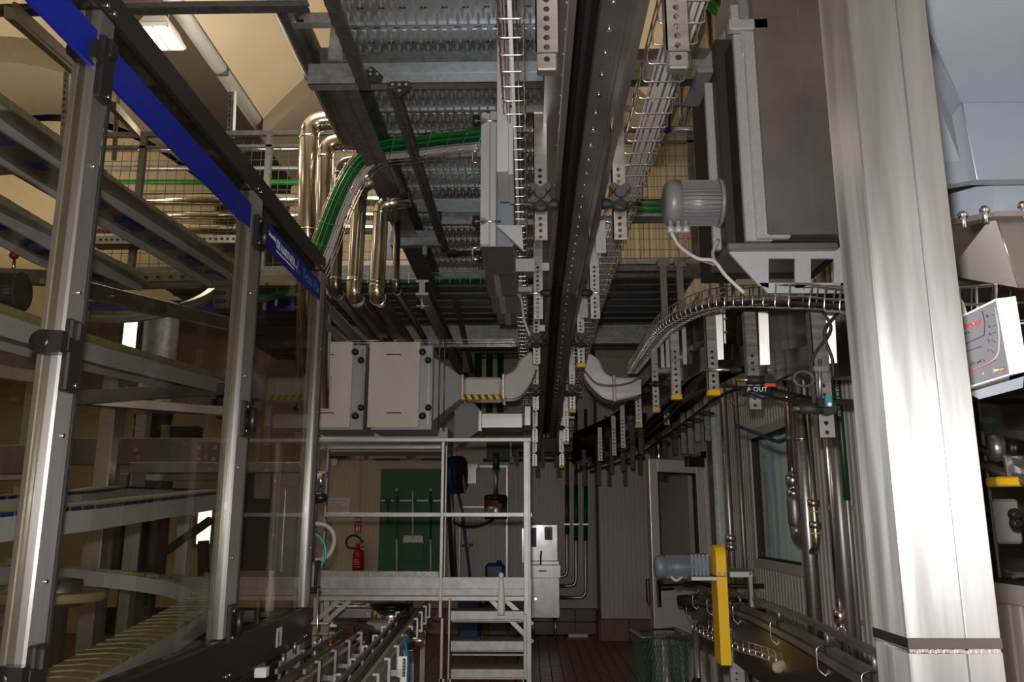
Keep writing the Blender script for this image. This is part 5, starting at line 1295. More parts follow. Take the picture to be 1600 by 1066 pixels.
# ------------------------------------------------------------------ white filter units
Yf = 6.6
def filt(label, x0, x1, vis0):
    t = thing('filter_unit', label, 'filter unit', P((x0 + x1) / 2, 668, Yf), 'white filter units')
    part('housing', pbox(MB(), x0 + 6, 540, x1 + 20, 672, Yf + .03, .5, .004), 'boxgrey', t)
    part('door', pbox(MB(), x0, 534, x1, 668, Yf, .028, .004), 'white', t)
    for yy in (555, 646):
        p, q_ = P(x1 - 52, yy, Yf), P(x1 - 31, yy, Yf)
        part('handle', MB().tube(fillet([p, p + V((0, -.03, 0)), q_ + V((0, -.03, 0)), q_], .012, 3), .0045, 6), 'black', t)
    q = MB()
    for px in (x1 - 66, x1 - 16):
        for py in (568, 636): p = P(px, py, Yf); q.lathe(p, [(.011, 0), (.009, .004), (.004, .007)], (0, -1, 0), 10)
    part('dome_nut', q, 'whiteplastic', t)
    for py in (550, 650):
        p = P(x1 + 3, py, Yf - .02); part('clamp_knob', MB().lathe(p, [(.012, -.03), (.026, -.02), (.029, 0), (.026, .02), (.01, .024)], (0, -1, 0), 14), 'black', t)
    b = MB(); a_, b_ = P(x1 + 14, 546, Yf - .0), P(x1 + 12, 664, Yf - .0); b.bar(a_, b_, .014, .014, (0, 1, 0)); part('clamp_rod', b, 'steel', t)
    for py in (563, 637):
        p = P(x1 + 12, py, Yf - .03); part('clamp_knob', MB().lathe(p, [(.012, -.03), (.024, -.02), (.027, 0), (.024, .02), (.01, .024)], (0, -1, 0), 14), 'black', t)
    return t
f1 = filt('white filter unit beside the guard end, with a yellowish label', 478, 552, 500); f2 = filt('white filter unit right of the other, joined to the grey duct cone', 573, 657, 573)
part('side_rod', MB().bar(P(466, 552, Yf), P(463, 642, Yf), .012, .012, (0, 1, 0)), 'steel', f1); part('rod_foot', pbox(MB(), 463, 595, 480, 600, Yf, .03), 'steel', f1)
for px, py in ((467, 563), (463, 637)): p = P(px, py, Yf - .03); part('clamp_knob', MB().lathe(p, [(.012, -.03), (.024, -.02), (.027, 0), (.024, .02), (.01, .024)], (0, -1, 0), 14), 'black', f1)
lab = part('type_label', pbox(MB(), 505, 587, 518, 614, Yf - .003, .003), 'brass', f1, 'yellowish label')
text('6', .02, P(508, 592, Yf - .0035), (1, 0, 0), (0, 0, 1), 'ink', lab)
dc_ = thing('duct_cone', 'grey sheet metal cone narrowing from filter unit to round duct', 'duct', P(690, 665, Yf + .1))
Yd = Yf + .1
part('cone', MB().hull([P(662, 547, Yd), P(662, 668, Yd), P(662, 668, Yd) + V((0, .42, 0)), P(662, 547, Yd) + V((0, .42, 0))], [P(721, 588, Yd + .1), P(721, 622, Yd + .1), P(721, 622, Yd + .1) + V((0, .2, 0)), P(721, 588, Yd + .1) + V((0, .2, 0))]), 'boxgrey', dc_)
part('flange', pbox(MB(), 657, 545, 668, 672, Yd - .02, .02, .002), 'boxgrey', dc_)
q = MB()
for k in range(6): p = P(665.5, 556 + k * 21, Yd - .02); q.cyl(p, p + V((0, -.005, 0)), .004, 8)
part('rivet_row', q, 'chrome', dc_, kind='stuff')
wd = thing('straight_duct', 'short pale duct piece resting on a striped hazard guard', 'duct', P(755, 628, Yf + .15))
Yw = Yf + .14
def ductround(x0, x1, y0, y1, Y): 
    return pbox(MB(), x0, y0, x1, y1, Y, .3, .02)
part('duct', ductround(724, 784, 589, 622, Yw), 'white', wd)
part('joint', pbox(MB(), 720, 585, 725, 625, Yw - .01, .32, .004), 'steel', wd); part('joint', pbox(MB(), 784, 584, 789, 625, Yw - .01, .32, .004), 'steel', wd)
hz = thing('hazard_guard', 'yellow and black striped foam guard under the short duct', 'guard', P(752, 628, Yw))
part('bar', pbox(MB(), 720, 616, 785, 625, Yw - .03, .03, .006), 'yellow', hz)
for k in range(6):
    x = 723 + k * 11
    part('stripe', MB().prism([P(x, 616.3, Yw - .031), P(x + 5, 616.3, Yw - .031), P(x + 9, 624.7, Yw - .031), P(x + 4, 624.7, Yw - .031)], (0, -.001, 0)), 'black', hz)
# s-shaped ducts left and right of the conveyor
def sduct(label, outer, inner, Y, d, m='white'):
    t = thing('curved_duct', label, 'duct', P(outer[0][0], max(p[1] for p in outer + inner), Y), 'curved s-shaped ducts')
    o = spline([P(x, y, Y) for x, y in outer], 5); i_ = spline([P(x, y, Y) for x, y in inner], 5); n = len(o); E = V((0, d, 0))
    vs = [];
    for a, b in zip(o, i_): vs += [a, b, b + E, a + E]
    fs = [(4 * k + j, 4 * k + (j + 1) % 4, 4 * k + 4 + (j + 1) % 4, 4 * k + 4 + j) for k in range(n - 1) for j in range(4)] + [(3, 2, 1, 0), (4 * n - 4, 4 * n - 3, 4 * n - 2, 4 * n - 1)]
    b = MB().add(vs, fs); part('duct', b, m, t)
    q = MB()
    for e in (o, i_): q.tube([p + V((0, -.004, 0)) for p in e], .007, 6)
    part('seam_edge', q, 'steel', t); return t
s1 = sduct('white s-shaped duct curving up to the left side of the conveyor', [(788, 588), (803, 580), (815, 562), (830, 549)], [(788, 622), (808, 620), (825, 605), (838, 578)], Yw, .2)
s2 = sduct('steel s-shaped duct curving down from the right side of the conveyor', [(920, 552), (936, 566), (946, 585), (965, 591), (1002, 592)], [(912, 588), (926, 606), (945, 622), (965, 625), (1002, 617)], 6.3, .2, 'steel')
part('sticker', pbox(MB(), 928, 583, 938, 592, 6.29, .004), 'paper', s2)
part('joint', pbox(MB(), 958, 586, 962, 628, 6.27, .22, .003), 'steel_dark', s2)
solo('duct_cable', MB().tube(spline([P(912, 578, 6.25), P(930, 598, 6.24), P(955, 603, 6.24), P(985, 598, 6.24), P(1005, 585, 6.3)], 6), .009, 6), 'pinkcable', 'dark violet cable draped over the steel s-shaped duct', 'cable')
# second duct row lower behind
rd = thing('rear_filter_unit', 'grey rear filter unit with its cone, behind and below the white ones', 'filter unit', P(620, 690, 7.4))
part('housing', pbox(MB(), 500, 668, 700, 706, 7.4, .5, .004), 'boxgrey', rd); part('cone', MB().hull([P(710, 600, 7.5), P(710, 700, 7.5), P(710, 700, 7.9), P(710, 600, 7.9)], [P(750, 640, 7.6), P(750, 672, 7.6), P(750, 672, 7.8), P(750, 640, 7.8)]), 'boxgrey', rd)
part('duct', pbox(MB(), 751, 645, 817, 670, 7.5, .3, .01), 'steel', rd); part('flange', pbox(MB(), 747, 642, 753, 674, 7.49, .3, .003), 'steel', rd); part('elbow', pbox(MB(), 817, 632, 832, 668, 7.5, .3, .02), 'steel', rd)
# cable tray above the filter units
basket('wire_cable_tray', 'thin wire cable tray running level above the white filter units', [P(540, 543, 6.9), P(830, 541, 6.9)], .08, .05, .12, r=.0025)
for px, lab in ((748, 'left'), (765, 'middle'), (782, 'right')):
    a = P(px, 545, 12.3); solo('green_riser', MB().cyl((a.x, a.y, 3.0), (a.x, a.y, 4.11), .05, 10), 'darkgreen', f'{lab} of three dark green riser pipes behind the hazard guard', 'pipe', 'green risers on the back wall')
# slanted dark brace under deck
br = thing('deck_brace', 'dark slanted steel braces under the deck right of the clad pipes', 'brace', P(700, 560, 6.9))
part('brace', MB().bar(P(712, 470, 6.2), P(738, 580, 7.6), .04, .03), 'dark', br); part('foot', pbox(MB(), 722, 550, 742, 582, 7.6, .06, .004), 'dark', br)

# ------------------------------------------------------------------ grey clamp boxes left of the conveyor
def clampbox(label, x0, y0, x1, y1, Y, d, knobs=(), step=None, m='boxgrey'):
    t = thing('clamp_box', label, 'filter box', P((x0 + x1) / 2, y1, Y), 'grey clamped boxes by the conveyor')
    part('lid', pbox(MB(), x0, y0, x0 + (x1 - x0) * .55, y1, Y, d * .9, .004), m, t); part('lid_edge', pbox(MB(), x0 + (x1 - x0) * .5, y0 - 3, x0 + (x1 - x0) * .9, y1 + 3, Y + .012, d * .9, .004), m, t)
    part('body', pbox(MB(), x1 - 3, y0 + 4, x1 + 24, y1 + 2, Y + .05, d * .9, .004), 'greypaint', t)
    part('underside', MB().box(P(x0, y1, Y).x, P(x1 + 22, y1, Y + .05).x, Y + .015, Y + d * .9, P(x0, y1, Y).z - .006, P(x0, y1, Y).z - .001), 'steel_dark', t)  # added darker plate: shade below the box put into its colour
    for py in knobs:
        p = P(x0 - 6, py, Y + .02); part('knob', MB().lathe(p, [(.012, -.02), (.026, -.014), (.028, 0), (.026, .014), (.01, .02)], (-1, 0, 0), 14), 'black', t)
        part('clamp_rod', MB().cyl(P(x0 - 4, py, Y - .02), P(x1 + 4, py, Y - .02), .005, 8), 'chrome', t); part('clamp_plate', MB().prism([P(x0 + 2, py - 7, Y - .003), P(x0 + 12, py - 2, Y - .003), P(x0 + 12, py + 2, Y - .003), P(x0 + 2, py + 7, Y - .003)], (0, -.004, 0)), 'chrome', t)
    for py in ([y0 + 60, y1 + 5] if y1 - y0 > 100 else []):
        a_, b_ = P(x0 - 1, py, Y), P(x0 - 1, py + 18, Y); part('handle', MB().tube(fillet([a_, a_ + V((-.03, 0, 0)), b_ + V((-.03, 0, 0)), b_], .01, 3), .004, 6), 'chrome', t)
    return t
clampbox('largest grey clamped box with two black knobs beside the narrow cable tray', 750, 176, 779, 382, 3.6, .5, (189, 346))
clampbox('second grey clamped box, stepping down behind the largest one', 757, 330, 784, 428, 4.5, .5, (403,))
clampbox('third grey clamped box, lowest of the stepped row', 766, 380, 792, 462, 5.3, .5, ())
clampbox('small fourth clamped box at the back of the stepped row', 776, 440, 800, 489, 6.2, .4, ())
ld = thing('open_lid', 'tall grey lid board standing edge-on above the clamped boxes', 'lid', P(790, 270, 3.1))
part('board', pbox(MB(), 776, 62, 795, 268, 3.05, .32, .003), 'boxgrey', ld); part('edge', pbox(MB(), 793, 64, 802, 272, 3.07, .32, .003), 'boxgrey', ld)
part('latch', MB().cyl(P(797, 166, 3.06), P(806, 166, 3.06), .006, 8), 'black', ld)
lw = thing('wedge_bracket', 'grey wedge bracket below the edge-on lid board', 'bracket', P(810, 390, 3.5))
part('arm', MB().prism([P(776, 352, 3.58), P(815, 352, 3.58), P(818, 392, 3.58)], (0, .03, 0)), 'boxgrey', lw)
for k, (x0, y0, x1, y1, Y) in enumerate(((782, 404, 836, 424, 4.2), (792, 448, 832, 456, 5.0))):
    t = thing('small_panel', 'bright small panel with two screws below the wedge bracket' if k == 0 else 'lower narrow bright panel behind the narrow cable tray', 'panel', P(x0, y1, Y))
    part('plate', pbox(MB(), x0, y0, x1, y1, Y, .02, .002), 'boxgrey', t)
    q = MB(); p = P(x0 + 6, y0 + 4, Y); q.cyl(p, p + V((0, -.004, 0)), .005, 8); p = P(x0 + 12, y0 + 4, Y); q.cyl(p, p + V((0, -.004, 0)), .005, 8); part('screw', q, 'ink', t)
solo('loose_cable', MB().tube(spline([P(808, 458, 5.0), P(815, 470, 4.95), P(819, 500, 4.9), P(828, 525, 4.9)], 6), .008, 6), 'greycable', 'thin grey cable curving down beside the narrow cable tray', 'cable')
# ------------------------------------------------------------------ green cable tray swinging from guard to boxes
Yg2 = 5.0
gpth = spline([P(488, 425, 5.1), P(505, 385, 5.1), P(530, 318, 5.1), P(556, 268, 5.05), P(590, 238, 4.95), P(640, 230, 4.8), P(700, 222, 4.6), P(752, 217, 4.4)], 6)
gt = thing('green_cable_tray', 'bent wire tray full of green and white cables crossing below the mezzanine', 'cable tray', P(490, 430, 5.1))
fy = V((0, 1, 0)); n = len(gpth)
def offs(k, dx, dy):
    t = (gpth[min(k + 1, n - 1)] - gpth[max(k - 1, 0)]).normalized(); a = t.cross(fy).normalized(); return gpth[k] + a * dx + fy * dy
cols = ['greycable', 'greycable', 'greycable', 'darkgreen', 'darkgreen', 'greencable', 'darkgreen', 'greencable', 'greencable']
for c_ in range(9):
    for lay in range(2):
        part('cable', MB().tube([offs(k, -.062 + c_ * .0155, -.005 + lay * .014) for k in range(n)], .0078, 6), cols[c_], gt)
q = MB()
for k in range(0, n, 3): q.tube(fillet([offs(k, -.09, .05), offs(k, -.08, -.018), offs(k, .085, -.018), offs(k, .095, .05)], .012, 2), .0032, 5)
part('wire_rib', q, 'chrome', gt, kind='stuff')
for dx, dy in ((-.088, .05), (-.084, .01), (-.04, -.021), (.04, -.021), (.09, .01), (.094, .05)):
    part('long_wire', MB().tube([offs(k, dx, dy) for k in range(n)], .0032, 5), 'chrome', gt)
# level tray with green cables, deeper
g3 = thing('green_cable_tray', 'level wire tray with thin green cables above the dark deck', 'cable tray', P(640, 440, 8.0))
for k in range(3): part('cable', MB().cyl(P(490, 438 + k * 2, 7.95), P(770, 436 + k * 2, 7.95), .010, 6), 'darkgreen' if k else 'greencable', g3)
q = MB()
for k in range(18): p = P(495 + k * 16, 428, 7.93); q.box(p.x - .004, p.x + .004, 7.92, 7.93, p.z - .1, p.z + .01)
for py in (428, 436): q.bar(P(490, py, 7.925), P(770, py - 2, 7.925), .006, .006)
part('wire_rib', q, 'galv', g3, kind='stuff')
# tan rail, blue board and green cables seen through the end glass
tr2 = thing('tan_rail', 'broad tan steel rail seen through the far end glass', 'rail', P(430, 445, 7.4))
part('rail', pbox(MB(), 330, 428, 500, 447, 7.4, .08, .004), 'taupe', tr2); q = MB(); p = P(417, 444, 7.39); q.cyl(p, p + V((0, -.01, 0)), .012, 8); part('bolt', q, 'black', tr2)
gb3 = thing('green_cable_tray', 'sagging green cable bundle on a rail behind the far end glass', 'cable tray', P(420, 470, 8.3))
for k in range(4):
    part('cable', MB().tube(spline([P(330, 462 + k * 4, 8.3), P(400, 464 + k * 3, 8.3), P(440, 456 + k * 3, 8.3), P(498, 450 + k * 4, 8.3)], 5), .014, 6), 'greencable' if k < 2 else 'darkgreen', gb3)
part('hanger', MB().box(P(430, 460, 8.3).x, P(430, 460, 8.3).x + .03, 8.3, 8.33, P(430, 478, 8.3).z, 4.12), 'galv_dark', gb3)
bbd = thing('blue_board', 'long dark blue board with a pale clip behind the far end glass', 'board', P(420, 488, 8.4))
part('board', pbox(MB(), 130, 468, 490, 488, 8.4, .03, .003), 'blue', bbd); part('hanger', MB().box(P(460, 470, 8.4).x, P(460, 470, 8.4).x + .03, 8.43, 8.46, P(460, 485, 8.4).z, 4.12), 'galv_dark', bbd); part('clip', pbox(MB(), 410, 468, 416, 484, 8.38, .02, .002), 'paper', bbd)
# ------------------------------------------------------------------ things on the back wall
Yw_ = YB - .006
def wthing(nm, label, cat, px, py, grp=None): return thing(nm, label, cat, P(px, py, Yw_), grp)
def wp(nm, x0, y0, x1, y1, m, par, d=.03, dy=0.0, bev=.003, lab=None): return part(nm, pbox(MB(), x0, y0, x1, y1, Yw_ - d - dy, d, bev), m, par, lab)
tbd = wthing('tool_board', 'big green shadow board for cleaning tools on the back wall', 'board', 640, 900)
wp('board', 590, 733, 690, 905, 'greenboard', tbd, .015)
wp('tool_rail', 595, 781, 692, 784, 'steel', tbd, .03, .015)
for px in (606, 620, 647, 673): wp('tool_grip', px - 4, 779, px + 4, 786, 'black', tbd, .03, .04)
Yt = Yw_ - .078
for px, lab, y1 in ((620, 'cleaning squeegee handle hanging at the left of the green board', 900), (673, 'cleaning pole hanging at the right of the green board', 900)):
    t = thing('cleaning_pole', lab, 'tool', P(px, y1, Yt), 'cleaning tools on the green board')
    a, b = P(px, 843, Yt), P(px, 768, Yt); part('grip', MB().cyl(a, b, .014, 8), 'greencable' if px < 640 else 'darkgreen', t); part('tip', MB().cyl(b, b + V((0, 0, .05)), .016, 8), 'whiteplastic', t)
    part('shaft', MB().cyl(P(px, y1, Yt), a, .013, 8), 'whiteplastic', t)
t = thing('dustpan', 'long handled green dustpan with a white lip on the green board', 'dustpan', P(645, 878, Yt), 'cleaning tools on the green board')
part('handle', MB().cyl(P(645, 840, Yt), P(645, 768, Yt), .013, 8), 'whiteplastic', t)
part('lip', MB().prism([P(631, 837, Yt), P(660, 837, Yt), P(662, 850, Yt), P(629, 850, Yt)], (0, .05, 0)), 'whiteplastic', t)
part('pan', MB().hull([P(629, 848, Yt - .03), P(661, 848, Yt - .03), P(660, 877, Yt - .03), P(630, 877, Yt - .03)], [P(629, 848, Yt + .06), P(661, 848, Yt + .06), P(660, 877, Yt + .06), P(630, 877, Yt + .06)]), 'greenboard', t)
t = thing('cleaning_pole', 'short green brush handle at the far left of the tool rail', 'tool', P(606, 822, Yt), 'cleaning tools on the green board')
part('grip', MB().cyl(P(606, 820, Yt), P(606, 786, Yt), .012, 8), 'darkgreen', t)
# fire extinguisher and its signs
Ye = Yw_ - .12
ex = thing('fire_extinguisher', 'red fire extinguisher with black hose left of the green board', 'fire extinguisher', P(559, 897, Ye))
b = P(559, 898, Ye); rr = .085; H = P(559, 858, Ye).z - b.z
part('cylinder', MB().lathe(b, [(.07, -.03), (rr, 0), (rr, H * .82), (rr * .8, H * .93), (rr * .35, H), (rr * .3, H * 1.08)], n=20), 'red', ex)
wl_ = part('label', MB().lathe(b, [(rr + .002, H * .2), (rr + .002, H * .68)], n=20), 'red', ex)
q = MB()
for k in range(4): q.box(b.x - .045, b.x + .04 - .01 * (k % 2), b.y - rr - .004, b.y - rr + .012, b.z + H * (.3 + .09 * k), b.z + H * (.33 + .09 * k))
part('print_line', q, 'wallwarm', ex, kind='stuff')
q = P(559, 852, Ye); part('valve', MB().cyl(q + V((0, 0, -.08)), q + V((0, 0, .02)), .03, 10).bar(q, q + V((.10, -.01, .07)), .03, .018).bar(q + V((0, 0, -.02)), q + V((.10, -.01, -.03)), .03, .015), 'red', ex)
part('hose', MB().tube(spline([P(556, 857, Ye), P(545, 856, Ye), P(541, 847, Ye), P(547, 838, Ye), P(558, 838, Ye), P(567, 848, Ye - .02)], 6), .015, 8), 'rubber', ex)
for (y0, y1, lab, kind) in ((808, 817, 'upper small red fire sign above the extinguisher', 0), (820, 832, 'red extinguisher sign with white pictogram on the beige wall', 1)):
    sg = wthing('fire_sign', lab, 'sign', 559, y1); wp('plate', 553.5, y0, 564.5, y1, 'red', sg, .008)
    if kind:
        g = MB(); g.prism([P(556, 830, Yw_ - .009), P(559.5, 830, Yw_ - .009), P(559.5, 824, Yw_ - .009), P(556, 824, Yw_ - .009)], (0, -.001, 0)); g.prism([P(557, 824, Yw_ - .009), P(558.6, 824, Yw_ - .009), P(558.6, 821.5, Yw_ - .009), P(557, 821.5, Yw_ - .009)], (0, -.001, 0)); g.bar(P(561.5, 829, Yw_ - .01), P(561.5, 823, Yw_ - .01), .015, .002, (0, 1, 0))
        part('pictogram', g, 'inkwhite', sg)
        part('print_line', pbox(MB(), 555, 834, 563, 835, Yw_ - .004, .003).box(0, 0, 0, 0, 0, 0) if False else pbox(MB(), 555, 834, 563, 835, Yw_ - .004, .003), 'darkface', sg)
    else:
        g = MB(); 
        for k in range(3): g.bar(P(556 + k * 3, 815, Yw_ - .01), P(556 + k * 3, 810, Yw_ - .01), .015, .002, (0, 1, 0))
        part('pictogram', g, 'inkwhite', sg)
# wall lamps, box, sheet of paper
for k, (x0, x1, lab) in enumerate(((576, 636, 'left'), (650, 712, 'right'))):
    t = wthing('wall_lamp', f'{lab} long white unlit tube lamp above the green board', 'lamp', (x0 + x1) / 2, 718, 'unlit tube lamps'); wp('housing', x0, 709, x1, 717, 'whiteplastic', t, .09, 0, .01); wp('reflector', x0 + 8, 717, x1 - 12, 719, 'dark', t, .08, .005)
t = wthing('junction_box', 'small white junction box with a conduit down the wall', 'box', 562, 718); wp('box', 555, 707, 570, 718, 'whiteplastic', t, .06, 0, .008); wp('conduit', 560, 718, 563, 800, 'wallpanel', t, .03)
t = wthing('exit_lamp', 'dark lamp over a small white unit near the guard end', 'lamp', 525, 728); wp('lamp', 513, 708, 539, 715, 'dark', t, .08); wp('unit', 519, 716, 527, 727, 'whiteplastic', t, .07)
t = wthing('paper_sheet', 'white printed sheet pinned on the beige wall near the guard end', 'paper', 530, 802); wp('sheet', 511, 778, 547, 806, 'paper', t, .004, 0, 0)
q = MB()
for k in range(6): q.bar(P(515, 783 + k * 3.5, Yw_ - .006), P(542 - (k % 3) * 5, 783 + k * 3.5, Yw_ - .006), .006, .001, (0, 1, 0))
part('print_line', q, 'darkface', t, kind='stuff')
# hose reel
hr_ = thing('hose_reel', 'blue hose reel with dark side disc on a wall bracket', 'hose reel', P(720, 770, 12.3))
c = P(713, 742, 12.1); ax = V((1, -.35, 0)).normalized(); R_ = .27
part('hose_coil', MB().lathe(c, [(R_ * .6, -.10), (R_ * .98, -.09), (R_ * 1.02, -.05), (R_ * .98, -.02), (R_ * 1.02, .02), (R_ * .95, .04)], ax, 28), 'bluecloth', hr_)
part('side_disc', MB().lathe(c, [(R_ * .9, .06), (R_ * 1.0, .07), (R_ * 1.0, .09), (R_ * .8, .11), (R_ * .2, .14)], ax, 28), 'dark', hr_)
part('bracket', MB().box(c.x + .12, c.x + .3, 12.2, YB - .06, c.z + .1, c.z + .16).box(c.x + .14, c.x + .28, 12.2, 12.25, c.z - .12, c.z + .16), 'steel', hr_)
part('arm', MB().bar(c + V((.1, -.1, 0)), c + V((.14, -.1, -.27)), .03, .03, (0, 1, 0)), 'black', hr_)
part('hose_tail', MB().tube(spline([c + V((.03, 0, -.27)), P(722, 800, 12.1), P(728, 850, 12.15), P(734, 900, 12.2), P(733, 930, 12.3)], 6), .022, 8), 'bluecloth', hr_)
for a_, b_, lab in (((697, 712), (707, 905), 'left'), ((704, 735), (712, 905), 'right')):
    solo('lance', MB().cyl(P(*a_, 12.45), P(*b_, 12.5), .03, 8), 'steel_dark' if lab == 'right' else 'dark', f'{lab} long lance leaning on the back wall beside the hose reel', 'lance')
t = thing('wall_frame', 'slim steel frame around the wash place wall panel', 'frame', P(760, 940, Yw_ - .05))
wp('upright', 716, 775, 720, 945, 'steel', t, .04); wp('upright', 790, 730, 794, 945, 'steel', t, .04); wp('crossbar', 735, 727, 794, 731, 'steel', t, .04); wp('crossbar', 718, 791, 760, 794, 'steel', t, .04)
wv = thing('water_valve', 'small steel tap with lever on the wash wall', 'tap', P(730, 856, Yw_ - .08)); part('body', MB().cyl(P(722, 853, 12.6), P(739, 852, 12.6), .022, 8).cyl(P(731, 852, 12.6), P(731, 858, 12.6), .02, 8), 'brass', wv)
# hanging container with red lettering
hc = thing('hanging_container', 'steel container with dark lid and red lettering, hanging by a hose', 'container', P(774, 812, 10.9))
Yh_ = 10.9; a = P(774.5, 800, Yh_); r_ = .15; zt = P(774, 781, Yh_).z; zb = P(774, 806, Yh_).z
part('body', MB().lathe((a.x, Yh_, zb), [(r_ * .96, 0), (r_, .01), (r_, zt - zb)], n=28), 'basin', hc)
part('lid', MB().lathe((a.x, Yh_, zt), [(r_ * 1.02, 0), (r_ * 1.02, .035), (r_ * .9, .06), (r_ * .2, .07)], n=28), 'black', hc)
part('base_ring', MB().lathe((a.x, Yh_, zb - .04), [(r_ * .9, 0), (r_ * .98, .01), (r_ * .98, .045)], n=28), 'black', hc)
lbp = part('label', MB().add([(a.x + math.sin(t) * (r_ + .002), Yh_ - math.cos(t) * (r_ + .002), z) for t in [-1.25 + .17 * k for k in range(9)] for z in (zt - .09, zt - .005)], [(2 * k, 2 * k + 2, 2 * k + 3, 2 * k + 1) for k in range(8)]), 'ink', hc)
for k, ch in enumerate('SILEDA'):
    t = -1.12 + k * .21; text(ch, .095, (a.x + math.sin(t) * (r_ + .004), Yh_ - math.cos(t) * (r_ + .004), zt - .082), (math.cos(t), math.sin(t), 0), (0, 0, 1), 'red', lbp)
part('hose', MB().cyl((a.x, Yh_, zt + .05), P(775, 725, Yh_), .03, 10), 'steel', hc); part('hose_sleeve', MB().cyl(P(775, 735, Yh_), P(775, 708, Yh_), .045, 10), 'darkgreen', hc)
p = P(775, 722, Yh_); part('hook_block', MB().box(p.x - .03, p.x + .03, 10.88, 11.03, p.z - .02, p.z + .06), 'dark', hc); part('coupling', MB().cyl((a.x, Yh_, zt + .06), (a.x, Yh_, zt + .16), .022, 10), 'chrome', hc)
part('supply_hose', MB().tube(spline([P(712, 818, 11.8), P(725, 823, 11.5), P(750, 821, 11.2), P(768, 813, 10.95), P(774, 806, 10.9)], 6), .02, 8), 'rubber', hc)
# blue drums on the floor
for px, py, w_, h_, lab in ((773, 905, 30, 24, 'blue plastic drum standing behind the platform toe board'), (733, 962, 34, 32, 'blue plastic drum on the floor behind the ladder steps')):
    Yd_ = 11.9; p = P(px, py, Yd_); wm = w_ / 1291 * Yd_; t = thing('plastic_drum', lab, 'drum', (p.x, Yd_, 0 if py > 950 else P(px, 905, Yd_).z - .5), 'blue drums')
    zb = 0.0 if py > 950 else P(px, 905, Yd_).z - .35; zt = P(px, py - h_, Yd_).z
    part('body', MB().box(p.x - wm / 2, p.x + wm / 2, Yd_, Yd_ + .3, zb, zt, .04), 'bluecloth', t); part('cap', MB().cyl((p.x + wm * .2, Yd_ + .1, zt - .01), (p.x + wm * .2, Yd_ + .1, zt + .04), .035, 12), 'blue', t)
# drum stand
tsd = thing('drum_stand', 'low dark stand carrying the blue drum behind the toe board', 'stand', P(773, 960, 12.0)); p = P(773, 905, 11.9); part('top', MB().box(p.x - .2, p.x + .2, 11.85, 12.3, P(773, 905, 11.9).z - .4, P(773, 905, 11.9).z - .35), 'dark', tsd)
for dx in (-.17, .17): part('leg', MB().box(p.x + dx - .02, p.x + dx + .02, 12.0, 12.1, 0, P(773, 905, 11.9).z - .4), 'dark', tsd)
# stainless wash basin cabinet
Ys = 12.2
wb_ = thing('wash_basin', 'stainless wash basin cabinet with splash back on the back wall', 'basin', P(850, 968, Ys))
def sp(nm, x0, y0, x1, y1, m='basin', d=.4, Y=Ys, par=None): return part(nm, pbox(MB(), x0, y0, x1, y1, Y, d, .006), m, par or wb_)
sp('cabinet', 830, 885, 874, 966); sp('basin_rim', 826, 883, 876, 904, Y=Ys - .03, d=.44); sp('basin_back', 829, 877, 874, 884, Y=Ys + .2, d=.2); sp('splash_back', 829, 820, 871, 878, Y=Ys + .42, d=.04); sp('side_panel', 815, 825, 830, 880, Y=Ys + .40, d=.04)
sp('soap_dispenser', 851, 824, 863, 844, 'wallwarm', .1, Ys + .32); sp('soap_window', 854, 827, 860, 842, 'taupe', .02, Ys + .305); sp('towel_unit', 829, 825, 838, 855, 'bluecloth', .1, Ys + .32)
part('spout', MB().tube(spline([P(845, 883, Ys + .1), P(845, 870, Ys + .1), P(846, 861, Ys + .08)], 4), .012, 8), 'black', wb_); lbb = sp('label', 842, 891, 854, 894, 'paper', .004, Ys - .035)
for px in (833, 868): part('leg', MB().cyl((P(px, 966, Ys).x, Ys + .1, 0), (P(px, 966, Ys).x, Ys + .1, P(px, 966, Ys).z), .02, 8), 'steel', wb_)
part('drain_knob', MB().cyl(P(837, 936, Ys), P(837, 936, Ys - .03), .015, 10), 'chrome', wb_)
fl_t = thing('floor_tray', 'small white tray lying on the floor against the tile skirting', 'tray', P(903, 977, 12.5)); p = P(903, 977, 12.5); part('tray', MB().box(p.x - .14, p.x + .14, 12.45, 12.62, 0, .045, .01), 'whiteplastic', fl_t); part('rim', MB().box(p.x - .15, p.x + .15, 12.44, 12.63, .04, .05, .004), 'whiteplastic', fl_t)
# three steel pipes bending into the basin side
for k, (px, yb, yy, lab) in enumerate(((886, 722, 901, 'left and shortest'), (900, 705, 916, 'middle'), (915, 700, 934, 'right and longest'))):
    Y = 12.55; t = thing('wall_pipe', f'{lab} of three bent steel pipes beside the wash basin', 'pipe', P(px, yy, Y), 'bent pipes beside the basin')
    part('run', MB().tube(fillet([P(px, 640, Y), P(px, yy, Y), P(868, yy, Y)], .10, 6), .026, 12), 'steel', t)
    part('insulation', MB().cyl(P(px, 845 if k else 835, Y), P(px, 758, Y), .033, 10), 'darkgreen', t, 'dark green sleeve'); part('clamp', pbox(MB(), px - 5, 818, px + 5, 821, Y - .05, .08, .003), 'steel', t)
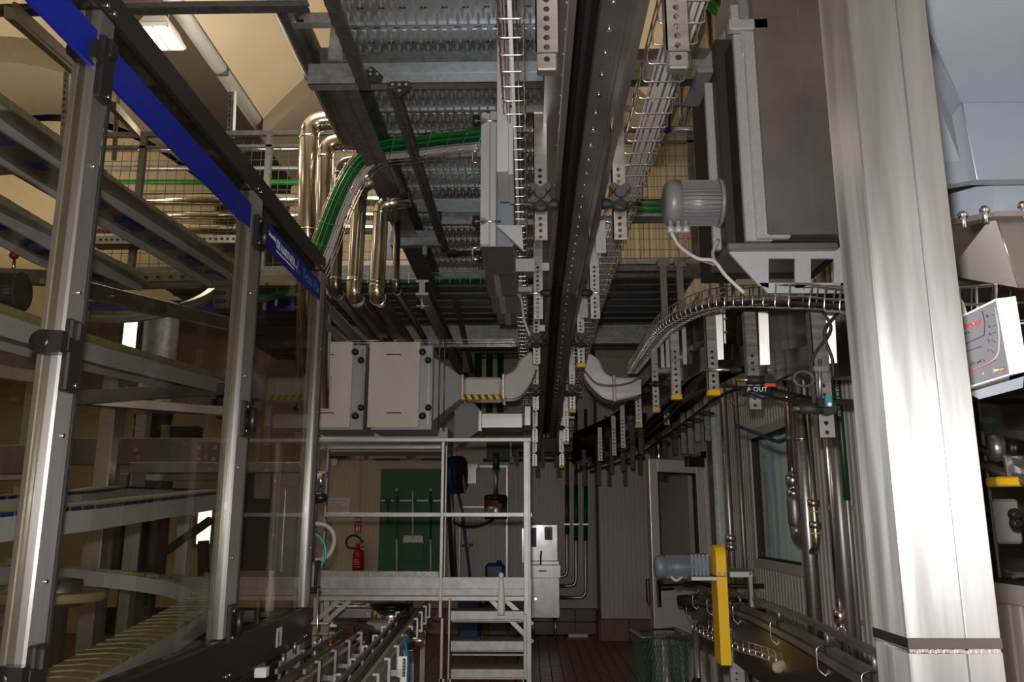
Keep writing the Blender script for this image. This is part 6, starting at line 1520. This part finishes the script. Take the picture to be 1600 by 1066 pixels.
# ------------------------------------------------------------------ door leaf standing open on the right
def leaf():
    Hn = V((1.71, 8.43, 0)); Lf = V((1.12, 8.0, 0)); u = (Lf - Hn).normalized(); L = (Lf - Hn).length; nrm = V((0, 0, 1)).cross(u).normalized()
    if nrm.y > 0: nrm = -nrm
    d = tag(_link('door_1', None, None, Hn), kind='structure')
    def lp(nm, s0, s1, z0, z1, m, th=.045, off=0): 
        c = Hn + u * (s0 + s1) / 2 + nrm * off + V((0, 0, (z0 + z1) / 2)); return part(nm, MB().obox(c, u * (s1 - s0) / 2, nrm * th / 2, V((0, 0, (z1 - z0) / 2)), .004), m, d)
    H = 2.22; fw = .10
    lp('leaf_frame', 0, fw, .02, H, 'white'); lp('leaf_frame', L - fw, L, .02, H, 'white'); lp('leaf_frame', fw, L - fw, H - .12, H, 'white'); lp('leaf_frame', fw, L - fw, .02, .12, 'white'); lp('leaf_frame', fw, L - fw, .92, 1.04, 'white')
    lp('leaf_panel', fw, L - fw, .12, .92, 'white', .03); lp('pane', fw, L - fw, 1.04, H - .12, 'winglass', .008)
    for a, b, z0, z1 in ((fw, fw + .015, 1.04, H - .12), (L - fw - .015, L - fw, 1.04, H - .12), (fw, L - fw, H - .135, H - .12), (fw, L - fw, 1.04, 1.055)): lp('gasket', a, b, z0, z1, 'rubber', .05)
    lp('edge_strip', L, L + .012, .02, H, 'steel', .05)
    hp_ = lp('lock_plate', L - .075, L - .03, .86, 1.10, 'black', .02, .03)
    c = Hn + u * (L - .05) + nrm * .05 + V((0, 0, 1.02)); part('lever', MB().cyl(c - nrm * .02, c + nrm * .03, .012, 8).bar(c + nrm * .03, c + nrm * .03 - u * .14, .02, .022), 'black', hp_)
    c = Hn + u * (L - .05) - nrm * .05 + V((0, 0, 1.0)); part('back_handle', MB().obox(c + u * .055, u * .02, nrm * .02, V((0, 0, .11)), .01), 'black', d)
    lp('door_closer', .03, .26, H - .06, H + .04, 'dark', .06, .05); lp('closer_arm', -.1, .1, H + .03, H + .05, 'dark', .02, .05)
leaf()
dfm = MB(); dfm.box(RW - .03, RW + .1, 8.38, 8.45, 0, 2.32); dfm.box(RW - .03, RW + .1, 9.25, 9.32, 0, 2.32); dfm.box(RW - .03, RW + .1, 8.38, 9.32, 2.25, 2.32)
struct('door_2', dfm, 'wallpanel')
struct('trim_6', MB().box(RW - .012, RW, 7.72, 7.78, 0, 3.9), 'galv')
# ------------------------------------------------------------------ pipes on the right wall
def wpipe(label, px, Y, r_, z0, z1, m, fit=(), grp='pipes on the right wall', off=.1):
    x = PX(px, 812, RW - off); x = V((RW - off, x.y, 0)); t = thing('wall_pipe', label, 'pipe', (x.x, x.y, z0), grp)
    part('run', MB().cyl((x.x, x.y, z0), (x.x, x.y, z1), r_, 12), m, t)
    for z, rr_, hh in fit: part('fitting', MB().lathe((x.x, x.y, z), [(r_ * 1.1, 0), (rr_, .01), (rr_, hh * .4), (r_ * 1.2, hh * .45), (r_ * 1.2, hh * .6), (rr_, hh * .65), (rr_, hh), (r_ * 1.1, hh + .01)], n=12), 'chrome' if m != 'darkgreen' else m, t)
    for z in (z0 + .35 * (z1 - z0), z0 + .8 * (z1 - z0)): part('wall_clip', MB().box(x.x - r_ - .006, RW, x.y - .012, x.y + .012, z - .012, z + .012), 'steel_dark', t)
    return t
cha = thing('wall_channel', 'upright galvanised channel on the right wall beside the door', 'channel', (RW - .05, 7.0, 0))
yc = PX(1124, 812, RW - .02).y
part('web', MB().box(RW - .06, RW - .005, yc - .02, yc + .20, 0, 3.2, .003), 'galv', cha)
ych = MB()
for k in range(10): ych.box(RW - .062, RW - .06, yc + .03, yc + .06, .3 + k * .28, .36 + k * .28)
part('slot', ych, 'black', cha, kind='stuff')
wpipe('steel pipe with brackets just right of the galvanised channel', 1140, 0, .030, 0, 3.3, 'steel', ((1.40, .045, .12),))
wpipe('slim reddish lit pipe left of the wall window', 1160, 0, .020, 0, 3.2, 'steel_dark')
wpipe('pale lit pipe high behind the open door', 1033, 0, .04, 2.1, 2.75, 'polish', off=.2); wpipe('second pale lit pipe high behind the open door', 1043, 0, .035, 2.1, 2.7, 'polish', off=.05)
# steam trap assembly right of the window
xx = RW - .16; y1 = PX(1243, 812, xx).y; y2 = PX(1262, 812, xx).y
st = thing('valve_pipe_set', 'pair of steel pipes joined by unions and a u-bend right of the window', 'pipe', (xx, y2, 0))
part('left_run', MB().cyl((xx, y1, 1.9), (xx, y1, 3.0), .024, 12), 'polish', st)
part('right_run', MB().cyl((xx, y2, .25), (xx, y2, 3.0), .040, 14), 'steel', st)
part('union', MB().lathe((xx, y1, 1.78), [(.026, 0), (.040, .01), (.040, .04), (.028, .05), (.028, .07), (.042, .08), (.042, .13), (.026, .14)], n=10), 'chrome', st)
part('valve_body', MB().lathe((xx, y1, 1.60), [(.03, 0), (.045, .03), (.045, .16), (.035, .2)], n=12), 'steel_dark', st)
part('u_bend', MB().tube(fillet([(xx, y1, 1.62), (xx, y1, 1.55), (xx, y2 + .02, 1.50), (xx, y2, 1.5)], .04, 5), .035, 10), 'steel_dark', st)
yv = y2 - .12
part('drain_run', MB().tube(fillet([(xx, yv, 2.45), (xx, yv, 1.50), (xx, y2, 1.46), (xx, y2, 1.40)], .06, 6), .020, 10), 'chrome', st)
for z in (1.72, 1.60): part('union', MB().lathe((xx, yv, z), [(.021, 0), (.034, .006), (.034, .035), (.021, .042)], n=8), 'chrome', st)
for z in (1.69, 1.57): part('mark_ring', MB().lathe((xx, yv, z), [(.022, 0), (.026, .001), (.026, .007), (.022, .008)], n=12), 'yellow', st)
part('cap_ring', MB().lathe((xx, y2, 2.10), [(.041, 0), (.048, .004), (.048, .02), (.041, .024)], n=14), 'chrome', st)
wpipe('slim steel pipe ending in a hose coupling right of the u-bend', 1301, 0, .018, 1.02, 3.0, 'chrome', ((1.02, .035, .16),), off=.12)
px_ = PX(1306, 812, RW - .12); solo('drop_hose', MB().tube([(RW - .12, px_.y, 1.03), (RW - .12, px_.y, .6), (RW - .13, px_.y + .02, .2)], .012, 8), 'steel_dark', 'thin hose hanging from the pipe coupling near the big column', 'hose')
def sleeve(px, label, r_, m, txt, off):
    y = PX(px, 812, RW - off).y; t = thing('marked_pipe', label, 'pipe', (RW - off, y, 0), 'pipes on the right wall')
    part('run', MB().cyl((RW - off, y, 0), (RW - off, y, 3.2), r_, 14), m, t)
    mk = part('marker', MB().lathe((RW - off, y, 1.75), [(r_ + .0005, 0), (r_ + .002, .001), (r_ + .002, .75), (r_ + .0005, .751)], n=14), 'marker', t)
    text(txt, .024, (RW - off - r_ * .9, y - r_ * .75, 2.40), (0, 0, -1), V((.6, -.75, 0)), 'inkwhite', mk); return t
sleeve(1303, 'slim pipe with a green marker lettered for drinking water', .017, 'steel_dark', 'ACQUA POTABILE', .05)
sleeve(1326, 'second slim pipe with a green marker, next to the big column', .017, 'steel_dark', 'ACQUA POTABILE', .05)
wpipe('thick dark pipe between the two pipes with green markers', 1314, 0, .036, 0, 3.2, 'steel_dark', off=.08)
# ------------------------------------------------------------------ floor conveyors, lower middle
def floorconv(name, label, a, b, wd, ngr, cap=True, rail_h=.085, grp='floor conveyors'):
    """table-top chain conveyor with twin guide rails on brackets"""
    a, b = V(a), V(b); t = thing(name, label, 'conveyor', (a.x, a.y, 0), grp); d = (b - a); L = d.length; d.normalize(); s = V((d.y, -d.x, 0)).normalized(); up_ = V((0, 0, 1))
    part('side_plate', MB().bar(a + s * (wd / 2 + .012) - up_ * .05, b + s * (wd / 2 + .012) - up_ * .05, .012, .12), 'steel', t); part('side_plate', MB().bar(a - s * (wd / 2 + .012) - up_ * .05, b - s * (wd / 2 + .012) - up_ * .05, .012, .12), 'steel_dark', t)
    part('wear_bed', MB().bar(a - up_ * .03, b - up_ * .03, wd, .02), 'dark', t)
    me = MB().box(-wd / 2, wd / 2, -.030, .030, -.010, 0, .002).mesh('chain_slat', V()); me.materials.append(M['cream2'])
    k = 0; x = .03
    while x < L - .03:
        o = bpy.data.objects.new('chain_slat', me); COL.objects.link(o); o.parent = t; WL[o] = WL[t]
        m = Matrix((s, d, s.cross(d))).transposed().to_4x4(); m.translation = a + d * x - WL[t]; o.matrix_local = m; x += .0635
    for sg in (-1, 1):
        for h_ in (rail_h, rail_h * .35):
            part('guide_rail', MB().bar(a + s * sg * (wd / 2 + .02) + up_ * h_, b + s * sg * (wd / 2 + .02) + up_ * h_, .014, .022), 'steel_dark', t)
    for k in range(ngr):
        c = a + d * (L * (k + .5) / ngr)
        for sg in (-1, 1):
            o = c + s * sg * (wd / 2 + .05)
            br = part('rail_bracket', MB().bar(o - up_ * .05, o + up_ * (rail_h + .02), .012, .03, d).bar(o + up_ * (rail_h + .015), c + s * sg * (wd / 2 + .025) + up_ * (rail_h + .015), .012, .012).bar(o - up_ * .03, c + s * sg * (wd / 2 + .01) - up_ * .03, .04, .03), 'steel_dark', t)
            part('clamp_block', MB().obox(o + s * sg * .03 - up_ * .0, s * .02, d * .016, up_ * .014, .003), 'rubber', br)
    for k in (0.06, .55, .95):
        c = a + d * L * k
        for sg in (-1, 1): part('leg', MB().box(c.x + s.x * sg * wd / 2 - .02, c.x + s.x * sg * wd / 2 + .02, c.y - .02, c.y + .02, 0, c.z - .1), 'steel_dark', t)
    return t
M['cream2'] = mat('worn_beige_slat', '#b4a68c', .42, 0, .12, (20, 20, 20))
fc1 = floorconv('floor_conveyor', 'right one of two floor conveyors with guide rails, running to the turntable', (-.74, 3.55, .90), (-.93, 7.2, .90), .085, 9)
fc2 = floorconv('floor_conveyor', 'left floor conveyor with guide rails near the guard leg', (-1.08, 3.9, .90), (-1.09, 5.25, .90), .085, 4)
# feed conveyor, dark bed to the left of it
fd = thing('feed_table', 'dark feed table with brown belt at the foot of the guard', 'table', (-1.5, 4.3, 0))
part('belt', MB().box(-2.2, -1.42, 4.0, 5.1, .955, .97), 'steel_dark', fd); part('edge', MB().bar((-1.42, 3.7, .93), (-1.42, 5.1, .93), .04, .07), 'dark', fd); part('bed', MB().box(-2.2, -1.32, 3.9, 5.2, .80, .93, .01), 'dark', fd)
for x in (-2.1, -1.3): part('leg', MB().box(x - .03, x + .03, 4.4, 4.46, 0, .8), 'dark', fd)
part('bright_cap', pbox(MB(), 396, 1044, 416, 1060, 3.9, .05, .004), 'whiteplastic', fd); part('green_edge', MB().bar(P(420, 1007, 4.6), P(462, 1007, 4.6), .02, .012), 'teal', fd)
q = MB()
for px, py, Y in ((412, 1040, 3.95), (442, 1040, 3.95), (460, 1020, 4.3)): p = P(px, py, Y); q.cyl(p, p + V((0, 0, .05)), .01, 8)
part('pin', q, 'steel', fd)
# turntable with polished rim
tt = thing('turntable', 'round transfer wheel with polished rim among the floor conveyors', 'turntable', (-1.1, 6.5, 0))
c = P(608, 950, 6.5)
part('wheel', MB().lathe((c.x, 6.6, c.z - .10), [(.05, 0), (.15, .0), (.155, .02), (.155, .085), (.14, .09), (.13, .10), (.02, .105)], n=36), 'polish', tt); part('top_disc', MB().lathe((c.x, 6.6, c.z + .005), [(.02, 0), (.165, 0), (.165, .012), (.02, .014)], n=36), 'black', tt)
part('lower_guard', MB().lathe((c.x, 6.6, c.z - .16), [(.02, 0), (.17, 0), (.185, .02), (.185, .05), (.02, .055)], n=36), 'greyprof', tt); part('pedestal', MB().lathe((c.x, 6.6, 0), [(.08, 0), (.08, .02), (.05, .03), (.05, c.z - .16)], n=16), 'steel_dark', tt)
tc = thing('transfer_conveyor', 'crosswise transfer conveyor behind the platform brace at floor level', 'conveyor', P(560, 965, 7.0))
part('rail', MB().cyl(P(495, 949, 6.9), P(635, 948, 6.9), .012, 8), 'chrome', tc); part('rail', MB().cyl(P(490, 943, 6.95), P(600, 943, 6.95), .010, 8), 'steel', tc)
part('side_plate', pbox(MB(), 500, 952, 582, 966, 7.0, .02, .003), 'steel_dark', tc); part('bed', pbox(MB(), 500, 951, 640, 953, 7.02, .2), 'dark', tc)
for px in (575, 608): part('bracket', pbox(MB(), px - 4, 937, px + 5, 949, 6.88, .03, .003), 'steel', tc)
part('strip', pbox(MB(), 578, 940, 606, 947, 6.89, .02, .002), 'wallpanel', tc); part('post', pbox(MB(), 572, 957, 581, 966, 6.86, .04, .003), 'steel', tc)
part('curved_rail', MB().tube(spline([P(515, 975, 6.2), P(545, 973, 6.3), P(565, 978, 6.4), P(600, 987, 6.5), P(625, 986, 6.6), P(650, 975, 6.8)], 6), .022, 8), 'steel_dark', tc)
for px in (553, 578): part('leg', MB().cyl((P(px, 985, 6.5).x, 6.5, 0), P(px, 978, 6.5), .015, 8), 'dark', tc)
bxs = thing('control_box', 'small tan and grey control boxes at the left conveyor end', 'box', P(508, 990, 5.6))
part('box', pbox(MB(), 500, 977, 514, 990, 5.6, .06, .004), 'greypaint', bxs); part('box', pbox(MB(), 487, 974, 513, 977, 5.58, .08, .002), 'brass', bxs); part('box', pbox(MB(), 487, 990, 513, 993, 5.58, .08, .002), 'brass', bxs); part('label', pbox(MB(), 515, 976, 526, 980, 5.55, .004), 'paper', bxs)
text('Sidel', .018, P(516.5, 979.5, 5.545), (1, 0, 0), (0, 0, 1), 'ink', bxs) if False else None
# striped sensor bracket plate by the right conveyor, blue hose
sp_ = thing('sensor_plate', 'bright slotted bracket plate standing right of the floor conveyor', 'bracket', P(627, 1066, 4.3))
part('plate', pbox(MB(), 620, 1026, 636, 1080, 4.3, .012, .002), 'whiteplastic', sp_); hl_ = part('hole_strip', pbox(MB(), 628.5, 1030, 633.5, 1058, 4.29, .01, .001), 'black', sp_)
for k in range(5): p = P(631, 1034 + k * 5, 4.289); part('hole', MB().cyl(p, p + V((0, -.002, 0)), .005, 8), 'chrome', sp_)
for k in range(3): part('slot', pbox(MB(), 621.3 + k * 2.2, 1046, 622.2 + k * 2.2, 1064, 4.295, .006), 'black', sp_)
solo('blue_air_hose', MB().tube(spline([P(632, 995, 4.7), P(634, 1010, 4.6), P(637, 1030, 4.5), P(636, 1060, 4.4), P(633, 1085, 4.35)], 6), .010, 8), 'bluehose', 'bright blue air hose hanging beside the slotted bracket plate', 'hose')
hw = thing('hand_wheel', 'dark round hand wheel on the right side of the floor conveyor', 'hand wheel', P(643, 1003, 5.3))
part('wheel', MB().lathe(P(641, 1000, 5.3), [(.02, -.02), (.055, -.015), (.06, 0), (.055, .015), (.02, .02)], (1, -.2, 0), 20), 'dark', hw); part('hub', MB().lathe(P(641, 1001, 5.27), [(.02, -.03), (.02, .06), (.008, .09)], (1, -.2, 0), 12), 'chrome', hw)
ph = thing('photo_sensor', 'small grey sensor with an orange lead at the end of the left conveyor', 'sensor', P(560, 1000, 5.2))
part('body', pbox(MB(), 556, 993, 564, 1001, 5.2, .03, .003), 'boxgrey', ph); part('lead', MB().tube(spline([P(561, 1002, 5.2), P(562, 1010, 5.18), P(560, 1018, 5.17), P(559, 1026, 5.17)], 5), .006, 6), 'orange', ph, 'orange lead'); part('arm', MB().cyl(P(564, 1004, 5.2), P(571, 1004, 5.2), .008, 6), 'steel', ph)
rk = thing('red_button', 'tiny red knob on the left floor conveyor rail', 'knob', P(516, 1008, 4.6)); part('knob', MB().lathe(P(516, 1007, 4.6), [(.008, 0), (.009, .015), (.006, .022)], n=10), 'red', rk); part('base', MB().lathe(P(516, 1009, 4.6), [(.012, 0), (.012, .008)], n=10), 'steel', rk)
rod = thing('lubricator_rod', 'thin bright rod with a ring, hanging below the guard end', 'rod', P(496, 1030, 4.7))
a, b = P(497, 920, 4.65), P(495, 1040, 4.65); part('rod', MB().cyl(a, b, .005, 8), 'chrome', rod); c = P(496, 1001, 4.63); part('ring', MB().tube([c + V((.018 * math.cos(t), 0, .018 * math.sin(t))) for t in [2 * PI * k / 16 for k in range(16)]], .002, 5, closed=True), 'chrome', rod); part('tag', pbox(MB(), 490, 1010, 493, 1024, 4.6, .01, .001), 'whiteplastic', rod)
# air service set and hose coil on the guard end post
hs2 = thing('hose_coil', 'coil of grey hose hanging on the guard end post', 'hose', P(500, 875, 5.2))
c = P(497, 847, 5.2); part('coil', MB().tube([c + V((.10 * math.cos(t), .012 * math.sin(3 * t), .11 * math.sin(t))) for t in [2 * PI * k / 28 for k in range(57)]], .013, 8), 'greycable', hs2)
t_ = solo('teal_hose', MB().tube(spline([P(475, 850, 5.15), P(480, 840, 5.14), P(495, 836, 5.13), P(507, 852, 5.12), P(508, 872, 5.12), P(499, 886, 5.13), P(488, 878, 5.15)], 6), .007, 6), 'teal', 'teal hose looped in front of the grey hose coil', 'hose')
lc = thing('lock_box', 'black ended safety lock box on the guard end post', 'lock', P(482, 925, 4.9))
part('case', pbox(MB(), 468, 880, 495, 922, 4.9, .06, .012), 'steel_dark', lc); part('frame', pbox(MB(), 490, 876, 497, 924, 4.88, .07, .006), 'black', lc); part('base', pbox(MB(), 466, 918, 497, 928, 4.88, .08, .006), 'black', lc); part('yellow_insert', pbox(MB(), 471, 930, 475, 944, 4.87, .03, .003), 'yellow', lc, 'yellow insert')
cyl = thing('air_cylinder', 'small chrome cylinder with black valve on the end post', 'cylinder', P(500, 790, 5.3))
part('barrel', MB().cyl(P(501, 762, 5.3), P(501, 740, 5.3), .022, 14), 'chrome', cyl); part('cap', pbox(MB(), 496, 737, 510, 741, 5.28, .05, .003), 'steel_dark', cyl); part('valve', MB().lathe(P(498, 778, 5.25), [(.02, -.04), (.035, -.02), (.035, .02), (.02, .05)], (1, 0, 0), 12), 'black', cyl); part('flange', pbox(MB(), 485, 764, 490, 792, 5.2, .04, .003), 'steel', cyl)
for px, m, lab in ((483.5, 'orange', 'thin red-brown tube running down the guard end post'), (492, 'steel', 'thin steel tube running down the guard end post')):
    solo('post_tube', MB().cyl(P(px, 545, 5.0), P(px - 2, 900, 5.0), .008, 6), m, lab, 'tube')
# ------------------------------------------------------------------ low conveyor on the right with yellow chain guard
low = thing('low_conveyor', 'low side conveyor with rails and wire clips along the right wall', 'conveyor', (1.2, 4, 0))
lpth = spline([P(1420, 1085, 2.3), P(1340, 1040, 2.75), P(1240, 985, 3.6), P(1160, 950, 4.7), P(1110, 938, 5.7), P(1085, 930, 6.4)], 5)
R4 = lambda x0, x1, z0, z1: [(x0, z0), (x1, z0), (x1, z1), (x0, z1)]
sweep(lpth, R4(-.014, .014, -.012, .012), 'steel_dark', 'guide_rail', low); sweep(lpth, R4(-.012, .012, .055, .075), 'steel_dark', 'guide_rail', low); sweep(lpth, R4(-.03, .03, -.04, -.018), 'steel', 'guide_rail', low)
sweep(lpth, R4(-.03, -.015, -.30, -.05), 'cladrun', 'side_plate', low)
sweep(lpth, R4(-.012, .10, -.30, -.28), 'steel_dark', 'bed', low)
for i in range(3, len(lpth) - 1, 4):
    p = lpth[i]; q = [p + V((-.02, 0, .02)), p + V((-.055, -.01, .01)), p + V((-.055, -.01, -.06)), p + V((-.02, -.015, -.09)), p + V((-.02, -.015, -.16))]
    part('wire_clip', MB().tube(fillet(q, .012, 3), .003, 6), 'chrome', low); part('clip_block', MB().box(p.x - .022, p.x + .012, p.y - .014, p.y + .014, p.z - .014, p.z + .014, .004), 'rubber', low)
    part('stud', MB().cyl(p + V((-.01, 0, .02)), p + V((-.01, 0, .06)), .008, 8), 'steel_dark', low)
for k in (8, 18, 24):
    p = lpth[k]; part('leg', MB().cyl((p.x - .12, p.y, 0), (p.x - .12, p.y, p.z - .28), .028, 12), 'steel', low)
# rounded rails at the conveyor head
c = P(1100, 915, 6.3)
for z in (0, -.10, -.17):
    a_ = [c + V((.42, -.05, z)), c + V((.05, -.02, z)), c + V((-.09, .02, z)), c + V((-.13, .08, z)), c + V((-.09, .14, z)), c + V((.06, .12, z))]
    part('head_rail', MB().tube(spline(a_, 5), .014 if z else .016, 8), 'dark', low)
part('head_bed', MB().lathe(P(1095, 946, 6.3), [(.02, 0), (.17, 0), (.17, .06), (.02, .06)], n=24), 'dark', low)
for dx, dz in ((-.12, -.08), (-.03, -.1), (.06, -.09)):
    o = c + V((dx, -.08, dz)); part('wire_clip', MB().tube(fillet([o, o + V((-.03, 0, .0)), o + V((-.03, 0, -.12)), o + V((0.02, 0, -.16)), o + V((.02, 0, -.22))], .012, 3), .004, 6), 'chrome', low)
for px, y1, Y in ((1088, 1066, 6.0), (1180, 1066, 4.4)):
    a_ = P(px, 985, Y); part('leg', MB().cyl((a_.x, Y, 0), a_, .03, 12), 'steel_dark', low)
    if px == 1088: part('foot', MB().lathe((a_.x, Y, P(px, 1066, Y).z - .02), [(.06, -.1), (.06, 0), (.035, .05)], n=12), 'black', low)
part('support_plate', pbox(MB(), 1143, 982, 1160, 1090, 4.9, .02, .003), 'alu', low)
q = MB()
for y in (1028, 1052, 1062): p = P(1151, y, 4.9); q.cyl(p, p + V((0, -.003, 0)), .006, 8)
part('plate_hole', q, 'black', low)
# wire tray under it
basket('wire_cable_tray', 'wire cable tray slanting below the low right conveyor', spline([P(1095, 985, 5.4), P(1120, 1000, 5.0), P(1160, 1016, 4.5), P(1220, 1036, 3.9), P(1300, 1075, 3.3)], 5), .10, .06, .10, r=.003)
ch = thing('pale_hose', 'pale ribbed hose bend lying in the lower right wire tray', 'hose', P(1240, 1066, 3.7))
part('hose', MB().tube(spline([P(1212, 1044, 3.75), P(1228, 1040, 3.7), P(1245, 1048, 3.6), P(1265, 1066, 3.5), P(1285, 1090, 3.4)], 6), .024, 12), 'cream2', ch)
# yellow chain guard
Yy = 4.35
yg = thing('chain_guard', 'tall narrow yellow chain guard standing beside the grey gear motor', 'guard', P(1128, 1040, Yy))
def outl(x0, x1, Y, yb):
    a_, b_ = P(x0, 900, Y), P(x1, 900, Y); r_ = (b_.x - a_.x) / 2
    return a_, b_, r_
a_, b_ = P(1122, 1040, Yy), P(1142, 1040, Yy); zt = P(1130, 868, Yy).z; zb = P(1130, 1040, Yy).z
dep = .14; xs0, xs1 = P(1123, 960, Yy).x, P(1139, 960, Yy).x
pr = [V((xs0, Yy, zb)), V((xs0, Yy, zt))] 
side = [(Yy, zb), (Yy, zt - .02)] + [(Yy + dep / 2 - dep / 2 * math.cos(t), zt - .02 + dep / 2 * math.sin(t)) for t in [PI * k / 14 for k in range(1, 14)]] + [(Yy + dep, zt - .02), (Yy + dep, zb)]
part('case', MB().prism([V((xs0, y, z)) for y, z in side], (xs1 - xs0, 0, 0)), 'yellow', yg)
q = MB()
for py in (942, 990, 1036): p = P(1138, py, Yy + .03); q.cyl(p, p + V((.012, 0, 0)), .009, 8)
for px in (1124, 1133): p = P(px, 897, Yy); q.cyl(p, p + V((0, -.006, 0)), .008, 8)
part('bolt', q, 'steel_dark', yg)
part('joint_line', MB().box(xs0 - .001, xs1 + .001, Yy - .001, Yy + .15, P(1130, 901.5, Yy).z, P(1130, 900, Yy).z), 'dark', yg)
gm2 = gearmotor('gear_motor', 'blue-grey gear motor lying beside the yellow chain guard', P(1022, 886, 4.5), (1, 0, 0), .195, .056, 'motorblue', fins=16)
part('gearbox', pbox(MB(), 1078, 867, 1110, 900, 4.45, .13, .012), 'motorblue', gm2)
q = MB()
for k in range(5): pbox(q, 1080 + k * 6, 866, 1083 + k * 6, 900, 4.445, .135, .002)
part('gearbox_rib', q, 'motorblue', gm2); part('shaft', MB().cyl(P(1110, 884, 4.5), P(1121, 884, 4.5), .022, 12), 'black', gm2)
part('lead', MB().tube(spline([P(1048, 901, 4.47), P(1056, 907, 4.46), P(1066, 902, 4.47)], 6), .008, 6), 'greycable', gm2)
mt = thing('motor_bracket', 'bright bracket shelf carrying the gear motor and yellow guard', 'bracket', P(1110, 905, 4.9))
part('shelf', pbox(MB(), 1080, 901, 1122, 908, 4.38, .22, .003), 'steel', mt); part('arm', pbox(MB(), 1140, 893, 1176, 903, 4.38, .02, .003), 'steel', mt); part('back_arm', MB().bar(P(1140, 890, 4.6), P(1176, 893, 4.4), .02, .02), 'steel', mt)
part('drop', pbox(MB(), 1172, 900, 1176, 950, 4.38, .03, .003), 'steel_dark', mt); q = MB(); p = P(1172, 897, 4.38); q.cyl(p, p + V((0, -.004, 0)), .006, 8); part('hole', q, 'black', mt)
# green net on a stand
nt_ = thing('net_stand', 'green net bag hanging in a square steel ring on a post', 'net', P(1040, 1066, 5.0))
c0, c1, c2_, c3 = P(988, 985, 5.6), P(1054, 983, 5.6), P(1078, 996, 5.0), P(1005, 998, 5.0)
part('ring', MB().tube([c0, c1, c2_, c3], .011, 8, closed=True), 'steel', nt_)
a_ = P(1040, 1000, 5.05); part('post', MB().cyl((a_.x, 5.05, 0), a_, .028, 12), 'steel', nt_); part('base', MB().lathe((a_.x, 5.05, 0), [(.18, 0), (.18, .02), (.03, .03), (.03, .06)], n=20), 'steel_dark', nt_)
top = [c0, c0.lerp(c1, .33), c0.lerp(c1, .66), c1, c1.lerp(c2_, .5), c2_, c2_.lerp(c3, .33), c2_.lerp(c3, .66), c3, c3.lerp(c0, .5)]
cen = sum(top, V()) / len(top); rows = []
N_ = 44
def ringp(u):
    u = (u % 1) * len(top); i = int(u); return top[i % len(top)].lerp(top[(i + 1) % len(top)], u - i)
for j in range(15):
    f = j / 14; row = []
    for i in range(N_):
        p = ringp(i / N_); k = 1 - .45 * f ** 1.3 + .05 * math.sin(i * 1.9 + j * .5) * f
        row.append(V((cen.x + (p.x - cen.x) * k - .02 * f, cen.y + (p.y - cen.y) * k, p.z - .80 * f)))
    rows.append(row)
nb = MB()
for j in range(14):
    for i in range(N_):
        for q_ in ((rows[j][i], rows[j + 1][(i + 1) % N_]), (rows[j][(i + 1) % N_], rows[j + 1][i])):
            nb.tube([q_[0], q_[1]], .0017, 3, cap=False, smooth=False)
part('net_bag', nb, 'net', nt_, kind='stuff')
